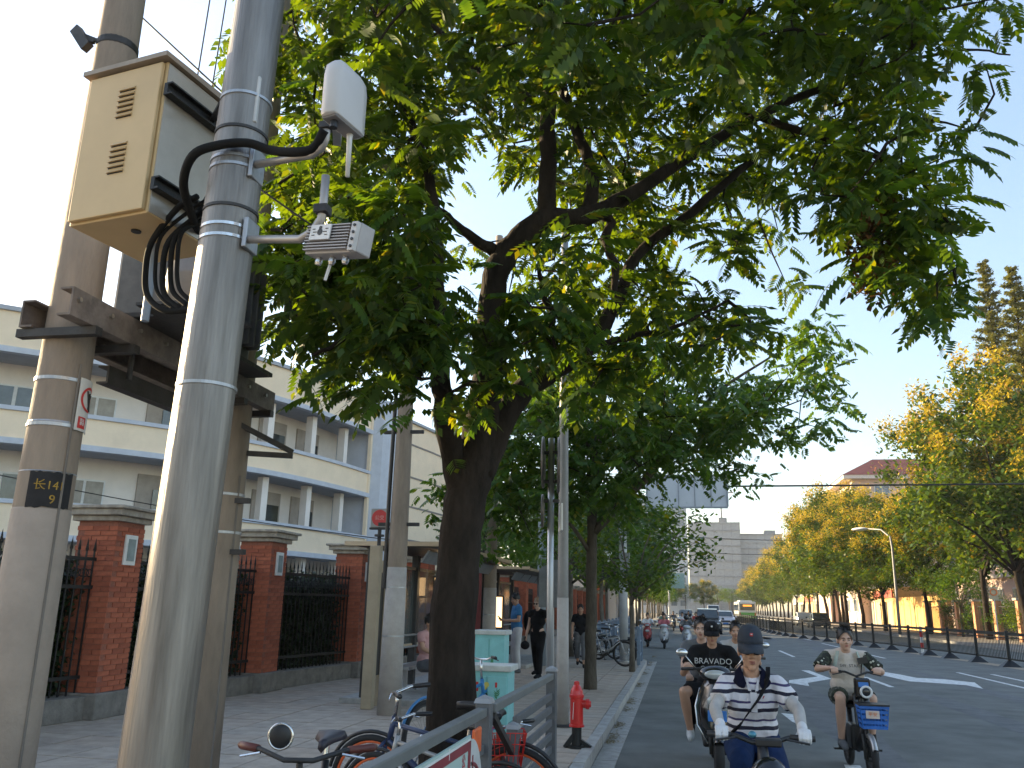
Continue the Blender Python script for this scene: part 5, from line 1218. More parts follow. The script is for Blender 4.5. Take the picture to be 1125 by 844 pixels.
LIMBS_A=[[(-1.73, 6.5, 0.13, 0.25), (-1.7, 6.5, 0.75, 0.195), (-1.7, 6.5, 1.46, 0.178), (-1.68, 6.5, 2.08, 0.168), (-1.63, 6.5, 2.51, 0.175), (-1.57, 6.5, 2.77, 0.17), (-1.53, 6.5, 3.11, 0.14), (-1.5, 6.55, 3.58, 0.125), (-1.5, 6.6, 4.04, 0.12), (-1.45, 6.6, 4.46, 0.115), (-1.27, 6.65, 4.75, 0.11), (-1.05, 6.7, 4.93, 0.105), (-0.72, 6.8, 4.99, 0.085), (-0.35, 7.0, 5.26, 0.065), (0.11, 7.2, 5.67, 0.055), (0.87, 7.5, 6.28, 0.045), (1.62, 7.8, 6.74, 0.035), (2.33, 8.0, 7.06, 0.02)],
[(-1.62, 6.5, 2.37, 0.15), (-1.73, 6.4, 2.79, 0.1), (-1.77, 6.2, 3.12, 0.085), (-1.76, 6.0, 3.44, 0.075), (-1.78, 5.9, 3.92, 0.065), (-1.79, 5.8, 4.41, 0.055), (-1.87, 5.8, 4.97, 0.04), (-2.14, 5.8, 5.66, 0.03), (-2.55, 5.9, 6.4, 0.02)],
[(-1.56, 6.5, 2.66, 0.15), (-1.43, 6.6, 3.01, 0.115), (-1.25, 6.8, 3.41, 0.105), (-1.0, 7.0, 3.66, 0.095), (-0.74, 7.2, 3.9, 0.08), (-0.47, 7.4, 4.41, 0.06), (-0.29, 7.5, 4.9, 0.055), (0.23, 7.7, 5.4, 0.047), (0.92, 8.0, 6.13, 0.035), (1.49, 8.2, 6.53, 0.018)],
[(-1.05, 6.7, 4.93, 0.09), (-1.04, 6.7, 5.4, 0.08), (-1.05, 6.7, 6.04, 0.07), (-1.0, 6.7, 6.71, 0.06), (-1.08, 6.7, 7.53, 0.05), (-1.18, 6.7, 8.4, 0.03)],
[(-0.73, 6.8, 4.98, 0.07), (-0.65, 6.9, 5.43, 0.055), (-0.83, 7.0, 6.02, 0.05), (-0.96, 7.0, 6.52, 0.045), (-1.03, 7.1, 7.12, 0.04), (-0.78, 7.2, 8.03, 0.025)],
[(-1.49, 6.6, 4.61, 0.06), (-1.66, 6.5, 4.71, 0.045), (-1.8, 6.3, 4.79, 0.035), (-1.89, 6.1, 4.85, 0.022)],
[(-0.56, 7.0, 4.86, 0.04), (-0.5, 7.05, 5.04, 0.04), (-0.56, 6.95, 5.07, 0.045)],
[(-0.56, 7.0, 4.86, 0.04), (-0.48, 7.1, 4.57, 0.036), (-0.51, 7.1, 4.18, 0.02)],
[(-1.8, 5.9, 4.15, 0.04), (-2.0, 5.5, 3.79, 0.028), (-2.25, 5.3, 3.45, 0.02), (-2.43, 5.2, 3.29, 0.012)],
[(0.87, 7.5, 6.28, 0.04), (1.4, 7.3, 5.89, 0.03), (1.97, 7.2, 5.51, 0.024), (2.38, 7.2, 5.12, 0.014)],
[(-0.74, 7.2, 3.9, 0.05), (-0.39, 7.4, 4.04, 0.03), (0.03, 7.5, 4.16, 0.02), (0.53, 7.6, 4.44, 0.012)],
[(-0.74, 7.2, 3.9, 0.04), (-1.04, 6.7, 4.18, 0.03), (-1.09, 6.5, 4.44, 0.015)],
[(-1.05, 6.7, 6.04, 0.05), (-1.69, 6.4, 6.38, 0.035), (-2.26, 6.2, 6.98, 0.02)],
[(-1.03, 7.1, 7.12, 0.035), (-0.07, 7.4, 7.44, 0.03), (1.25, 7.8, 7.92, 0.022), (2.51, 8.0, 7.58, 0.012)],
[(2.33, 8.0, 7.06, 0.02), (3.06, 8.2, 7.28, 0.014), (3.52, 8.3, 7.24, 0.008)]]
LIMBS_B=[[(-1.69, 16.8, 0.0, 0.135), (-1.67, 16.8, 1.07, 0.112), (-1.65, 16.8, 2.45, 0.105), (-1.63, 16.8, 3.51, 0.1), (-1.55, 16.8, 4.61, 0.09), (-1.42, 16.8, 5.56, 0.06), (-1.26, 16.8, 6.53, 0.03)],
[(-1.61, 16.8, 3.06, 0.09), (-0.93, 16.9, 3.8, 0.085), (-0.47, 17.0, 4.27, 0.075), (0.09, 17.2, 5.04, 0.055), (0.95, 17.4, 6.03, 0.04), (2.11, 17.6, 6.84, 0.02)],
[(-1.61, 16.8, 3.6, 0.07), (-1.99, 16.6, 4.4, 0.05), (-2.54, 16.5, 5.14, 0.03), (-3.0, 16.4, 5.5, 0.015)],
[(-0.47, 17.0, 4.27, 0.05), (-0.64, 17.0, 5.02, 0.045), (-0.72, 17.0, 5.78, 0.03), (-0.91, 17.2, 6.63, 0.015)],
[(0.09, 17.2, 5.04, 0.035), (1.09, 17.2, 5.22, 0.025), (2.54, 17.2, 5.75, 0.012)],
[(-1.56, 16.8, 4.24, 0.06), (-1.87, 17.2, 5.27, 0.045), (-2.2, 17.5, 6.14, 0.025)],
[(-1.63, 16.8, 2.62, 0.05), (-2.16, 16.5, 3.3, 0.03), (-2.95, 16.3, 3.64, 0.012)]]
# ================================================================== trees
def leaf_template(pairs=6, droop=0.38, ll=0.30, lw=0.085):
    V = []
    for i in range(pairs + 1):
        t = 0.22 + 0.78 * i / pairs
        base = np.array([t, 0, -droop * t * t])
        if i == pairs:
            dirs = [np.array([1, 0, -2 * droop * 0.8])]
        else:
            dirs = [np.array([0.55, s, -0.45 - droop * t]) for s in (1, -1)]
        for d in dirs:
            d = d / np.linalg.norm(d)
            l = ll * (0.75 + 0.5 * math.sin(math.pi * (0.25 + 0.6 * t)))
            side = np.cross(d, [0, 0, 1.0]); side /= np.linalg.norm(side)
            V += [base, base + d * l * .45 + side * lw, base + d * l + np.array([0, 0, -.03]), base + d * l * .45 - side * lw]
    return np.array(V)
TPL = leaf_template()
def rot_from(d, up):
    x = d / np.linalg.norm(d, axis=1)[:, None]
    y = np.cross(up, x); y /= np.linalg.norm(y, axis=1)[:, None] + 1e-9
    z = np.cross(x, y)
    return np.stack([x, y, z], 2)
TPL_B = leaf_template(4, .35, .42, .13)
def compound_leaves(C, per, size, rg, spread=0.16, tpl=TPL):
    n = len(C) * per
    ctr = np.repeat(C, per, 0) + rg.normal(0, spread, (n, 3)) * np.array([1, 1, .7])
    a = rg.random(n) * 6.283
    d = np.stack([np.cos(a), np.sin(a), rg.uniform(-.75, .45, n)], 1)
    up = np.stack([rg.normal(0, .35, n), rg.normal(0, .35, n), np.ones(n)], 1)
    M_ = rot_from(d, up)
    s = size * (0.65 + 0.6 * rg.random(n))
    V = np.einsum('nij,kj->nki', M_, tpl) * s[:, None, None] + ctr[:, None, :]
    V = V.reshape(-1, 3)
    return V, np.arange(len(V)).reshape(-1, 4)
def grow(limbs, C, r_tip=0.005):
    """joins every clump to the nearest point already on the tree: returns twig segments"""
    pts = []
    for L in limbs:
        for a, b in zip(L, L[1:]):
            for t in (0, .5): pts.append([a[j] + (b[j] - a[j]) * t for j in range(3)])
        pts.append(list(L[-1][:3]))
    pts = np.array([p for p in pts if p[2] > 2.2]); C = np.array(C)
    best = np.full(len(C), 1e9); par = np.zeros((len(C), 3))
    for p in pts:
        d = np.linalg.norm(C - p, axis=1); m = d < best; best[m] = d[m]; par[m] = p
    left = set(range(len(C))); segs = []
    alive = np.ones(len(C), bool)
    depth = np.zeros(len(C))
    while alive.any():
        k = np.argmin(np.where(alive, best, 1e9)); alive[k] = False
        segs.append((par[k].copy(), C[k], best[k]))
        d = np.linalg.norm(C - C[k], axis=1) * 1.12; m = alive & (d < best); best[m] = d[m]; par[m] = C[k]
    return segs
def wob(L, rg, k=4):
    P_ = catmull([p[:3] for p in L], k); rr = np.interp(np.linspace(0, len(L) - 1, len(P_)), range(len(L)), [p[3] for p in L])
    return P_, list(rr)
def tree_from_limbs(name, label, limbs, C, per, size, lm, seed, base, near_parts=0, group=None, spread=.11, bk=bark):
    rg = np.random.default_rng(seed)
    t = thing(name, label, 'tree', base, 0, group)
    o = np.array(base)
    b = MB()
    for L in limbs:
        P_, rr = wob(L, rg)
        P_ = [np.array(p) - o + rg.normal(0, .006, 3) for p in P_]
        b.tube([tuple(p) for p in P_], [r_ * (1 + rg.normal(0, .03)) for r_ in rr], 12)
    b.build('trunk', bk, t, smooth=True)
    C = np.array(C)
    tw = MB()
    for a, c, d in grow(limbs, C):
        if d > 1.7: continue
        m = (a + c) / 2 + rg.normal(0, .05, 3)
        tw.tube([a - o, m - o, c - o], [.014, .010, .005], 5, cap=False)
    q = tw.build('twigs', bark, t); q['kind'] = 'stuff'
    V, F = compound_leaves(C, per, size, rg, spread, TPL if near_parts else TPL_B)
    q = obj('crown', np_mesh('crown', V - o, F), lm, t); q['kind'] = 'stuff'
    if near_parts:
        # the sprays nearest the street side, each one its own leaf
        me = np_mesh('leaf_spray', TPL, np.arange(len(TPL)).reshape(-1, 4)); me.materials.append(leaf_b)
        d = np.linalg.norm(C - np.array([0, 0, 1.65]), axis=1)
        idx = np.argsort(d)[:near_parts // 2]
        for k in idx:
            for e in range(2):
                lf = obj('leaf_spray', me, None, t)
                p = C[k] + rg.normal(0, .17, 3) - o
                s = size * rg.uniform(.8, 1.25)
                lf.location = p; lf.scale = (s, s, s)
                lf.rotation_euler = (rg.normal(0, .3), rg.uniform(-.3, .6), rg.uniform(0, 6.28))
    return t, o
TA, oA = tree_from_limbs('street_tree', 'big dark street tree with forked trunk spreading over the sidewalk and road', LIMBS_A, CROWN_A, 11, 0.27, leaf_a, 11, (-1.7, 6.5, 0.13), 280)
# seed pods hanging from the right tip, dry flower heads
rgp = np.random.default_rng(21)
def pods(parent, o, C, n, size, m, name='seed_pods', spread=(.055, .055, .13)):
    V, F = leaf_quads(np.repeat(np.array(C), n, 0) + rgp.normal(0, 1, (len(C) * n, 3)) * np.array(spread), size, rgp, 1.2, .45)
    q = obj(name, np_mesh(name, V - o, F), m, parent); q['kind'] = 'stuff'
pods(TA, oA, [(1.72, 6.9, 4.62), (1.80, 6.95, 4.85), (1.56, 6.9, 4.5), (1.88, 7.0, 5.05), (1.64, 6.9, 4.32), (1.75, 6.9, 4.45), (1.66, 6.9, 4.75)], 110, .042, pod_brown)
TB, oB = tree_from_limbs('street_tree', 'slimmer green street tree beyond the lamp post with branches reaching over the road', LIMBS_B, CROWN_B, 24, 0.27, leaf_b, 12, (-1.7, 16.8, 0.13), 0, None, .26, mat('bark_grey_brown', (0.085, 0.072, 0.056), 0.95, 0, 9, 0.3, 0.8, 30, 0.2, stretch=(1, 1, 0.35)))
MB  # pits
for (x, y, r_) in ((-1.7, 6.5, .6), (-1.7, 16.8, .55)):
    pass

# generic street trees: three crowns shared by all the rest
def make_crown(seed, rx, ry, rz, zc, n_clump, per, leaf, low=-1.0, cf=.16):
    rg = np.random.default_rng(seed)
    C = []
    while len(C) < n_clump:
        p = rg.uniform(-1, 1, 3); l = np.linalg.norm(p)
        if l > 1 or (l < .55 and rg.random() < .75) or p[2] < low: continue
        k = 1 + .18 * math.sin(3 * math.atan2(p[1], p[0]) + seed) + .12 * math.sin(7 * p[2] + seed)
        C.append([p[0] * rx * k, p[1] * ry * k, zc + p[2] * rz * (1 + .08 * math.sin(5 * p[0] + seed))])
    C = np.array(C)
    cs = cf * (rx + rz) / 2
    P_ = np.repeat(C, per, 0) + rg.normal(0, 1, (n_clump * per, 3)) * np.array([cs, cs, cs * .75]) * rg.uniform(.6, 1.2, (n_clump * per, 1))
    V, F = leaf_quads(P_, leaf, rg, .7, .5)
    return C, np_mesh('crown', V, F)
def make_trunk(seed, C, h, r0, zc, m, lean=0.0):
    rg = np.random.default_rng(seed)
    b = MB()
    fork = h * rg.uniform(.8, 1.35)
    b.tube([(0, 0, 0), (.03, .02, h * .3), (-.03 + lean * .5, .03, h * .7), (lean, 0, fork)], [r0 * 1.25, r0, r0 * .9, r0 * .8], 10)
    top = Vector((lean, 0, fork))
    idx = rg.choice(len(C), min(9, len(C)), replace=False)
    for k in idx:
        e = Vector(C[k]); st_ = Vector((lean * .8, 0, fork * rg.uniform(.72, .98)))
        mid = st_.lerp(e, .5) + Vector((0, 0, .25 + .1 * rg.random()))
        b.tube([st_, mid, e], [r0 * .5, r0 * .3, r0 * .1], 7)
    return b.mesh('trunk', True)
def blossom(seed, C, zmin, per, sz, nm):
    rg = np.random.default_rng(seed)
    S = C[(C[:, 2] > zmin)]
    S = S[rg.random(len(S)) < .80]
    cen = np.array([0, 0, C[:, 2].mean()])
    S = S + (S - cen) * .13 + np.array([0, 0, .22])
    P_ = np.repeat(S, per, 0) + rg.normal(0, 1, (len(S) * per, 3)) * np.array([.34, .34, .30])
    V, F = leaf_quads(P_, sz, rg, 1.2, .5)
    return np_mesh(nm, V, F)
LV = []
for s in range(3):                                  # left row
    C, cm = make_crown(40 + s, 3.0, 3.2, 2.0, 4.9, 70, 60, .115)
    cm.materials.append(leaf_b if s else leaf_a)
    tm = make_trunk(50 + s, C, 2.7, .105, 4.6, bark_light); tm.materials.append(bark_light)
    LV.append((cm, tm))
RV = []
for s in range(4):                                  # right row, golden
    C, cm = make_crown(60 + s, 4.7, 4.7, 4.1, 7.1, 84, 230, .15, -.95, .115)
    cm.materials.append(leaf_far)
    tm = make_trunk(70 + s, C, 3.6, .17, 7, bark, .3 * (s - 1)); tm.materials.append(bark)
    bl1 = blossom(80 + s, C, 6.4, 210, .088, 'blossom'); bl1.materials.append(blossom_m)
    bl2 = blossom(90 + s, C, 6.8, 14, .085, 'blossom'); bl2.materials.append(pod_m)
    RV.append((cm, tm, bl1, bl2))
def gtree(V_, loc, sc, rz, label, group, zsc=None):
    t = thing('street_tree', label, 'tree', loc, rz, group)
    t.scale = (sc, sc, zsc or sc)
    for me, nm in zip(V_, ('crown', 'trunk', 'blossom', 'blossom')):
        o = obj(nm, me, None, t)
        if nm != 'trunk': o['kind'] = 'stuff'
    return t
LL = ['dark leafy street tree third in the left row beside the gantry post', 'dense dark street tree behind the gantry post', 'leafy street tree in the left row beyond the kerb railing start', 'street tree in the left row with trunk between railing and red wall']
yy = [21.65, 27, 32.5, 38.5]
rgt = np.random.default_rng(77)
k = 44.5
while k < 210: yy.append(k); k += 6 + rgt.random() * 1.5
for i, y in enumerate(yy):
    gtree(LV[i % 3], ((-3.3 if i else -1.15) - (.4 * rgt.random() if i else 0), y, .13), [.60, .98, .98, 1.0][i] if i < 4 else .8 + .15 * rgt.random(), rgt.random() * 6.28,
          LL[i] if i < 4 else 'small far street tree in the shaded left row', 'street trees in the left row' if i < 4 else 'far street trees in the left row', [.64, .80, .84, .9][i] if i < 4 else None)
# second row behind the left wall
for i, (x, y, s) in enumerate(((-9.6, 54, 1.1), (-10, 61, 1.25), (-9.5, 72, 1.2))):
    gtree(LV[(i + 1) % 3], (x, y, 0), s, i * 1.7, 'garden tree behind the brick boundary wall', 'garden trees behind the boundary wall')
RT = [(19.2, 53.5, 1.2, 'tall golden flowering tree at the right edge with dark forked trunk'), (19.6, 61, 1.32, 'golden flowering tree second from the right edge'), (19.0, 72, .98, 'golden tree just right of the far lamp post'), (17.4, 79.5, 1.14, 'dark shaded golden tree just left of the far lamp post'), (17.3, 88, 1.18, 'golden flowering tree third left of the far lamp post'), (17.3, 96, 1.2, 'golden flowering tree in front of the ochre shops'), (18.4, 104, 1.12, 'golden flowering tree in front of the far pink shop'), (19.4, 112, 1.15, 'golden flowering tree above the right half of the divider fence'), (20.2, 121, 1.2, 'golden flowering tree near the bus')]
for i, (x, y, s, lb) in enumerate(RT):
    gtree(RV[i % 4], (x, y, .13), (1.20, 1.10, .86, .96, 1.05, 1.10, 1.06, 1.05, 1.05)[i], 1.3 * i + .4, lb, 'golden trees along the far sidewalk', (1.40, 1.40, .93, .98, 1.16, 1.26, 1.32, 1.32, 1.3)[i])
y = 130
i = 0
while y < 330:
    gtree(RV[i % 4], (20.8 + .03 * (y - 130), y, .13), 1.22 - .0012 * (y - 130) + .1 * rgt.random(), i * 2.1, 'far golden tree in the row behind the bus', 'far golden trees on the right'); y += 9 + 2 * rgt.random(); i += 1
gtree(LV[1], (19.5, 66, .13), .72, 1, 'small bright green tree in front of the pillared fence on the right', 'small trees on the right')
# trees closing the street
for i, (x, y, s) in enumerate(((-3, 235, 1.25), (2, 250, 1.2), (7.5, 262, 1.15), (12, 275, 1.2), (-8, 225, 1.3), (16, 285, 1.2))):
    gtree(LV[i % 3] if i % 2 else RV[i % 4][:3], (x, y, 0), s if i % 2 else s * .75, i, 'distant green tree closing the end of the street', 'distant trees at the end of the street')
# two conifers at the right
def conifer(label, loc, h, r, seed):
    rg = np.random.default_rng(seed)
    t = thing('conifer_tree', label, 'tree', loc, 0, 'tall conifers at the right')
    b = MB(); b.tube([(0, 0, 0), (0.05, 0, h * .5), (0, 0, h)], [h * .012, h * .008, .02], 8); b.build('trunk', bark, t)
    P_ = []; br = MB()
    n = int(h * 5.5)
    for k in range(n):
        f = .18 + .82 * k / n
        z = h * f; L = r * (1 - f) ** .8 * rg.uniform(.6, 1.15) + .25; a = k * 2.4 + rg.random()
        e = Vector((math.cos(a) * L, math.sin(a) * L, z + L * .35))
        br.tube([(0, 0, z), e], [.03, .008], 4, cap=False)
        m = int(60 + 130 * L)
        tt = rg.uniform(.15, 1.05, m)
        P_.append(np.outer(tt, np.array([e.x, e.y, e.z - z])) + np.array([0, 0, z]) + rg.normal(0, 1, (m, 3)) * np.array([.16, .16, .10]) * (.5 + L * .3))
    q = br.build('branches', bark, t); q['kind'] = 'stuff'
    V, F = leaf_quads(np.concatenate(P_), .13, rg, 1.0, .35)
    q = obj('crown', np_mesh('crown', V, F), leaf_con, t); q['kind'] = 'stuff'
conifer('taller conifer left of its twin above the golden trees', (24, 66.3, 0), 28.2, 3.2, 5)
conifer('right hand conifer at the edge above the golden trees', (24.2, 62, 0), 26.0, 3.4, 6)
# shrubs behind the right fence
for i, (x, y) in enumerate(((20.8, 57), (20.9, 61), (21, 65), (21, 70))):
    gtree((LV[i % 3][0], LV[i % 3][1]), (x, y, -1.2), .55, i, ['green shrub at the right edge behind the pillared fence', 'green shrub beside the forked golden trunk behind the pillared fence', 'green shrub left of the forked trunk behind the pillared fence', 'green shrub behind the small bright tree and the pillared fence'][i], 'shrubs behind the pillared fence')

# ================================================================== far buildings
win_blue = mat('window_blue', (.16, .20, .25), .15, 0, 3, .3, spec=.8)
net = mat('scaffold_net', (.36, .36, .365), .9, 0, 1.6, .12, stretch=(.5, .5, 1.4))
net2 = mat('scaffold_net_band', (.29, .29, .295), .9, 0, 1.6, .2)
TW = thing('scaffolded_tower', 'big grey building wrapped in construction netting at the end of the street', 'building', (0, 330, 0))
def block(t, x0, x1, y0, y1, z0, z1, nf, m=net):
    b = MB(); b.box(((x0 + x1) / 2, (y0 + y1) / 2, (z0 + z1) / 2), (x1 - x0, y1 - y0, z1 - z0)); b.build('netting_block', m, t)
    fh = (z1 - z0) / nf
    for k in range(nf):
        z = z0 + fh * (k + 1) - .25
        b = MB(); b.box(((x0 + x1) / 2, y0 - .12, z), (x1 - x0 + .3, .22, .5 if k % 3 else .9)); b.build('floor_edge', net2 if k % 2 else net, t)
    nb = int((x1 - x0) / 3)
    for k in range(nb + 1):
        b = MB(); b.box((x0 + k * (x1 - x0) / nb, y0 - .06, (z0 + z1) / 2), (.12, .1, z1 - z0)); b.build('scaffold_pole', net2, t)
block(TW, 4.5, 23.5, 0, 18, 8, 33.5, 9)
block(TW, 23.4, 39, 3, 22, 8, 29.5, 8)
block(TW, 3, 25, -2, 16, 0, 8.2, 2)
b = MB(); b.box((17.5, 4, 34.5), (3, 3, 2)); b.box((35, 8, 30.3), (4, 3, 1.6)); b.build('roof_housing', net2, TW)
b = MB(); b.box((17.2, 4, 40), (.5, .5, 12)); b.bar((13.5, 4, 45), (22, 4, 45.3), .4, .5); b.build('crane_mast', mat('crane_grey', (.25, .22, .20), .6), TW)
b = MB()
for k in range(14): b.box((5 + k * 1.4, 1, 34), (.1, .1, 1.2 + (k % 3) * .5))
b.build('roof_rods', net2, TW)
b = MB(); b.box((19.5, -2.3, 4), (.9, .4, 8)); b.build('hoist_shaft', mat('hoist_dark', (.12, .11, .11), .7), TW)
WB = thing('white_tower', 'narrow pale apartment block left of the netted building', 'building', (-4, 250, 0))
b = MB(); b.box((0, 6, 16), (14, 12, 32)); b.build('wall', mat('pale_wall', (.52, .52, .53), .85, 0, .6, .06), WB)
b = MB(); b.box((0, 6, 32.3), (14.4, 12.4, .6)); b.build('roof', soffit_m, WB)
wme = MB(); wme.box((0, 0, 0), (1.6, .12, 1.5)); wm_ = wme.mesh('window'); wm_.materials.append(win_blue)
for f in range(9):
    for k in range(5):
        o = obj('window', wm_, None, WB, (-5 + k * 2.6, -.02, 3 + f * 3.2))
# pink building with the red roof
PB = thing('pink_building', 'pale pink house with a dark red hipped roof above the golden trees', 'building', (24.4, 108, 0))
b = MB(); b.prism([(-3.2, 0), (9, 0), (9, 14), (-3.2, 14)], 0, 17.3); b.build('wall', pink_wall, PB)
b = MB(); b.prism([(-4.3, -1.0), (10, -1.0), (10, 15), (-4.3, 15)], 17.3, 17.75); b.build('eaves', mat('eaves_white', (.66, .58, .53), .8), PB)
b = MB(); b.add([(-4.4, -1.1, 17.753), (10.1, -1.1, 17.753), (10.1, 15.1, 17.753), (-4.4, 15.1, 17.753), (.5, 5, 20.6), (6, 5, 20.6), (6, 9, 20.6), (.5, 9, 20.6)], [(0, 1, 5, 4), (1, 2, 6, 5), (2, 3, 7, 6), (3, 0, 4, 7), (4, 5, 6, 7), (3, 2, 1, 0)]); b.build('roof', roof_red, PB)
for f in range(5):
    for k, x in enumerate((.2, 3.6, 7)):
        b = MB(); b.box((x, -.05, 2.4 + f * 3.35), (1.8, .14, 1.5)); w_ = b.build('window', white_paint, PB)
        b = MB(); b.box((x - .42, -.14, 2.4 + f * 3.35), (.75, .05, 1.3)); b.box((x + .42, -.14, 2.4 + f * 3.35), (.75, .05, 1.3)); b.build('pane', win_blue, w_)
    for k, y in enumerate((3, 8)):
        b = MB(); b.box((-3.25, y, 2.4 + f * 3.35), (.14, 1.8, 1.5)); w_ = b.build('window', white_paint, PB)
        b = MB(); b.box((-3.34, y, 2.4 + f * 3.35), (.05, 1.6, 1.3)); b.build('pane', win_blue, w_)
L2B = thing('low_red_roof_house', 'lower house with a red roof edge just left of the pink house', 'building', (21.5, 128, 0))
b = MB(); b.box((2.5, 5, 8.8), (6, 10, 17.6)); b.build('wall', pink_wall, L2B)
b = MB(); b.add([(-1.2, -.8, 17.6), (6.2, -.8, 17.6), (6.2, 11, 17.6), (-1.2, 11, 17.6), (2.5, 2, 19.5), (2.5, 8, 19.5)], [(0, 1, 4), (1, 2, 5, 4), (2, 3, 5), (3, 0, 4, 5), (3, 2, 1, 0)]); b.build('roof', roof_red, L2B)
# right hand apartment block glimpsed between the trees
AB = thing('apartment_block', 'pinkish apartment block with balconies seen between the golden trees', 'building', (27, 62, 0))
b = MB(); b.box((6, 16, 7.0), (12, 32, 14)); b.build('wall', pink_wall, AB)
for f in range(4):
    b = MB(); b.box((-.1, 16, 1.6 + f * 3.3), (.25, 32.2, .35)); b.build('floor_band', mat('eaves_white', (.66, .58, .53)), AB)
    for k in range(8):
        y = 2.2 + k * 4
        b = MB(); b.box((-.04, y, 3.1 + f * 3.3), (.12, 1.7, 1.5)); w_ = b.build('window', white_paint, AB)
        b = MB(); b.box((-.12, y - .4, 3.1 + f * 3.3), (.05, .68, 1.3)); b.box((-.12, y + .4, 3.1 + f * 3.3), (.05, .68, 1.3)); b.build('pane', win_blue, w_)
# row of small shops
shop_cols = [yellow_tan, pink_wall, mat('shop_white', (.6, .56, .5), .8), mat('shop_red', (.42, .09, .06), .7), yellow_tan, mat('shop_grey', (.36, .34, .32), .8)]
shop_names = ['ochre', 'pink', 'white', 'red', 'ochre', 'grey']
for i in range(9):
    y = 97 + i * 9.2
    nm = shop_names[i % 6]
    t = thing('shop', '%s low shop with dark shutters behind the golden trees, %s' % (nm, ['nearest the sheet hoarding', 'second beyond the hoarding', 'third beyond the hoarding', 'fourth beyond the hoarding', 'fifth beyond the hoarding', 'near the bus', 'far beyond the bus', 'second beyond the bus', 'farthest of the row'][i]), 'shop', (22.3, y, .13), 0, 'low shops along the far sidewalk')
    b = MB(); b.box((3, 4.4, 2.1), (6, 8.9, 4.2)); b.build('wall', shop_cols[i % 6], t)
    b = MB(); b.box((-.08, 4.4, 3.45), (.16, 8.6, .8)); b.build('fascia', shop_cols[(i + 3) % 6], t)
    for k in range(3):
        b = MB(); b.box((-.04, 1.6 + k * 2.8, 1.4), (.1, 2.1, 2.5)); b.build('shop_window', win_dark if k % 2 else win_curtain, t)
    b = MB(); b.box((3, 4.4, 4.3), (6.4, 9.0, .2)); b.build('roof', soffit_m, t)
# yellow sheet hoarding behind the lamp
HO = thing('sheet_hoarding', 'tan yellow corrugated sheet hoarding behind the far lamp post', 'hoarding', (21.6, 77, .13))
pn = MB(); pn.box((0, 0, 1.5), (.05, 1.12, 3.0)); pn_me = pn.mesh('sheet_panel'); pn_me.materials.append(mat('hoarding_yellow', (.66, .40, .13), .6, 0, .7, .14))
for k in range(16): obj('sheet_panel', pn_me, None, HO, (.03 * (k % 2), k * 1.15, 0))
b = MB(); b.box((.1, 8.6, 2.95), (.06, 18.4, .08)); b.build('top_rail', dark_steel, HO)
# pillared fence on the right
orange_p = mat('orange_pillar', (.50, .23, .12), .8, 0, 2, .15)
for i in range(7):
    y = 52.5 + i * 3.9
    t = thing('fence_pillar', ['orange brown fence pillar hidden at the right edge', 'orange brown fence pillar at the right edge beyond the divider fence', 'orange brown fence pillar beside the dark forked trunk', 'orange brown fence pillar left of the dark forked trunk', 'orange brown fence pillar second left of the forked trunk', 'orange brown fence pillar beside the small green tree', 'orange brown fence pillar next to the yellow hoarding'][i], 'pillar', (20, y, .13), 0, 'orange brown pillars on the far sidewalk')
    b = MB(); b.box((0, 0, 1.2), (.42, .42, 2.4)); b.build('shaft', orange_p, t)
    b = MB(); b.box((0, 0, 2.46), (.62, .62, .14)); b.build('cap', cap_m, t)
    if i < 6:
        t = thing('bar_fence', ['dark bar fence at the far right edge of the far sidewalk', 'dark bar fence right of the forked golden trunk', 'dark bar fence just left of the forked golden trunk', 'dark bar fence between the trunk and the small green tree', 'dark bar fence behind the small bright green tree', 'dark bar fence ending at the yellow hoarding'][i], 'fence', (20, y + .25, .13), 0, 'bar fences on the far sidewalk')
        b = MB(); b.box((0, 1.7, 2.05), (.05, 3.4, .06)); b.box((0, 1.7, .3), (.05, 3.4, .06)); b.build('rail', black_iron, t)
        b = MB()
        for q in range(16): b.box((0, .12 + q * .21, 1.15), (.025, .025, 1.8))
        b.build('bars', black_iron, t)
# far lamp post with a curved arm
FLP = thing('lamp_post', 'far grey lamp post with a curved arm in front of the yellow hoarding', 'lamp post', (15.75, 67.6, .13))
b = MB(); b.tube([(0, 0, 0), (0, 0, 3), (0, 0, 6.2), (-.05, .1, 7.0), (-.5, .8, 7.6), (-1.2, 1.8, 7.75)], [.12, .10, .08, .07, .06, .05], 12); b.build('post', mat('lamp_post_grey', (.33, .33, .335)), FLP, smooth=True)
b = MB(); b.ell((-1.65, 2.5, 7.78), (.5, .75, .13), M=Matrix.Rotation(R(32), 3, 'Z')); b.build('lamp_head', white_paint, FLP, smooth=True)
# round orange sign
RS = thing('round_sign', 'orange round sign on a thin post by the right hand pillars', 'sign', (16, 48.5, .13))
b = MB(); b.tube([(0, 0, 0), (0, 0, 2.4)], .03, 8); b.build('post', steel, RS)
b = MB(); b.box((0, -.02, 2.6), (.42, .03, .62)); b.build('plate', mat('sign_tan', (.45, .36, .22), .6), RS)
b = MB(); b.torus((0, -.045, 2.66), .155, .03, 'Y', 24, 6); b.build('orange_ring', mat('sign_orange', (.70, .17, .03), .5), RS)
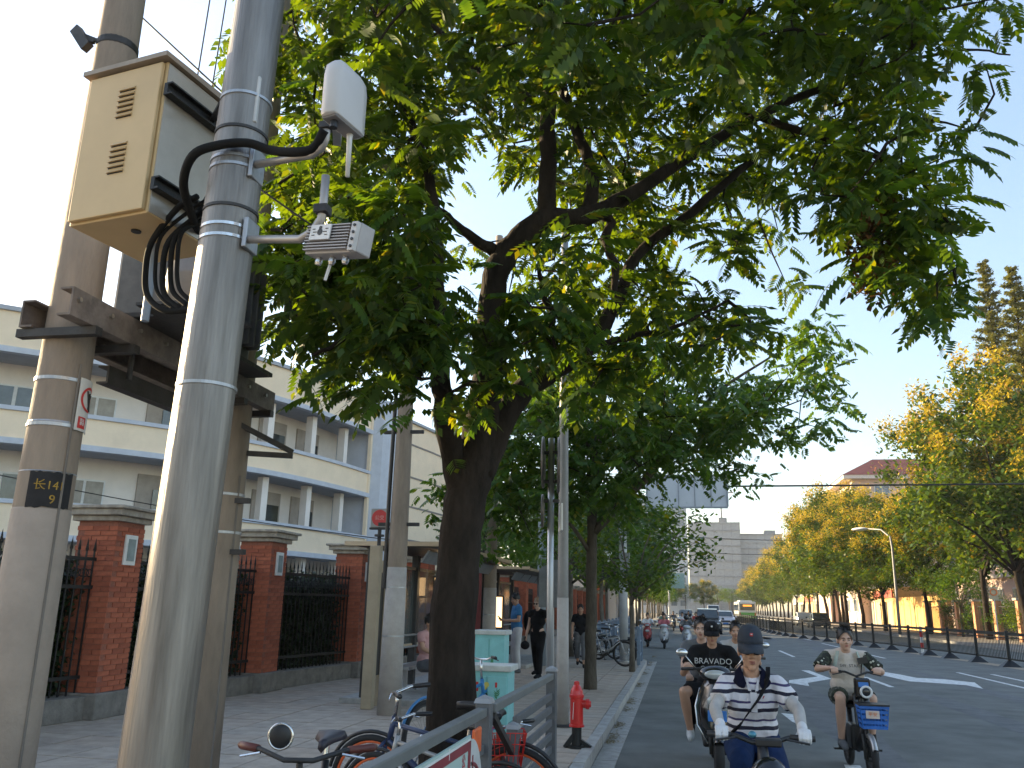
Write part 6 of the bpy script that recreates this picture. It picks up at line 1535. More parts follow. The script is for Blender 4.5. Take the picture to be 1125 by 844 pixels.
# building glimpsed behind the shelters
GB = thing('grey_house', 'distant grey white house with red brick bay seen above the bus shelter', 'building', (-9, 78, 0))
b = MB(); b.box((0, 5, 5), (7, 10, 10)); b.build('wall', mat('pale_wall', (.52, .52, .53)), GB)
b = MB(); b.box((2.2, -.1, 4.8), (1.0, .3, 9.6)); b.build('brick_bay', brick_m2, GB)
for f in range(3):
    for x in (-2.2, -.3):
        b = MB(); b.box((x, -.05, 2 + f * 2.9), (1.1, .14, 1.5)); b.build('window', win_blue, GB)
b = MB(); b.box((0, 5, 10.15), (7.4, 10.4, .3)); b.build('roof', soffit_m, GB)
# ================================================================== people
skin = mat('skin', (.46, .26, .17), .5, 0, 5, .08)
skin2 = mat('skin_pale', (.55, .34, .25), .5, 0, 5, .08)
skin_red = mat('lip_tone', (.34, .13, .10), .45)
hair_m = mat('hair_black', (.012, .010, .010), .5, 0, 30, .3)
jeans = mat('jeans_blue', (.014, .030, .085), .9, 0, 8, .25, .5, 14, spec=.08)
black_cloth = mat('black_cloth', (.014, .014, .016), .9, 0, 8, .25, .6, 14, spec=.15)
grey_cloth = mat('grey_cloth', (.12, .125, .135), .85, 0, 8, .2, .8, 14)
glove_m = mat('glove_white', (.66, .65, .66), .8, 0, 12, .08, .25, 120)
sleeve_m = mat('arm_sleeve_grey', (.42, .40, .385), .8, 0, 12, .1, .5, 22)
def pattern_mat(name, build):
    m = bpy.data.materials.new(name); m.use_nodes = True
    t = m.node_tree; b = t.nodes['Principled BSDF']; b.inputs['Roughness'].default_value = .85
    tc = t.nodes.new('ShaderNodeTexCoord'); build(t, tc, b)
    n2 = t.nodes.new('ShaderNodeTexNoise'); n2.inputs['Scale'].default_value = 13; n2.inputs['Detail'].default_value = 3; t.links.new(tc.outputs['Object'], n2.inputs['Vector'])
    bn = t.nodes.new('ShaderNodeBump'); bn.inputs['Strength'].default_value = .9; bn.inputs['Distance'].default_value = .02; t.links.new(n2.outputs[0], bn.inputs['Height']); t.links.new(bn.outputs[0], b.inputs['Normal']); MATS[name] = m
    return m
def _stripes(t, tc, b):
    sep = t.nodes.new('ShaderNodeSeparateXYZ'); t.links.new(tc.outputs['Object'], sep.inputs[0])
    n = t.nodes.new('ShaderNodeTexNoise'); n.inputs['Scale'].default_value = 6; t.links.new(tc.outputs['Object'], n.inputs['Vector'])
    a0 = t.nodes.new('ShaderNodeMath'); a0.operation = 'MULTIPLY_ADD'; a0.inputs[1].default_value = .03; t.links.new(n.outputs[0], a0.inputs[0]); t.links.new(sep.outputs[2], a0.inputs[2])
    m1 = t.nodes.new('ShaderNodeMath'); m1.operation = 'MULTIPLY'; m1.inputs[1].default_value = 1 / .098; t.links.new(a0.outputs[0], m1.inputs[0])
    m2 = t.nodes.new('ShaderNodeMath'); m2.operation = 'FRACT'; t.links.new(m1.outputs[0], m2.inputs[0])
    r = t.nodes.new('ShaderNodeValToRGB'); r.color_ramp.interpolation = 'CONSTANT'
    e = r.color_ramp.elements
    e[0].color = (.66, .63, .66, 1); e[1].position = .25; e[1].color = (.012, .012, .03, 1)
    for p, c in ((.45, (.66, .63, .66)), (.72, (.05, .04, .12)), (.84, (.66, .63, .66))):
        q = e.new(p); q.color = (*c, 1)
    t.links.new(m2.outputs[0], r.inputs[0]); t.links.new(r.outputs[0], b.inputs['Base Color'])
stripe_m = pattern_mat('striped_polo', _stripes)
def _camo(t, tc, b):
    n = t.nodes.new('ShaderNodeTexVoronoi'); n.inputs['Scale'].default_value = 20; t.links.new(tc.outputs['Object'], n.inputs['Vector'])
    r = t.nodes.new('ShaderNodeValToRGB'); r.color_ramp.interpolation = 'CONSTANT'
    e = r.color_ramp.elements; e[0].color = (.50, .50, .42, 1); e[1].position = .24; e[1].color = (.018, .022, .016, 1); q = e.new(.62); q.color = (.05, .06, .04, 1)
    t.links.new(n.outputs['Distance'], r.inputs[0]); t.links.new(r.outputs[0], b.inputs['Base Color'])
camo_m = pattern_mat('camo_print', _camo)

def limb(mb, pts, rr, n=12):
    mb.tube(pts, rr, n)
    for p, r_ in ((pts[0], rr[0]), (pts[-1], rr[-1])):
        mb.ell(p, (r_, r_, r_), 10, 7)
def bake(o):
    dg = bpy.context.evaluated_depsgraph_get()
    me = bpy.data.meshes.new_from_object(o.evaluated_get(dg))
    old = o.data
    o.modifiers.clear()
    o.data = me
    me.polygons.foreach_set('use_smooth', [True] * len(me.polygons))
    return o
def fuse(mb, name, m, parent, voxel, it=3, rough=None):
    o = mb.build(name, m, parent)
    r = o.modifiers.new('fuse', 'REMESH'); r.mode = 'VOXEL'; r.voxel_size = voxel
    s = o.modifiers.new('soft', 'SMOOTH'); s.factor = .5; s.iterations = it
    return bake(o)
def V3(*a): return Vector(a)
def mid(a, b, t=.5): return Vector(a).lerp(Vector(b), t)
def hand_grip(mb, wr, g, s):
    """fist closed round a bar along x at g; s=+1 for the person's left hand"""
    wr, g = Vector(wr), Vector(g)
    pc = g + V3(0, .018, .030)
    limb(mb, [wr, mid(wr, pc, .6), pc], [.024, .026, .022], 10)
    mb.ell(g + V3(0, .012, .030), (.044, .034, .017))
    for k, (x, l) in enumerate(((-.032, .92), (-.011, 1.05), (.011, 1.0), (.031, .85))):
        x *= 1
        limb(mb, [g + V3(x, .005, .034), g + V3(x, -.026, .026 * l), g + V3(x * 1.02, -.036 * l, .0), g + V3(x, -.020, -.024 * l)], [.0105, .0100, .0092, .0082], 8)
    limb(mb, [g + V3(-s * .030, .030, .018), g + V3(-s * .050, .010, .000), g + V3(-s * .046, -.012, -.016)], [.013, .0105, .009], 8)
def hand_open(mb, wr, d, s, side):
    """relaxed hand hanging along d with gently curled fingers"""
    wr, d = Vector(wr), Vector(d).normalized()
    sd = Vector(side).normalized(); nrm = d.cross(sd).normalized()
    limb(mb, [wr, wr + d * .05, wr + d * .085], [.024, .030, .026], 10)
    for k, (x, l) in enumerate(((-.026, .062), (-.009, .074), (.009, .070), (.026, .056))):
        b0 = wr + d * .085 + sd * x
        limb(mb, [b0, b0 + d * l * .5 + nrm * .006, b0 + d * l * .85 + nrm * .022, b0 + d * l + nrm * .036], [.0095, .009, .008, .007], 8)
    limb(mb, [wr + d * .025 - sd * .024, wr + d * .055 - sd * .045 + nrm * .012, wr + d * .085 - sd * .048 + nrm * .02], [.012, .010, .008], 8)
def person(label, loc, rz, J, look, voxel=.010, sc=1.0, group=None):
    """J: joints in metres, figure faces -y. look: materials and options"""
    t = thing('person', label, 'person', loc, rz, group)
    t.scale = (sc, sc, sc)
    sk = look.get('skin', skin)
    b = MB()
    pel, che, nek, hd = (V3(*J[k]) for k in ('pel', 'che', 'nek', 'head'))
    fat = look.get('fat', 1.0)
    shm = mid(J['shL'], J['shR'])
    limb(b, [pel, mid(pel, che, .5), che, mid(che, shm, .7)], [.105 * fat, .10 * fat, .115 * fat, .085], 14)
    for s in (-1, 1): b.ell(mid(pel, che, .15) + V3(s * .055, 0, 0), (.10 * fat, .10 * fat, .11)); b.ell(che + V3(s * .07, 0, .0), (.095 * fat, .098 * fat, .13))
    limb(b, [J['shL'], shm + V3(0, .01, .012), J['shR']], [.050, .062, .050])
    for S in 'LR': limb(b, [shm + V3(0, .015, .055), mid(shm, J['sh' + S], .75) + V3(0, .01, .012)], [.045, .042], 10)
    limb(b, [shm + V3(0, .01, 0), nek, hd + V3(0, .02, -.05)], [.065, .052, .050])
    grips = J.get('grip')
    for S, s in (('L', 1), ('R', -1)):
        limb(b, [J['sh' + S], mid(J['sh' + S], J['el' + S]), J['el' + S]], [.050, .044, .037])
        limb(b, [J['el' + S], mid(J['el' + S], J['wr' + S], .35), J['wr' + S]], [.038, .038, .025])
        limb(b, [J['hip' + S], mid(J['hip' + S], J['kn' + S]), J['kn' + S]], [.088 * fat, .074, .052])
        limb(b, [J['kn' + S], mid(J['kn' + S], J['an' + S], .35), J['an' + S]], [.053, .056, .034])
        an = V3(*J['an' + S]); fd = V3(*J.get('toe' + S, an + V3(0, -.17, -.06)))
        limb(b, [an + V3(0, .03, -.05), mid(an, fd, .6) + V3(0, 0, -.01), fd], [.030, .032, .022])
        if look.get('gloves') is None:
            if grips: hand_grip(b, J['wr' + S], grips[S], s)
            else: hand_open(b, J['wr' + S], J.get('hd' + S, (0, -.15, -1)), s, (0, 1, 0))
    # head with face
    HM = Matrix.Rotation(look.get('yaw', 0), 3, 'Z') @ Matrix.Rotation(look.get('nod', 0), 3, 'X') @ Matrix.Rotation(look.get('tilt', 0), 3, 'Y')
    def hp(x, y, z): return hd + HM @ V3(x, y, z)
    b.ell(hp(0, .012, .035), (.074, .092, .098), 18, 12, HM); b.ell(hp(0, -.022, -.035), (.062, .068, .078), 16, 10, HM)
    b.ell(hp(0, -.066, -.090), (.026, .022, .020), 10, 8, HM); b.ell(hp(0, -.072, .022), (.052, .020, .014), 12, 8, HM)
    for s in (-1, 1):
        b.ell(hp(s * .040, -.062, -.030), (.026, .022, .024), 10, 8, HM); b.ell(hp(s * .079, .010, -.012), (.011, .022, .033), 10, 8, HM)
    limb(b, [hp(0, -.086, .012), hp(0, -.106, -.022)], [.009, .014], 8)
    for s in (-1, 1): b.ell(hp(s * .013, -.094, -.028), (.009, .010, .008), 8, 6, HM)
    b.ell(hp(0, -.084, -.058), (.026, .012, .012), 10, 8, HM)
    fuse(b, 'body', sk, t, voxel)
    b = MB(); b.ell(hp(0, -.0945, -.0530), (.023, .006, .0045), 10, 6, HM); b.ell(hp(0, -.0935, -.0625), (.020, .006, .005), 10, 6, HM); b.build('lips', skin_red, t, smooth=True)
    if not look.get('glasses'):
        for s in (-1, 1):
            b = MB(); b.ell(hp(s * .031, -.0815, .002), (.0135, .008, .0062), 10, 6, HM); e_ = b.build('eye', MATS['eye_white'] if 'eye_white' in MATS else mat('eye_white', (.55, .52, .49), .3), t, smooth=True)
            b = MB(); b.ell(hp(s * .031, -.0880, .002), (.006, .003, .006), 8, 6, HM); b.build('iris', hair_m, e_, smooth=True)
            b = MB(); b.tube([hp(s * .014, -.0935, .021), hp(s * .030, -.093, .026), hp(s * .048, -.080, .020)], [.004, .005, .003], 6); b.build('eyebrow', hair_m, t)
    else:
        for s in (-1, 1):
            b = MB(); b.ell(hp(s * .032, -.090, .003), (.028, .010, .020), 14, 8, HM); b.build('sunglass_lens', mat('lens_black', (.008, .008, .010), .12), t, smooth=True)
        b = MB(); b.tube([hp(-.078, 0, .01), hp(-.062, -.075, .010), hp(0, -.102, .010), hp(.062, -.075, .010), hp(.078, 0, .01)], .004, 6); b.build('sunglass_frame', black_plastic, t)
    # hair or cap
    if look.get('hair', True) is True:
        b = MB(); rr = random.Random(len(label))
        n, m_ = 22, 12; vs = []; fs = []; ck = .985 if look.get('cap') else 1.0
        for i in range(m_ + 1):
            th = math.pi * .64 * i / m_
            for j in range(n):
                a = 2 * math.pi * j / n
                fr = max(0, -math.sin(a))
                thj = th * (1 - (.30 if look.get('cap') else .46) * fr ** 2)
                k_ = (1.09 + rr.uniform(-.012, .02) * min(1, i / 3)) * ck
                vs.append(hp(.079 * k_ * math.sin(thj) * math.cos(a), .013 + .097 * k_ * math.sin(thj) * math.sin(a), .034 + .103 * k_ * math.cos(thj)))
        for i in range(m_):
            for j in range(n):
                a, c = i * n + j, i * n + (j + 1) % n
                fs.append((a, c, c + n, a + n))
        b.add(vs, fs)
        tuft = MB()
        ho = b.build('hair', look.get('hair_mat', hair_m), t, smooth=True)
        for k in range(0 if look.get('cap') else 130):
            a = rr.uniform(0, 6.28); th = rr.uniform(.1, 1.25)
            if math.sin(a) < -.3 and th > .9: continue
            d = V3(math.sin(th) * math.cos(a), math.sin(th) * math.sin(a), math.cos(th))
            p = hp(.083 * d.x, .013 + .102 * d.y, .034 + .110 * d.z); e = p + HM @ (d * .018 + V3(rr.uniform(-.014, .014), rr.uniform(-.022, .006), .006))
            tuft.tube([p, mid(p, e), e], [.0065, .005, .0015], 4)
        if not look.get('cap'): tuft.build('hair_tuft', look.get('hair_mat', hair_m), ho)
    cap_ = look.get('cap')
    if cap_:
        b = MB(); n, m_ = 24, 9; vs = []; fs = []
        for i in range(m_ + 1):
            th = math.pi * .5 * i / m_ + .02
            for j in range(n):
                a = 2 * math.pi * j / n
                vs.append(hp(.087 * math.sin(th) ** .8 * math.cos(a), .010 + .104 * math.sin(th) ** .8 * math.sin(a), .040 + .102 * max(0.0, math.cos(th)) ** .85))
        for i in range(m_):
            for j in range(n):
                a, c = i * n + j, i * n + (j + 1) % n
                fs.append((a, c, c + n, a + n))
        b.add(vs, fs); c_ = b.build('cap', cap_, t, smooth=True)
        so = c_.modifiers.new('thick', 'SOLIDIFY'); so.thickness = .004
        b = MB(); vs = []; fs = []
        for i in range(13):
            a = math.pi + math.pi * i / 12
            x, y = .083 * math.cos(a), .010 + .100 * math.sin(a)
            ext = .098 * max(0, -math.sin(a)) ** .7
            for q, dz in ((0, 0), (.5, -.006 - .02 * abs(math.cos(a)) ** 2), (1, -.034 - .02 * abs(math.cos(a)))):
                vs.append(hp(x * (1 + .04 * q), y - ext * q, .045 + dz))
        for i in range(12):
            for q in range(2): o_ = i * 3 + q; fs.append((o_, o_ + 1, o_ + 4, o_ + 3))
        b.add(vs, fs); br = b.build('brim', look.get('brim', cap_), c_, smooth=True)
        so = br.modifiers.new('thick', 'SOLIDIFY'); so.thickness = .004
        if look.get('badge'):
            b = MB(); b.box(hp(0, -.104, .098), (.020, .006, .016), rx=R(22)); b.build('badge', look['badge'], c_)
            if look['badge'] is not white_paint:
                b = MB(); b.box(hp(0, -.1085, .100), (.012, .004, .005), rx=R(22)); b.build('badge_mark', white_paint, c_)
    hel = look.get('helmet')
    if hel:
        b = MB(); b.ell(hp(0, .015, .06), (.112, .130, .105), 18, 12, HM); b.build('helmet', hel, t, smooth=True)
    # clothes follow the body
    sh = look.get('shirt')
    if sh:
        e = look.get('loose', .016)
        b = MB()
        bot = look.get('hem', pel + V3(0, 0, .02))
        limb(b, [bot, mid(bot, che, .5), che, mid(che, shm, .7)], [.112 * fat + e, .103 * fat + e, .115 * fat + e, .083 + e], 16)
        for s in (-1, 1): b.ell(mid(bot, che, .15) + V3(s * .055, 0, 0), (.104 * fat + e, .102 * fat + e, .11)); b.ell(che + V3(s * .07, 0, 0), (.095 * fat + e, .098 * fat + e, .135))
        limb(b, [J['shL'], shm + V3(0, .01, .008), J['shR']], [.050 + e * .7, .060 + e * .4, .050 + e * .7])
        for S in 'LR': limb(b, [shm + V3(0, .015, .052), mid(shm, J['sh' + S], .75) + V3(0, .01, .010)], [.045 + e * .5, .043 + e * .5], 10)
        sl = look.get('sleeve', .62)
        if not look.get('sleeve_mat'):
            for S in 'LR':
                b.tube([J['sh' + S], mid(J['sh' + S], J['el' + S], sl * .5), mid(J['sh' + S], J['el' + S], sl)], [.051 + e * .8, .050 + e, .048 + e * 1.1], 14)
        fuse(b, 'shirt', sh, t, voxel * 1.1, 4)
        if look.get('sleeve_mat'):
            for S in 'LR':
                b = MB(); b.tube([J['sh' + S], mid(J['sh' + S], J['el' + S], sl * .5), mid(J['sh' + S], J['el' + S], sl)], [.052 + e * .6, .052 + e * .7, .050 + e * .8], 14); b.ell(J['sh' + S], (.052 + e * .6,) * 3)
                fuse(b, 'sleeve', look['sleeve_mat'], t, voxel * 1.1, 3)
    tr = look.get('trousers')
    if tr:
        b = MB(); L = look.get('leg', 1.0); e = .016
        for s in (-1, 1): b.ell(pel + V3(s * .05, 0, -.01), (.112 * fat + e * .3, .106 * fat + e * .3, .115))
        for S in 'LR':
            hp_, kn, an = V3(*J['hip' + S]), V3(*J['kn' + S]), V3(*J['an' + S])
            if L <= .5:
                k_ = L / .5
                b.tube([hp_, mid(hp_, kn, k_ * .5), mid(hp_, kn, k_)], [.092 * fat + e, .082 + e, .074 + e], 14); b.ell(hp_, (.095 * fat + e,) * 3)
            else:
                b.tube([hp_, mid(hp_, kn), kn, mid(kn, an, .4), mid(kn, an, (L - .5) * 2)], [.092 * fat + e, .078 + e, .057 + e, .058 + e, .045 + e], 14)
                b.ell(hp_, (.095 * fat + e,) * 3); b.ell(kn, (.057 + e,) * 3)
        fuse(b, 'trousers', tr, t, voxel * 1.1, 4)
    sho = look.get('shoes')
    if sho:
        for S in 'LR':
            an = V3(*J['an' + S]); fd = V3(*J.get('toe' + S, an + V3(0, -.17, -.06)))
            b = MB(); limb(b, [an + V3(0, .035, -.05), mid(an, fd, .55) + V3(0, 0, -.005), fd + V3(0, -.01, 0)], [.041, .043, .033]); limb(b, [an + V3(0, .01, .0), an + V3(0, .0, -.05)], [.042, .045])
            fuse(b, 'shoe', sho, t, max(voxel, .009), 2)
    gl = look.get('gloves')
    if gl:
        for S, s in (('L', 1), ('R', -1)):
            b = MB(); hand_grip(b, J['wr' + S], grips[S], s); w_ = V3(*J['wr' + S]); limb(b, [w_, mid(w_, J['el' + S], .12)], [.030, .034])
            fuse(b, 'glove', gl, t, .005, 2)
    if look.get('arm_sleeves'):
        for S in 'LR':
            b = MB(); a0, el, wr = V3(*J['sh' + S]), V3(*J['el' + S]), V3(*J['wr' + S])
            limb(b, [mid(a0, el, .45), el], [.046, .0395]); limb(b, [el, mid(el, wr, .35), wr], [.0400, .0395, .028])
            fuse(b, 'arm_sleeve', look['arm_sleeves'], t, .007, 3)
    return t, hp

# ---- the man in the striped polo on a bicycle, nearest the camera
XO, YO = 0.405, 5.35
J1 = dict(pel=(0, .10, .90), che=(0, .01, 1.14), nek=(0, -.035, 1.335), head=(0, -.075, 1.425),
          shL=(.168, -.01, 1.228), shR=(-.168, -.01, 1.228), elL=(.275, -.20, 1.115), elR=(-.262, -.20, 1.105),
          wrL=(.268, -.375, 1.035), wrR=(-.235, -.375, 1.035), hipL=(.09, .08, .885), hipR=(-.09, .08, .885),
          knL=(.125, -.34, .78), knR=(-.115, -.32, .86), anL=(.11, -.20, .34), anR=(-.11, -.16, .44),
          grip={'L': (.268, -.440, 1.005), 'R': (-.235, -.440, 1.005)})
navy = mat('navy_cap', (.022, .030, .045), .8, 0, 20, .15, .2, 150)
p1, hp1 = person('man in a navy cap and striped polo with white gloves riding towards the camera', (XO, YO, 0), 0, J1,
                 dict(shirt=stripe_m, trousers=jeans, leg=1.0, shoes=black_cloth, cap=navy, badge=redl, gloves=glove_m, arm_sleeves=sleeve_m, glasses=True, hair=True, sleeve=.66, nod=R(6), fat=1.0, hem=V3(0, .06, .97)), .0075)
p1.scale = (.84, .97, 1.0)
collar = mat('collar_navy', (.010, .011, .024), .95, 0, 12, .15, .4, 30, spec=.03)
b = MB()
for s in (-1, 1):
    b.add([(s * .030, .060, 1.345), (s * .070, .000, 1.345), (s * .066, -.060, 1.315), (s * .030, -.128, 1.225), (s * .075, -.140, 1.205), (s * .142, -.075, 1.246), (s * .130, .00, 1.285), (s * .070, .075, 1.318)],
          [(0, 1, 6, 7), (1, 2, 5, 6), (2, 3, 4, 5)])
o = b.build('collar', collar, p1, True); q = o.modifiers.new('thick', 'SOLIDIFY'); q.thickness = .007; q = o.modifiers.new('round', 'SUBSURF'); q.levels = 2; q.render_levels = 2
b = MB(); b.add([(-.020, -.146, 1.09), (.020, -.146, 1.09), (.022, -.132, 1.195), (-.022, -.132, 1.195)], [(0, 1, 2, 3)])
for s in (-1, 1): b.add([(s * .012, -.130, 1.20), (s * .034, -.126, 1.205), (s * .045, -.095, 1.262), (s * .032, -.098, 1.262)], [(0, 1, 2, 3)])
o = b.build('placket', mat('placket_white', (.52, .50, .52), .85), p1); q = o.modifiers.new('thick', 'SOLIDIFY'); q.thickness = .006
b = MB()
pts = catmull([(.12, .02, 1.325), (.10, -.085, 1.27), (.045, -.139, 1.18), (-.03, -.158, 1.10), (-.10, -.145, 1.02), (-.145, -.06, .97)], 5)
for a, c in zip(pts, pts[1:]): b.bar(a, c, .030, .006)
b.build('bag_strap', black_cloth, p1)
b = MB(); b.bar((.058, -.142, 1.165), (.068, -.140, 1.180), .012, .003); b.build('chest_emblem', redl, p1)

# ================================================================== two-wheelers
def wheel(t, c, r, rim_m, tw=.022, spokes=28, hub=True, tyre=rubber):
    b = MB(); b.torus(c, r - tw, tw, 'X', 40, 8); ty = b.build('tyre', tyre, t, smooth=True)
    b = MB(); b.torus(c, r - tw * 2.1, tw * .55, 'X', 36, 6); b.build('rim', rim_m, ty, smooth=True)
    b = MB(); b.lathe([(.028, -.035), (.028, .035)], c, 12, Matrix.Rotation(R(90), 3, 'Y'))
    for k in range(spokes):
        a = 2 * math.pi * k / spokes; a2 = a + (.5 if k % 2 else -.5)
        p = Vector(c) + V3((.02 if k % 2 else -.02), .026 * math.cos(a2), .026 * math.sin(a2)); q = Vector(c) + V3(0, (r - tw * 2) * math.cos(a), (r - tw * 2) * math.sin(a))
        b.tube([p, q], .0016 if spokes > 10 else .012, 4)
    b.build('spokes', chrome if spokes > 10 else rim_m, ty)
    return ty
def bicycle(label, loc, rz, frame_m, rim_m, seat_m=black_plastic, basket=None, grip_m=black_plastic, fender=None, group=None, bar_w=.56, lean=0, bar_z=1.02, steer=0, tyre=rubber):
    """front wheel towards -y"""
    t = thing('bicycle', label, 'bicycle', loc, rz, group)
    t.rotation_euler = (0, lean, rz)
    rW = .325
    wheel(t, (0, -.53, rW), rW, rim_m, tyre=tyre); wheel(t, (0, .53, rW), rW, rim_m, tyre=tyre)
    b = MB()
    bb = (0, .08, .30); seat = (0, .24, .80); head = (0, -.36, .78); hl = (0, -.40, .62)
    b.tube([seat, bb], .018, 10); b.tube([head, hl], .020, 10); b.tube([hl, mid(hl, bb, .5) + V3(0, 0, -.03), bb], .022, 10); b.tube([mid(head, hl, .3), mid(seat, bb, .35)], .016, 10)
    for s in (-1, 1): b.tube([bb, (s * .05, .53, rW)], .011, 8); b.tube([mid(seat, bb, .2), (s * .05, .53, rW)], .010, 8)
    b.build('frame', frame_m, t, smooth=True)
    b = MB(); b.tube([hl, mid(hl, (0, -.46, .5), .5), (0, -.455, .60)], .018, 8)
    for s in (-1, 1): b.tube([(0, -.42, .62), (s * .05, -.45, .58), (s * .05, -.53, rW)], [.014, .013, .010], 8)
    b.build('fork', frame_m, t, smooth=True)
    b = MB(); b.tube([head, (0, -.345, .88), (0, -.34, bar_z - .04)], .014, 8)
    b.tube([(-bar_w / 2, -.22, bar_z), (-bar_w / 2 + .10, -.30, bar_z), (-.06, -.37, bar_z - .03), (.06, -.37, bar_z - .03), (bar_w / 2 - .10, -.30, bar_z), (bar_w / 2, -.22, bar_z)], .011, 8)
    hb = b.build('handlebar', dark_steel if grip_m is not black_plastic else chrome, t, smooth=True)
    for s in (-1, 1):
        b = MB(); b.tube([(s * (bar_w / 2 - .09), -.292, bar_z), (s * (bar_w / 2 + .0), -.215, bar_z), (s * (bar_w / 2 + .01), -.20, bar_z)], [.016, .0175, .014], 10); b.build('grip', grip_m, hb, smooth=True)
        b = MB(); b.tube([(s * (bar_w / 2 - .11), -.33, bar_z - .01), (s * (bar_w / 2 - .02), -.30, bar_z - .03)], .006, 6); b.build('brake_lever', chrome, hb)
    b = MB(); b.tube([seat, (0, .25, .88)], .013, 8); b.build('seat_post', chrome, t)
    b = MB()
    vs = []; prof = [(-.14, .018, 0), (-.10, .024, .006), (-.02, .038, .008), (.06, .072, .012), (.11, .080, .016), (.14, .060, .012)]
    for y, w, z in prof: vs += [(-w, .25 + y, .90 + z - .03), (-w * .8, .25 + y, .90 + z), (0, .25 + y, .905 + z), (w * .8, .25 + y, .90 + z), (w, .25 + y, .90 + z - .03), (0, .25 + y, .90 + z - .05)]
    fs = []
    for i in range(5):
        for j in range(6): a = i * 6 + j; c = i * 6 + (j + 1) % 6; fs.append((a, c, c + 6, a + 6))
    fs += [tuple(range(5, -1, -1)), tuple(30 + j for j in range(6))]
    b.add(vs, fs).build('saddle', seat_m, t, smooth=True)
    if fender:
        for y in (-.53, .53):
            b = MB(); b.torus((0, y, rW), rW + .02, .014, 'X', 16, 6, R(20), R(165)); b.build('mudguard', fender, t, smooth=True)
    if basket:
        b = MB()
        for z in (.62, .70, .78, .86):
            w, d = .13 + (z - .62) * .15, .10 + (z - .62) * .12
            y = -.50
            L = [(-w, y - d, z), (w, y - d, z), (w, y + d, z), (-w, y + d, z), (-w, y - d, z)]
            for a, c in zip(L, L[1:]): b.bar(a, c, .006, .006)
        for k in range(9):
            u = -1 + k * .25
            for s in (-1, 1): b.bar((u * .13, -.50 + s * .10, .62), (u * .166, -.50 + s * .129, .86), .004, .004)
            for s in (-1, 1): b.bar((s * .13, -.50 + u * .10, .62), (s * .166, -.50 + u * .129, .86), .004, .004)
        b.build('basket', basket, t)
    b = MB(); b.tube([(-.0, .08, .30), (.09, .08, .30), (.09, .02, .15)], .010, 6); b.tube([(.0, .08, .30), (-.09, .08, .30), (-.09, .14, .45)], .010, 6); b.box((.12, .02, .15), (.09, .06, .02)); b.box((-.12, .14, .45), (.09, .06, .02)); b.lathe([(.08, -.004), (.08, .004)], (.04, .08, .30), 20, Matrix.Rotation(R(90), 3, 'Y')); b.build('crank', dark_steel, t)
    b = MB(); b.tube([(.05, .45, .3), (.12, .55, .02)], .009, 6); b.build('kickstand', dark_steel, t)
    return t
# the striped man's bike: dark handlebar, cowl and bell
BK = thing('electric_bike', 'dark bike ridden by the man in the striped polo, cut by the picture edge', 'electric bike', (XO, YO, 0))
wheel(BK, (0, -.80, .27), .27, dark_steel, .032, 5); wheel(BK, (0, .42, .27), .27, dark_steel, .032, 5)
b = MB(); b.tube([(0, -.80, .27), (0, -.66, .62), (0, -.56, .92), (0, -.53, .985)], [.03, .035, .03, .024], 12); b.tube([(0, -.64, .60), (0, -.30, .28), (0, .1, .25), (0, .24, .72)], [.04, .045, .045, .03], 12); b.tube([(0, .1, .28), (0, .42, .27)], .03, 8); b.build('frame', black_plastic, BK, smooth=True)
b = MB(); b.tube([(-.255, -.44, 1.005), (-.13, -.445, 1.005), (-.05, -.52, .985), (.05, -.52, .985), (.14, -.445, 1.005), (.275, -.44, 1.005)], .0125, 10); hb1 = b.build('handlebar', black_plastic, BK, smooth=True)
for s in (-1, 1):
    b = MB(); b.tube([(s * .15, -.443, 1.005), (s * .275, -.440, 1.005)], [.017, .0165], 12); b.build('grip', black_plastic, hb1, smooth=True)
    b = MB(); b.tube([(s * .13, -.48, 1.0), (s * .24, -.50, .985)], .006, 6); b.build('brake_lever', dark_steel, hb1)
b = MB(); b.ell((-.045, -.50, 1.02), (.022, .022, .018)); b.build('bell', mat('bell_blue', (.08, .25, .34), .3, .4), BK, smooth=True)
b = MB(); b.box((.03, -.53, .99), (.13, .07, .04)); b.build('display', black_plastic, BK, bevel=.008)
b = MB(); b.ell((.02, -.62, .80), (.105, .085, .135), 18, 12); b.build('cowl', mat('gloss_black', (.010, .010, .012), .18, 0, 9, .2, coat=.5), BK, smooth=True)
b = MB(); b.ell((.02, -.69, .83), (.045, .025, .035), 14, 8); b.build('headlight', mat('lamp_glass_dark', (.20, .21, .21), .1, .3), BK, smooth=True)
b = MB(); b.ell((0, .26, .775), (.11, .15, .035)); b.build('saddle', black_plastic, BK, smooth=True)

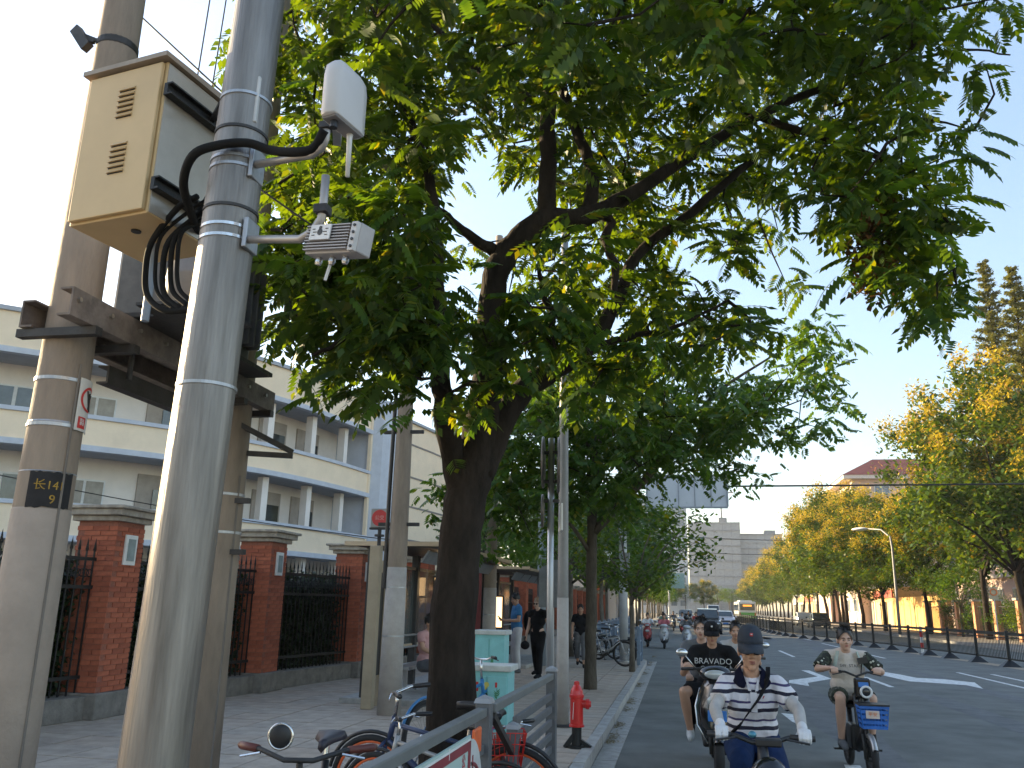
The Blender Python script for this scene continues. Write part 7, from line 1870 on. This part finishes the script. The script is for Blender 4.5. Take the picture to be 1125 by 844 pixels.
gloss = MATS['gloss_black']
head_glass = mat('headlamp_glass', (.50, .52, .52), .12, .2)
def scooter(label, loc, body_m, trim_m=steel, rz=0, mirrors=True, plate=None, group=None, light=None, front=None):
    t = thing('scooter', label, 'scooter', loc, rz, group)
    wheel(t, (0, -.62, .23), .23, dark_steel, .048, 5); wheel(t, (0, .62, .23), .23, dark_steel, .048, 5)
    b = MB(); pf_ = [(-.47, .30), (-.50, .55), (-.47, .80), (-.40, .93), (-.33, .93), (-.36, .60), (-.34, .34)]
    vs = []; fs = []
    W_ = [(.10, .30), (.20, .48), (.21, .66), (.15, .84), (.09, .95)]
    rows = []
    for w, z in W_:
        row = []
        for k in range(9):
            u = -1 + k / 4
            row.append((u * w, -.53 + .17 * abs(u) ** 1.7 + (z - .6) * .22, z))
        rows.append(row)
    nn = 9
    for row in rows: vs += row
    for row in rows: vs += [(x, y + .035, z) for x, y, z in row]
    o_ = 45
    for i in range(4):
        for k in range(8):
            a = i * nn + k
            fs.append((a, a + 1, a + nn + 1, a + nn)); fs.append((o_ + a, o_ + a + nn, o_ + a + nn + 1, o_ + a + 1))
    for k in range(8): fs.append((k, o_ + k, o_ + k + 1, k + 1)); fs.append((36 + k, 37 + k, o_ + 37 + k, o_ + 36 + k))
    for i in range(4): a = i * nn; fs.append((a, a + nn, o_ + a + nn, o_ + a)); a += 8; fs.append((a, o_ + a, o_ + a + nn, a + nn))
    b.add(vs, fs).build('front_shield', front or body_m, t, smooth=True)
    for s in (-1, 1):
        b = MB(); b.tube([(s * .10, -.52, .32), (s * .20, -.42, .48), (s * .215, -.38, .66), (s * .16, -.34, .84)], .010, 6); b.build('shield_trim', trim_m, t, smooth=True)
    b = MB(); b.ell((0, -.40, .99), (.17, .10, .085), 18, 10); b.build('handlebar_cowl', body_m, t, smooth=True)
    b = MB(); b.ell((0, -.475, .985), (.115, .035, .048), 16, 8); b.build('upper_lamp', light or head_glass, t, smooth=True)
    b = MB(); b.ell((0, -.535, .73), (.10, .03, .06), 16, 8); b.build('headlight', light or head_glass, t, smooth=True)
    b = MB(); b.tube([(-.34, -.28, 1.02), (-.18, -.34, 1.03), (.18, -.34, 1.03), (.34, -.28, 1.02)], .014, 8); hb = b.build('handlebar', dark_steel, t, smooth=True)
    for s in (-1, 1):
        b = MB(); b.tube([(s * .22, -.328, 1.026), (s * .345, -.278, 1.02)], .018, 8); b.build('grip', black_plastic, hb, smooth=True)
        if mirrors:
            b = MB(); b.tube([(s * .20, -.34, 1.03), (s * .27, -.36, 1.12), (s * .31, -.36, 1.17)], .007, 6); b.ell((s * .34, -.36, 1.19), (.065, .022, .042), 12, 8); b.build('mirror', chrome, t, smooth=True)
    b = MB(); b.tube([(0, -.42, .80), (0, -.54, .50), (0, -.56, .40)], .03, 8)
    for s in (-1, 1): b.tube([(s * .02, -.55, .44), (s * .075, -.58, .40), (s * .075, -.62, .23)], .02, 8)
    b.build('fork', dark_steel, t, smooth=True)
    b = MB(); b.torus((0, -.62, .23), .26, .055, 'X', 14, 8, R(15), R(150)); b.build('mudguard', body_m, t, smooth=True)
    b = MB(); b.box((0, -.10, .30), (.30, .62, .07)); b.build('floorboard', black_plastic, t, bevel=.02)
    b = MB(); b.ell((0, .42, .50), (.17, .42, .20), 16, 10); b.build('rear_body', body_m, t, smooth=True)
    b = MB(); b.ell((0, .30, .72), (.14, .38, .06), 16, 8); b.build('saddle', black_plastic, t, smooth=True)
    if plate:
        b = MB(); b.box((0, -.545, .585), (.19, .012, .105)); b.build('number_plate', plate, t, bevel=.004)
    return t
def seat_pose(seat=.80, grip=(.28, -.28, 1.02), lean=.10, head_y=-.05, knee=(.14, -.36, .74), foot=(.13, -.22, .36), elb=.30, tors=.49):
    sz = seat + .06; shz = sz + tors - .05
    J = dict(pel=(0, .12, sz), che=(0, .12 - lean * .5, sz + .27), nek=(0, .12 - lean - .03, shz + .085), head=(0, .12 - lean + head_y - .02, shz + .185))
    for S, s in (('L', 1), ('R', -1)):
        J['sh' + S] = (s * .185, .12 - lean, shz); J['el' + S] = (s * elb, -.10, shz - .24)
        J['wr' + S] = (s * grip[0], grip[1] + .075, grip[2] + .035)
        J['hip' + S] = (s * .09, .10, sz - .02); J['kn' + S] = (s * knee[0], knee[1], knee[2]); J['an' + S] = (s * foot[0], foot[1], foot[2])
    J['grip'] = {'L': (grip[0], grip[1], grip[2]), 'R': (-grip[0], grip[1], grip[2])}
    return J
# ---- scooter with two people behind the striped man
SX, SY = 0.36, 9.95
plate_blue = mat('plate_blue', (.02, .16, .50), .4)
sc1 = scooter('black scooter with blue plate carrying two men behind the striped rider', (SX, SY, 0), gloss, chrome, 0, True, plate_blue)
text_part('lettering', '0531', .06, white_paint, sc1, plane_M((0, -.5525, .585), (1, 0, 0), (0, 0, 1)), .0008)
J2 = seat_pose(.71, (.27, -.285, 1.02), .06, -.03, (.33, -.24, .77), (.27, -.10, .36), .33, .47)
black_tee = black_cloth
p2, hp2 = person('man in a black cap and black printed T-shirt driving the black scooter', (SX, SY + .18, 0), 0, J2,
                 dict(shirt=black_tee, trousers=black_cloth, leg=.40, shoes=mat('shoe_white', (.5, .5, .5), .6), cap=black_cloth, badge=white_paint, hair=True, skin=skin, nod=R(8), fat=1.08, loose=.022), .009)
prt = mat('shirt_print', (.50, .50, .50), .8)
def chest_text(parent, s, size, z, y, m, extr=.001, fall=0.0):
    o = text_part('lettering', s, size, m, parent, plane_M((0, y, z), (1, 0, 0), (0, 0, 1)), extr)
    return o
chest_text(p2, 'BRAVADO', .088, 1.085, -.118, prt, .004); chest_text(p2, 'COUNTY', .066, 1.010, -.122, prt, .004)
J3 = seat_pose(.74, (.16, -.16, .86), .04, -.02, (.16, -.16, .72), (.15, .0, .36), .22, .47)
p3, _ = person('young man with messy black hair sitting behind the scooter driver', (SX - .10, SY + .72, 0), 0, J3,
               dict(shirt=grey_cloth, trousers=black_cloth, leg=1.0, shoes=black_cloth, skin=skin2, yaw=R(-8)), .011, 1.0)
# rider right behind them
sc2 = scooter('silver mirrored scooter half hidden behind the striped rider', (SX + .42, SY + 2.6, 0), mat('silver_paint', (.42, .43, .45), .3, .5), chrome, 0)
J4 = seat_pose(.70, (.27, -.285, 1.02), .06)
p4_, _ = person('dark haired rider half hidden behind the black capped driver', (SX + .42, SY + 2.75, 0), 0, J4,
                dict(shirt=sleeve_m, trousers=grey_cloth, shoes=black_cloth, skin=skin), .012, .97)

# ---- young man on the blue electric bike
EX, EY = 1.83, 10.15
EB = thing('electric_bike', 'small black electric bike with round ring headlight and blue front basket', 'electric bike', (EX, EY, 0))
wheel(EB, (.05, -.46, .205), .205, dark_steel, .034, 6); wheel(EB, (.0, .50, .205), .205, dark_steel, .034, 6)
b = MB(); b.tube([(.05, -.46, .205), (.04, -.36, .45), (.02, -.24, .86), (.02, -.22, .98)], [.022, .024, .024, .02], 10); b.tube([(.03, -.30, .5), (0, -.05, .25), (0, .2, .25), (0, .3, .62)], [.032, .036, .036, .026], 10); b.tube([(0, .2, .25), (0, .5, .205)], .024, 8); b.build('frame', black_plastic, EB, smooth=True)
b = MB(); b.tube([(-.245, -.155, 1.03), (-.10, -.19, 1.03), (0, -.24, .99), (.12, -.19, 1.03), (.265, -.155, 1.03)], .012, 8); hb2 = b.build('handlebar', black_plastic, EB, smooth=True)
for s, x in ((-1, -.245), (1, .265)):
    b = MB(); b.tube([(x, -.155, 1.03), (x - s * .11, -.175, 1.03)], .017, 8); b.build('grip', black_plastic, hb2, smooth=True)
    b = MB(); b.tube([(x - s * .11, -.20, 1.02), (x - s * .01, -.23, 1.0)], .006, 6); b.build('brake_lever', dark_steel, hb2)
b = MB(); b.tube([(.06, -.2, 1.02), (.075, -.21, 1.12)], .007, 6); b.box((.08, -.215, 1.15), (.10, .02, .065), ry=R(-12)); b.build('phone_mount', black_plastic, EB)
b = MB(); b.box((.04, -.30, .88), (.16, .08, .20)); b.build('lamp_housing', gloss, EB, bevel=.02)
b = MB(); b.torus((.065, -.365, .845), .052, .013, 'Y', 24, 8); b.build('ring_light', mat('ring_white', (.75, .75, .76), .3), EB, smooth=True)
b = MB(); b.lathe([(.050, 0), (.05, .02), (.02, .03)], (.065, -.345, .845), 18, Matrix.Rotation(R(90), 3, 'X')); b.build('lamp_lens', mat('lens_dark', (.03, .03, .035), .15), EB, smooth=True)
b = MB(); b.box((.045, -.349, .915), (.10, .02, .05)); b.build('blue_panel', mat('panel_blue', (.04, .20, .60), .3), EB, bevel=.006)
bask_blue = mat('basket_blue', (.015, .13, .48), .5)
BKT = (.095, -.44, .60)
b = MB()
for z, w, d in ((.52, .115, .085), (.57, .12, .09), (.62, .126, .095), (.67, .132, .10), (.715, .138, .104)):
    L = [(BKT[0] - w, BKT[1] - d, z), (BKT[0] + w, BKT[1] - d, z), (BKT[0] + w, BKT[1] + d, z), (BKT[0] - w, BKT[1] + d, z), (BKT[0] - w, BKT[1] - d, z)]
    for a, c in zip(L, L[1:]): b.bar(a, c, .010, .030)
for k in range(9):
    u = -1 + .25 * k
    for s in (-1, 1): b.bar((BKT[0] + u * .115, BKT[1] + s * .085, .51), (BKT[0] + u * .138, BKT[1] + s * .104, .73), .014, .006)
b.box((BKT[0], BKT[1], .51), (.23, .17, .012))
bo = b.build('basket', bask_blue, EB)
b = MB(); b.box((BKT[0], BKT[1], .735), (.30, .23, .018)); b.build('basket_rim', black_plastic, bo, bevel=.004)
b = MB(); b.box((BKT[0] - .02, BKT[1] - .107, .645), (.13, .006, .075), rx=R(-4)); lab = b.build('label_card', mat('card_pale', (.62, .52, .46), .6), bo)
text_part('lettering', '平安', .045, mat('sign_orange', (.70, .17, .03), .5), lab, plane_M((BKT[0] - .02, BKT[1] - .1115, .645), (1, 0, 0), (0, 0, 1)), .0008)
b = MB(); b.torus((.05, -.46, .205), .225, .03, 'X', 12, 6, R(20), R(150)); b.build('mudguard', mat('mudguard_silver', (.45, .45, .46), .3, .6), EB, smooth=True)
b = MB(); b.ell((0, .33, .66), (.12, .16, .04)); b.build('saddle', black_plastic, EB, smooth=True)
b = MB(); b.box((.01, .06, .36), (.15, .30, .26)); b.build('battery_box', black_plastic, EB, bevel=.03)
b = MB(); b.box((.035, -.26, .66), (.17, .05, .34), rx=R(-14)); b.build('front_panel', gloss, EB, bevel=.02)
b = MB()
for s in (-1, 1): b.tube([(.05 + s * .055, -.40, .44), (.05 + s * .055, -.46, .205)], .018, 8)
b.build('fork', dark_steel, EB, smooth=True)
b = MB(); b.tube([(-.16, -.02, .24), (.16, -.02, .24)], .012, 6); b.box((-.19, -.02, .24), (.10, .06, .02)); b.box((.19, -.02, .24), (.10, .06, .02)); b.build('footrest', black_plastic, EB)
J5 = dict(pel=(0, .32, .78), che=(0, .27, 1.02), nek=(-.005, .225, 1.235), head=(-.01, .19, 1.345), shL=(.19, .25, 1.165), shR=(-.20, .25, 1.165),
          elL=(.33, .11, 1.02), elR=(-.335, .10, 1.03), wrL=(.262, -.085, 1.055), wrR=(-.245, -.085, 1.055), hipL=(.10, .30, .75), hipR=(-.10, .30, .75),
          knL=(.17, -.10, .76), knR=(-.155, -.12, .76), anL=(.16, .03, .33), anR=(-.15, .0, .33), grip={'L': (.225, -.162, 1.03), 'R': (-.205, -.162, 1.03)})
beige_tee = mat('tee_beige', (.62, .54, .47), .85, 0, 6, .1, .9, 13)
p5, hp5 = person('young man in a beige top with black patterned sleeves riding the small electric bike', (EX, EY, 0), 0, J5,
                 dict(shirt=beige_tee, sleeve_mat=camo_m, sleeve=.85, trousers=camo_m, leg=.40, shoes=grey_cloth, skin=skin2, loose=.030, fat=1.03, hem=V3(0, .27, .84), nod=R(2)), .008)
b = MB()
for s in (-1, 1): b.bar((s * .10, .16, 1.225), (s * .15, .135, 1.06), .05, .008)
b.build('shoulder_panel', mat('panel_mint', (.40, .47, .42), .85), p5)
chest_text(p5, 'SW  STAR', .046, 1.075, .088, MATS['sign_black'], .003)

# ---- distant riders on scooters
base_sc = None
DR = [(-1.35, 38.5, mat('scooter_red', (.35, .03, .03), .35), glove_m, 'rider in a white shirt on a small red scooter by the kerb railing'),
      (-.62, 37.5, mat('scooter_white', (.55, .55, .55), .35), mat('shirt_pink', (.50, .14, .16), .8), 'rider in a pink top on a pale scooter beside the white shirted rider'),
      (.30, 36.5, mat('scooter_silver', (.40, .41, .44), .35, .3), grey_cloth, 'helmeted rider in grey on a dark silver motorbike'),
      (1.05, 39.0, mat('scooter_dark', (.03, .03, .035), .3), mat('shirt_pale_blue', (.40, .47, .55), .8), 'rider in pale blue on a black scooter just behind the helmeted rider'),
      (-.9, 52, MATS['scooter_dark'], mat('shirt_green', (.12, .20, .14), .8), 'far rider in dull green near the kerb'),
      (.2, 55, MATS['scooter_red'], glove_m, 'far rider in white in the middle of the scooter lane'),
      (1.1, 58, MATS['scooter_white'], mat('shirt_red', (.40, .06, .05), .8), 'far rider in red beside the dark car'),
      (-.4, 66, MATS['scooter_dark'], grey_cloth, 'very far rider in grey'),
      (.8, 74, MATS['scooter_dark'], black_cloth, 'very far rider in black')]
bs = bp = None
for i, (x, y, sm, tm, lb) in enumerate(DR):
    if bs is None:
        bs = scooter('distant scooter', (x, y, 0), sm, steel, 0, True, None, 'distant scooters')
        bp, _ = person('distant rider', (x, y + .15, 0), 0, seat_pose(.71, (.27, -.28, 1.03), .05), dict(shirt=tm, trousers=black_cloth, shoes=black_cloth, skin=skin), .022, 1.0, 'distant scooter riders')
        s_, p_ = bs, bp
    else:
        s_, p_ = copy_tree(bs), copy_tree(bp)
        for c in s_.children:
            if c.name.split('.')[0] in ('front_shield', 'handlebar_cowl', 'mudguard', 'rear_body'): c.material_slots[0].link = 'OBJECT'; c.material_slots[0].material = sm
        for c in p_.children:
            if c.name.split('.')[0] == 'shirt': c.material_slots[0].link = 'OBJECT'; c.material_slots[0].material = tm
    s_.location = (x, y, 0); p_.location = (x, y + .15, 0); s_.scale = (.92,) * 3; p_.scale = (.92,) * 3
    p_['label'] = lb; s_['label'] = 'scooter under the ' + lb.split(' on a')[0].split(' just')[0]
    if i == 2:
        b = MB(); b.ell((0, .0, 1.40), (.125, .14, .12)); b.build('helmet', gloss, p_, smooth=True)

# ---- people on the sidewalk
def stand(stride=.0, hz=1.0, foot_z=.08):
    J = dict(pel=(0, 0, .95), che=(0, -.01, 1.22), nek=(0, -.01, 1.47), head=(0, -.04, 1.585))
    for S, s in (('L', 1), ('R', -1)):
        st_ = stride * s
        J['sh' + S] = (s * .175, 0, 1.40); J['el' + S] = (s * .235, .03 + st_ * .4, 1.12); J['wr' + S] = (s * .24, -.05 + st_ * .7, .88)
        J['hip' + S] = (s * .085, 0, .92); J['kn' + S] = (s * .09, -.02 - st_ * .5, .50); J['an' + S] = (s * .09, .02 - st_, .09 + (.06 if st_ < 0 else 0))
    return J
JB = stand()
for S, s in (('L', 1), ('R', -1)):
    JB['el' + S] = (s * .22, -.02, 1.13); JB['wr' + S] = (s * .10, -.27, 1.12); JB['hd' + S] = (-s * .5, -1, .15)
pB, _ = person('man in a blue T-shirt looking down at his phone by the bus shelter', (-3.72, 20.0, .13), R(-62), JB,
               dict(shirt=mat('shirt_blue', (.03, .16, .34), .85, 0, 6, .15), trousers=mat('trousers_pale', (.50, .50, .52), .85), shoes=grey_cloth, skin=skin, nod=R(14), loose=.02), .012, 1.03)
t = thing('phone', 'small pale phone in the hands of the man in blue', 'phone', (-4.08, 19.82, 1.33), R(-62)); b = MB(); b.box((0, 0, 0), (.075, .012, .15), rx=R(50)); b.build('case', black_plastic, t); b = MB(); b.box((0, .008, .003), (.066, .004, .135), rx=R(50)); b.build('screen', head_glass, t)
t = thing('backpack', 'dark backpack on the back of the man in blue', 'backpack', (-3.50, 20.1, 1.28), R(-62))
b = MB(); b.ell((0, .02, 0), (.14, .10, .23), 16, 10); b.build('bag_body', black_cloth, t, smooth=True); b = MB(); b.box((0, .10, -.06), (.18, .05, .16)); b.build('pocket', black_cloth, t, bevel=.02)
JW = stand(.10)
pW, _ = person('woman in black with sunglasses carrying a small black bag', (-3.03, 18.85, .13), R(-22), JW,
               dict(shirt=black_cloth, trousers=black_cloth, shoes=black_cloth, skin=mat('skin_light', (.58, .38, .29), .5), glasses=True, hair=True, hair_mat=mat('hair_fair', (.40, .27, .18), .5), hem=V3(0, 0, .78), loose=.022, sleeve=.4), .012, .97)
t = thing('handbag', 'small black handbag in the right hand of the woman in black', 'handbag', (-3.29, 18.72, .83)); b = MB(); b.ell((0, 0, -.03), (.10, .14, .09)); b.build('bag_body', black_cloth, t, smooth=True); b = MB(); b.torus((0, 0, .08), .07, .008, 'X', 16, 6); b.build('handle', black_cloth, t)
JK = stand(.14)
pK, _ = person('man in a black polo and grey cropped trousers walking towards the camera', (-2.50, 22.5, .13), R(6), JK,
               dict(shirt=black_cloth, trousers=grey_cloth, leg=.86, shoes=black_cloth, skin=skin, nod=R(8), loose=.02, hair_mat=hair_m), .012, .90)
JP = seat_pose(.47, (.16, -.30, .75), .03, -.02, (.12, -.42, .50), (.12, -.40, .10), .24, .50); JP.pop('grip')
for S, s in (('L', 1), ('R', -1)): JP['el' + S] = (s * .25, -.02, .78); JP['wr' + S] = (s * .14, -.26, .66)
pP, _ = person('person in a pink shirt sitting on the shelter bench beside the trunk', (-4.02, 14.0, .13), R(65), JP,
               dict(shirt=mat('shirt_rose', (.55, .30, .28), .85), trousers=grey_cloth, shoes=black_cloth, skin=skin, hair_mat=hair_m), .014, 1.02)

# ================================================================== parked bicycles
bar_brown = mat('grip_brown', (.12, .03, .022), .45)
B1 = bicycle('parked bicycle with brown grips and round bell mirror behind the banner', (-1.63, 3.86, .11), R(12), black_plastic, dark_steel, mat('saddle_dark', (.03, .025, .035), .5), None, bar_brown, None, 'bicycles parked by the railing', .56, 0, .93)
B1.scale = (1.0, 1.0, 1.0)
b = MB(); b.ell((-.09, -.33, .985), (.052, .018, .052), 20, 10); b.build('mirror', black_plastic, B1, smooth=True)
b = MB(); b.torus((-.09, -.335, .985), .050, .006, 'Y', 22, 6); b.build('mirror_rim', chrome, B1, smooth=True)
B2 = bicycle('parked bicycle with orange wheel rims and black mudguards behind the banner', (-1.52, 5.55, .13), R(-105), mat('frame_white', (.36, .36, .36), .35, .3), orange_m, black_plastic, None, black_plastic, black_plastic, 'bicycles parked by the railing', .42, 0, .92)
B2.scale = (.87, .87, .87)
B3 = bicycle('parked dark blue bicycle with blue mudguards just left of the main trunk', (-1.60, 6.0, .10), R(-98), mat('frame_dark_blue', (.03, .05, .12), .4), orange_m, black_plastic, None, black_plastic, black_plastic, 'bicycles parked by the railing', .46, R(5), .96)
B4 = bicycle('parked bicycle with red orange wheels behind the slatted railing', (-1.27, 6.25, .10), R(15), mat('frame_red', (.50, .06, .03), .4), orange_m, black_plastic, MATS['red_paint'], black_plastic, black_plastic, 'bicycles parked by the railing', .50, 0, .90)
B4.scale = (.86, .86, .86)
B5 = bicycle('blue parked bicycle just right of the main trunk', (-2.12, 8.45, .13), R(158), mat('frame_blue', (.03, .18, .42), .35), dark_steel, black_plastic, None, black_plastic, MATS['frame_blue'] if 'frame_blue' in MATS else black_plastic, 'bicycles parked by the railing', .52, 0, 1.0)
B6 = bicycle('white and black parked bicycle between the second and third trees', (-1.95, 23.4, .13), R(82), MATS['frame_white'], dark_steel, black_plastic, None, black_plastic, black_plastic, 'bicycles parked down the sidewalk', .5)
for i, y in enumerate((25.6, 26.5, 27.6)):
    c = copy_tree(B6); c.location = (-1.9 - .5 * i, y, .13); c.rotation_euler = (0, 0, R(60 + 12 * i)); c['label'] = ['dark parked bicycle just right of the gantry post', 'second parked bicycle beyond the gantry post', 'third parked bicycle beyond the gantry post'][i]

# ================================================================== cars and bus
car_glass = mat('car_glass', (.05, .065, .07), .05, .1, 3, .2, spec=.9)
def car(label, loc, rz, pm, h=1.55, L=4.6, w=1.82, group=None):
    t = thing('car', label, 'car', loc, rz, group)
    def loft(rows, name, m, par):
        vs = []; fs = []; n = len(rows[0])
        for r_ in rows: vs += r_
        for i in range(len(rows) - 1):
            for j in range(n - 1): a = i * n + j; fs.append((a, a + 1, a + n + 1, a + n))
        fs.append(tuple(range(n - 1, -1, -1))); fs.append(tuple((len(rows) - 1) * n + j for j in range(n)))
        fs += [(i * n, (i + 1) * n, (i + 1) * n + n - 1, i * n + n - 1) for i in range(len(rows) - 1)]
        return MB().add(vs, fs).build(name, m, par, bevel=.03)
    def sec(y, hw, z0, z1): return [(-hw, y, z0), (-hw * 1.02, y, (z0 + z1) / 2), (-hw * .93, y, z1), (hw * .93, y, z1), (hw * 1.02, y, (z0 + z1) / 2), (hw, y, z0)]
    W_ = w / 2
    loft([sec(-L / 2, W_ * .86, .34, .68), sec(-L / 2 + .25, W_ * .97, .24, .84), sec(-L * .22, W_, .22, .98), sec(L * .2, W_, .22, 1.0), sec(L / 2 - .2, W_ * .97, .24, .98), sec(L / 2, W_ * .88, .36, .84)], 'body', pm, t)
    cab = [sec(-L * .24, W_ * .86, .95, 1.0), sec(-L * .08, W_ * .80, .95, h - .05), sec(L * .08, W_ * .80, .95, h), sec(L * .28, W_ * .80, .95, h - .06), sec(L * .42, W_ * .84, .95, 1.02)]
    loft(cab, 'cabin', pm, t)
    b = MB(); b.add([(-W_ * .74, -L * .235, 1.03), (W_ * .74, -L * .235, 1.03), (W_ * .66, -L * .095, h - .09), (-W_ * .66, -L * .095, h - .09)], [(0, 1, 2, 3)]); o = b.build('windscreen', car_glass, t); q = o.modifiers.new('thick', 'SOLIDIFY'); q.thickness = .03; q.offset = 1
    for s in (-1, 1):
        b = MB(); b.box((s * W_ * .845, L * .05, 1.22), (.03, L * .26, .30)); b.build('side_window', car_glass, t)
        b = MB(); b.ell((s * W_ * .66, -L / 2 + .09, .66), (.20, .09, .085), 14, 8); b.build('headlight', head_glass, t, smooth=True)
        b = MB(); b.box((s * (W_ + .10), -L * .17, 1.0), (.18, .10, .13)); b.build('mirror', pm, t, bevel=.03)
        for y in (-L * .31, L * .30):
            b = MB(); b.lathe([(.20, -.10), (.32, -.09), (.33, 0), (.32, .09), (.20, .10)], (s * (W_ - .10), y, .33), 22, Matrix.Rotation(R(90), 3, 'Y')); ww = b.build('wheel', rubber, t, smooth=True)
            b = MB(); b.lathe([(.06, -.105), (.19, -.105), (.19, .105), (.06, .105)], (s * (W_ - .10), y, .33), 16, Matrix.Rotation(R(90), 3, 'Y')); b.build('rim', steel, ww)
    b = MB(); b.box((0, -L / 2 + .01, .60), (W_ * .9, .06, .15)); b.build('grille', black_plastic, t, bevel=.02)
    b = MB(); b.box((0, -L / 2 - .03, .42), (.44, .02, .13)); b.build('number_plate', plate_blue, t)
    return t
car('dark grey car with bright headlights coming towards the camera behind the scooters', (1.95, 62, 0), 0, mat('car_dark', (.035, .04, .045), .25, .4, 3, .1, coat=.5), 1.66, 4.6)
car('white and pink taxi farther along the middle lane', (4.1, 82, 0), 0, mat('car_white', (.60, .56, .58), .3, .1, 3, .08, coat=.5), 1.5, 4.5)
car('far silver van in the same lane as the taxi', (4.3, 112, 0), 0, mat('car_silver', (.45, .46, .48), .3, .5), 2.1, 4.9)
car('far dark car near the kerb lane beyond the riders', (.8, 104, 0), 0, MATS['car_dark'], 1.5, 4.5)
car('pale car parked beyond the divider fence behind the bus', (13.9, 104, 0), R(180), MATS['car_silver'], 1.5, 4.5)
car('dark car beyond the divider fence among the golden trunks', (13.8, 92, 0), R(180), MATS['car_dark'], 1.5, 4.5)
BU = thing('bus', 'white and green city bus seen from behind beyond the divider fence', 'bus', (9.5, 126, 0))
BU.scale = (.95, .95, .88)
busw = mat('bus_white', (.62, .62, .58), .4, 0, 2, .06)
b = MB(); b.box((0, 5.5, 1.75), (2.5, 11, 2.7)); b.build('body', busw, BU, bevel=.12)
b = MB(); b.box((0, -.03, .95), (2.42, .08, .95)); b.build('green_panel', mat('bus_green', (.16, .42, .10), .4), BU, bevel=.04)
b = MB(); b.box((0, -.03, 2.25), (2.1, .08, .95)); wn = b.build('rear_window', car_glass, BU, bevel=.03)
b = MB(); b.box((0, -.08, 2.48), (1.25, .03, .26)); b.build('led_display', emit_mat('led_orange', (1.0, .35, .05), .45), wn)
for s in (-1, 1):
    b = MB(); b.box((s * 1.08, -.06, 1.2), (.14, .05, .40)); b.build('tail_light', redl, BU)
    for k in range(5):
        b = MB(); b.box((s * 1.26, 1.4 + k * 2, 2.15), (.04, 1.8, .95)); b.build('side_window', car_glass, BU)
    for y in (2.4, 8.6):
        b = MB(); b.lathe([(.28, -.14), (.46, -.13), (.47, 0), (.46, .13), (.28, .14)], (s * 1.08, y, .47), 20, Matrix.Rotation(R(90), 3, 'Y')); b.build('wheel', rubber, BU, smooth=True)
b = MB(); b.box((0, 5, 3.2), (1.8, 6, .25)); b.build('roof_unit', busw, BU, bevel=.06)
# ================================================================== haze: one closed box of even, thin air round everything
hz = MB(); hz.box((0, 700, 24.0), (1900, 1900, 50.2))
hm = bpy.data.materials.new('haze_air'); hm.use_nodes = True
_t = hm.node_tree; _t.nodes.remove(_t.nodes['Principled BSDF'])
_v = _t.nodes.new('ShaderNodeVolumePrincipled'); _v.inputs['Color'].default_value = (.92, .94, .96, 1); _v.inputs['Density'].default_value = 0.00025; _v.inputs['Anisotropy'].default_value = 0.3
_t.links.new(_v.outputs[0], _t.nodes['Material Output'].inputs['Volume'])
tag(hz.build('haze', hm), 'thin pale evening haze over the street', kind='stuff')
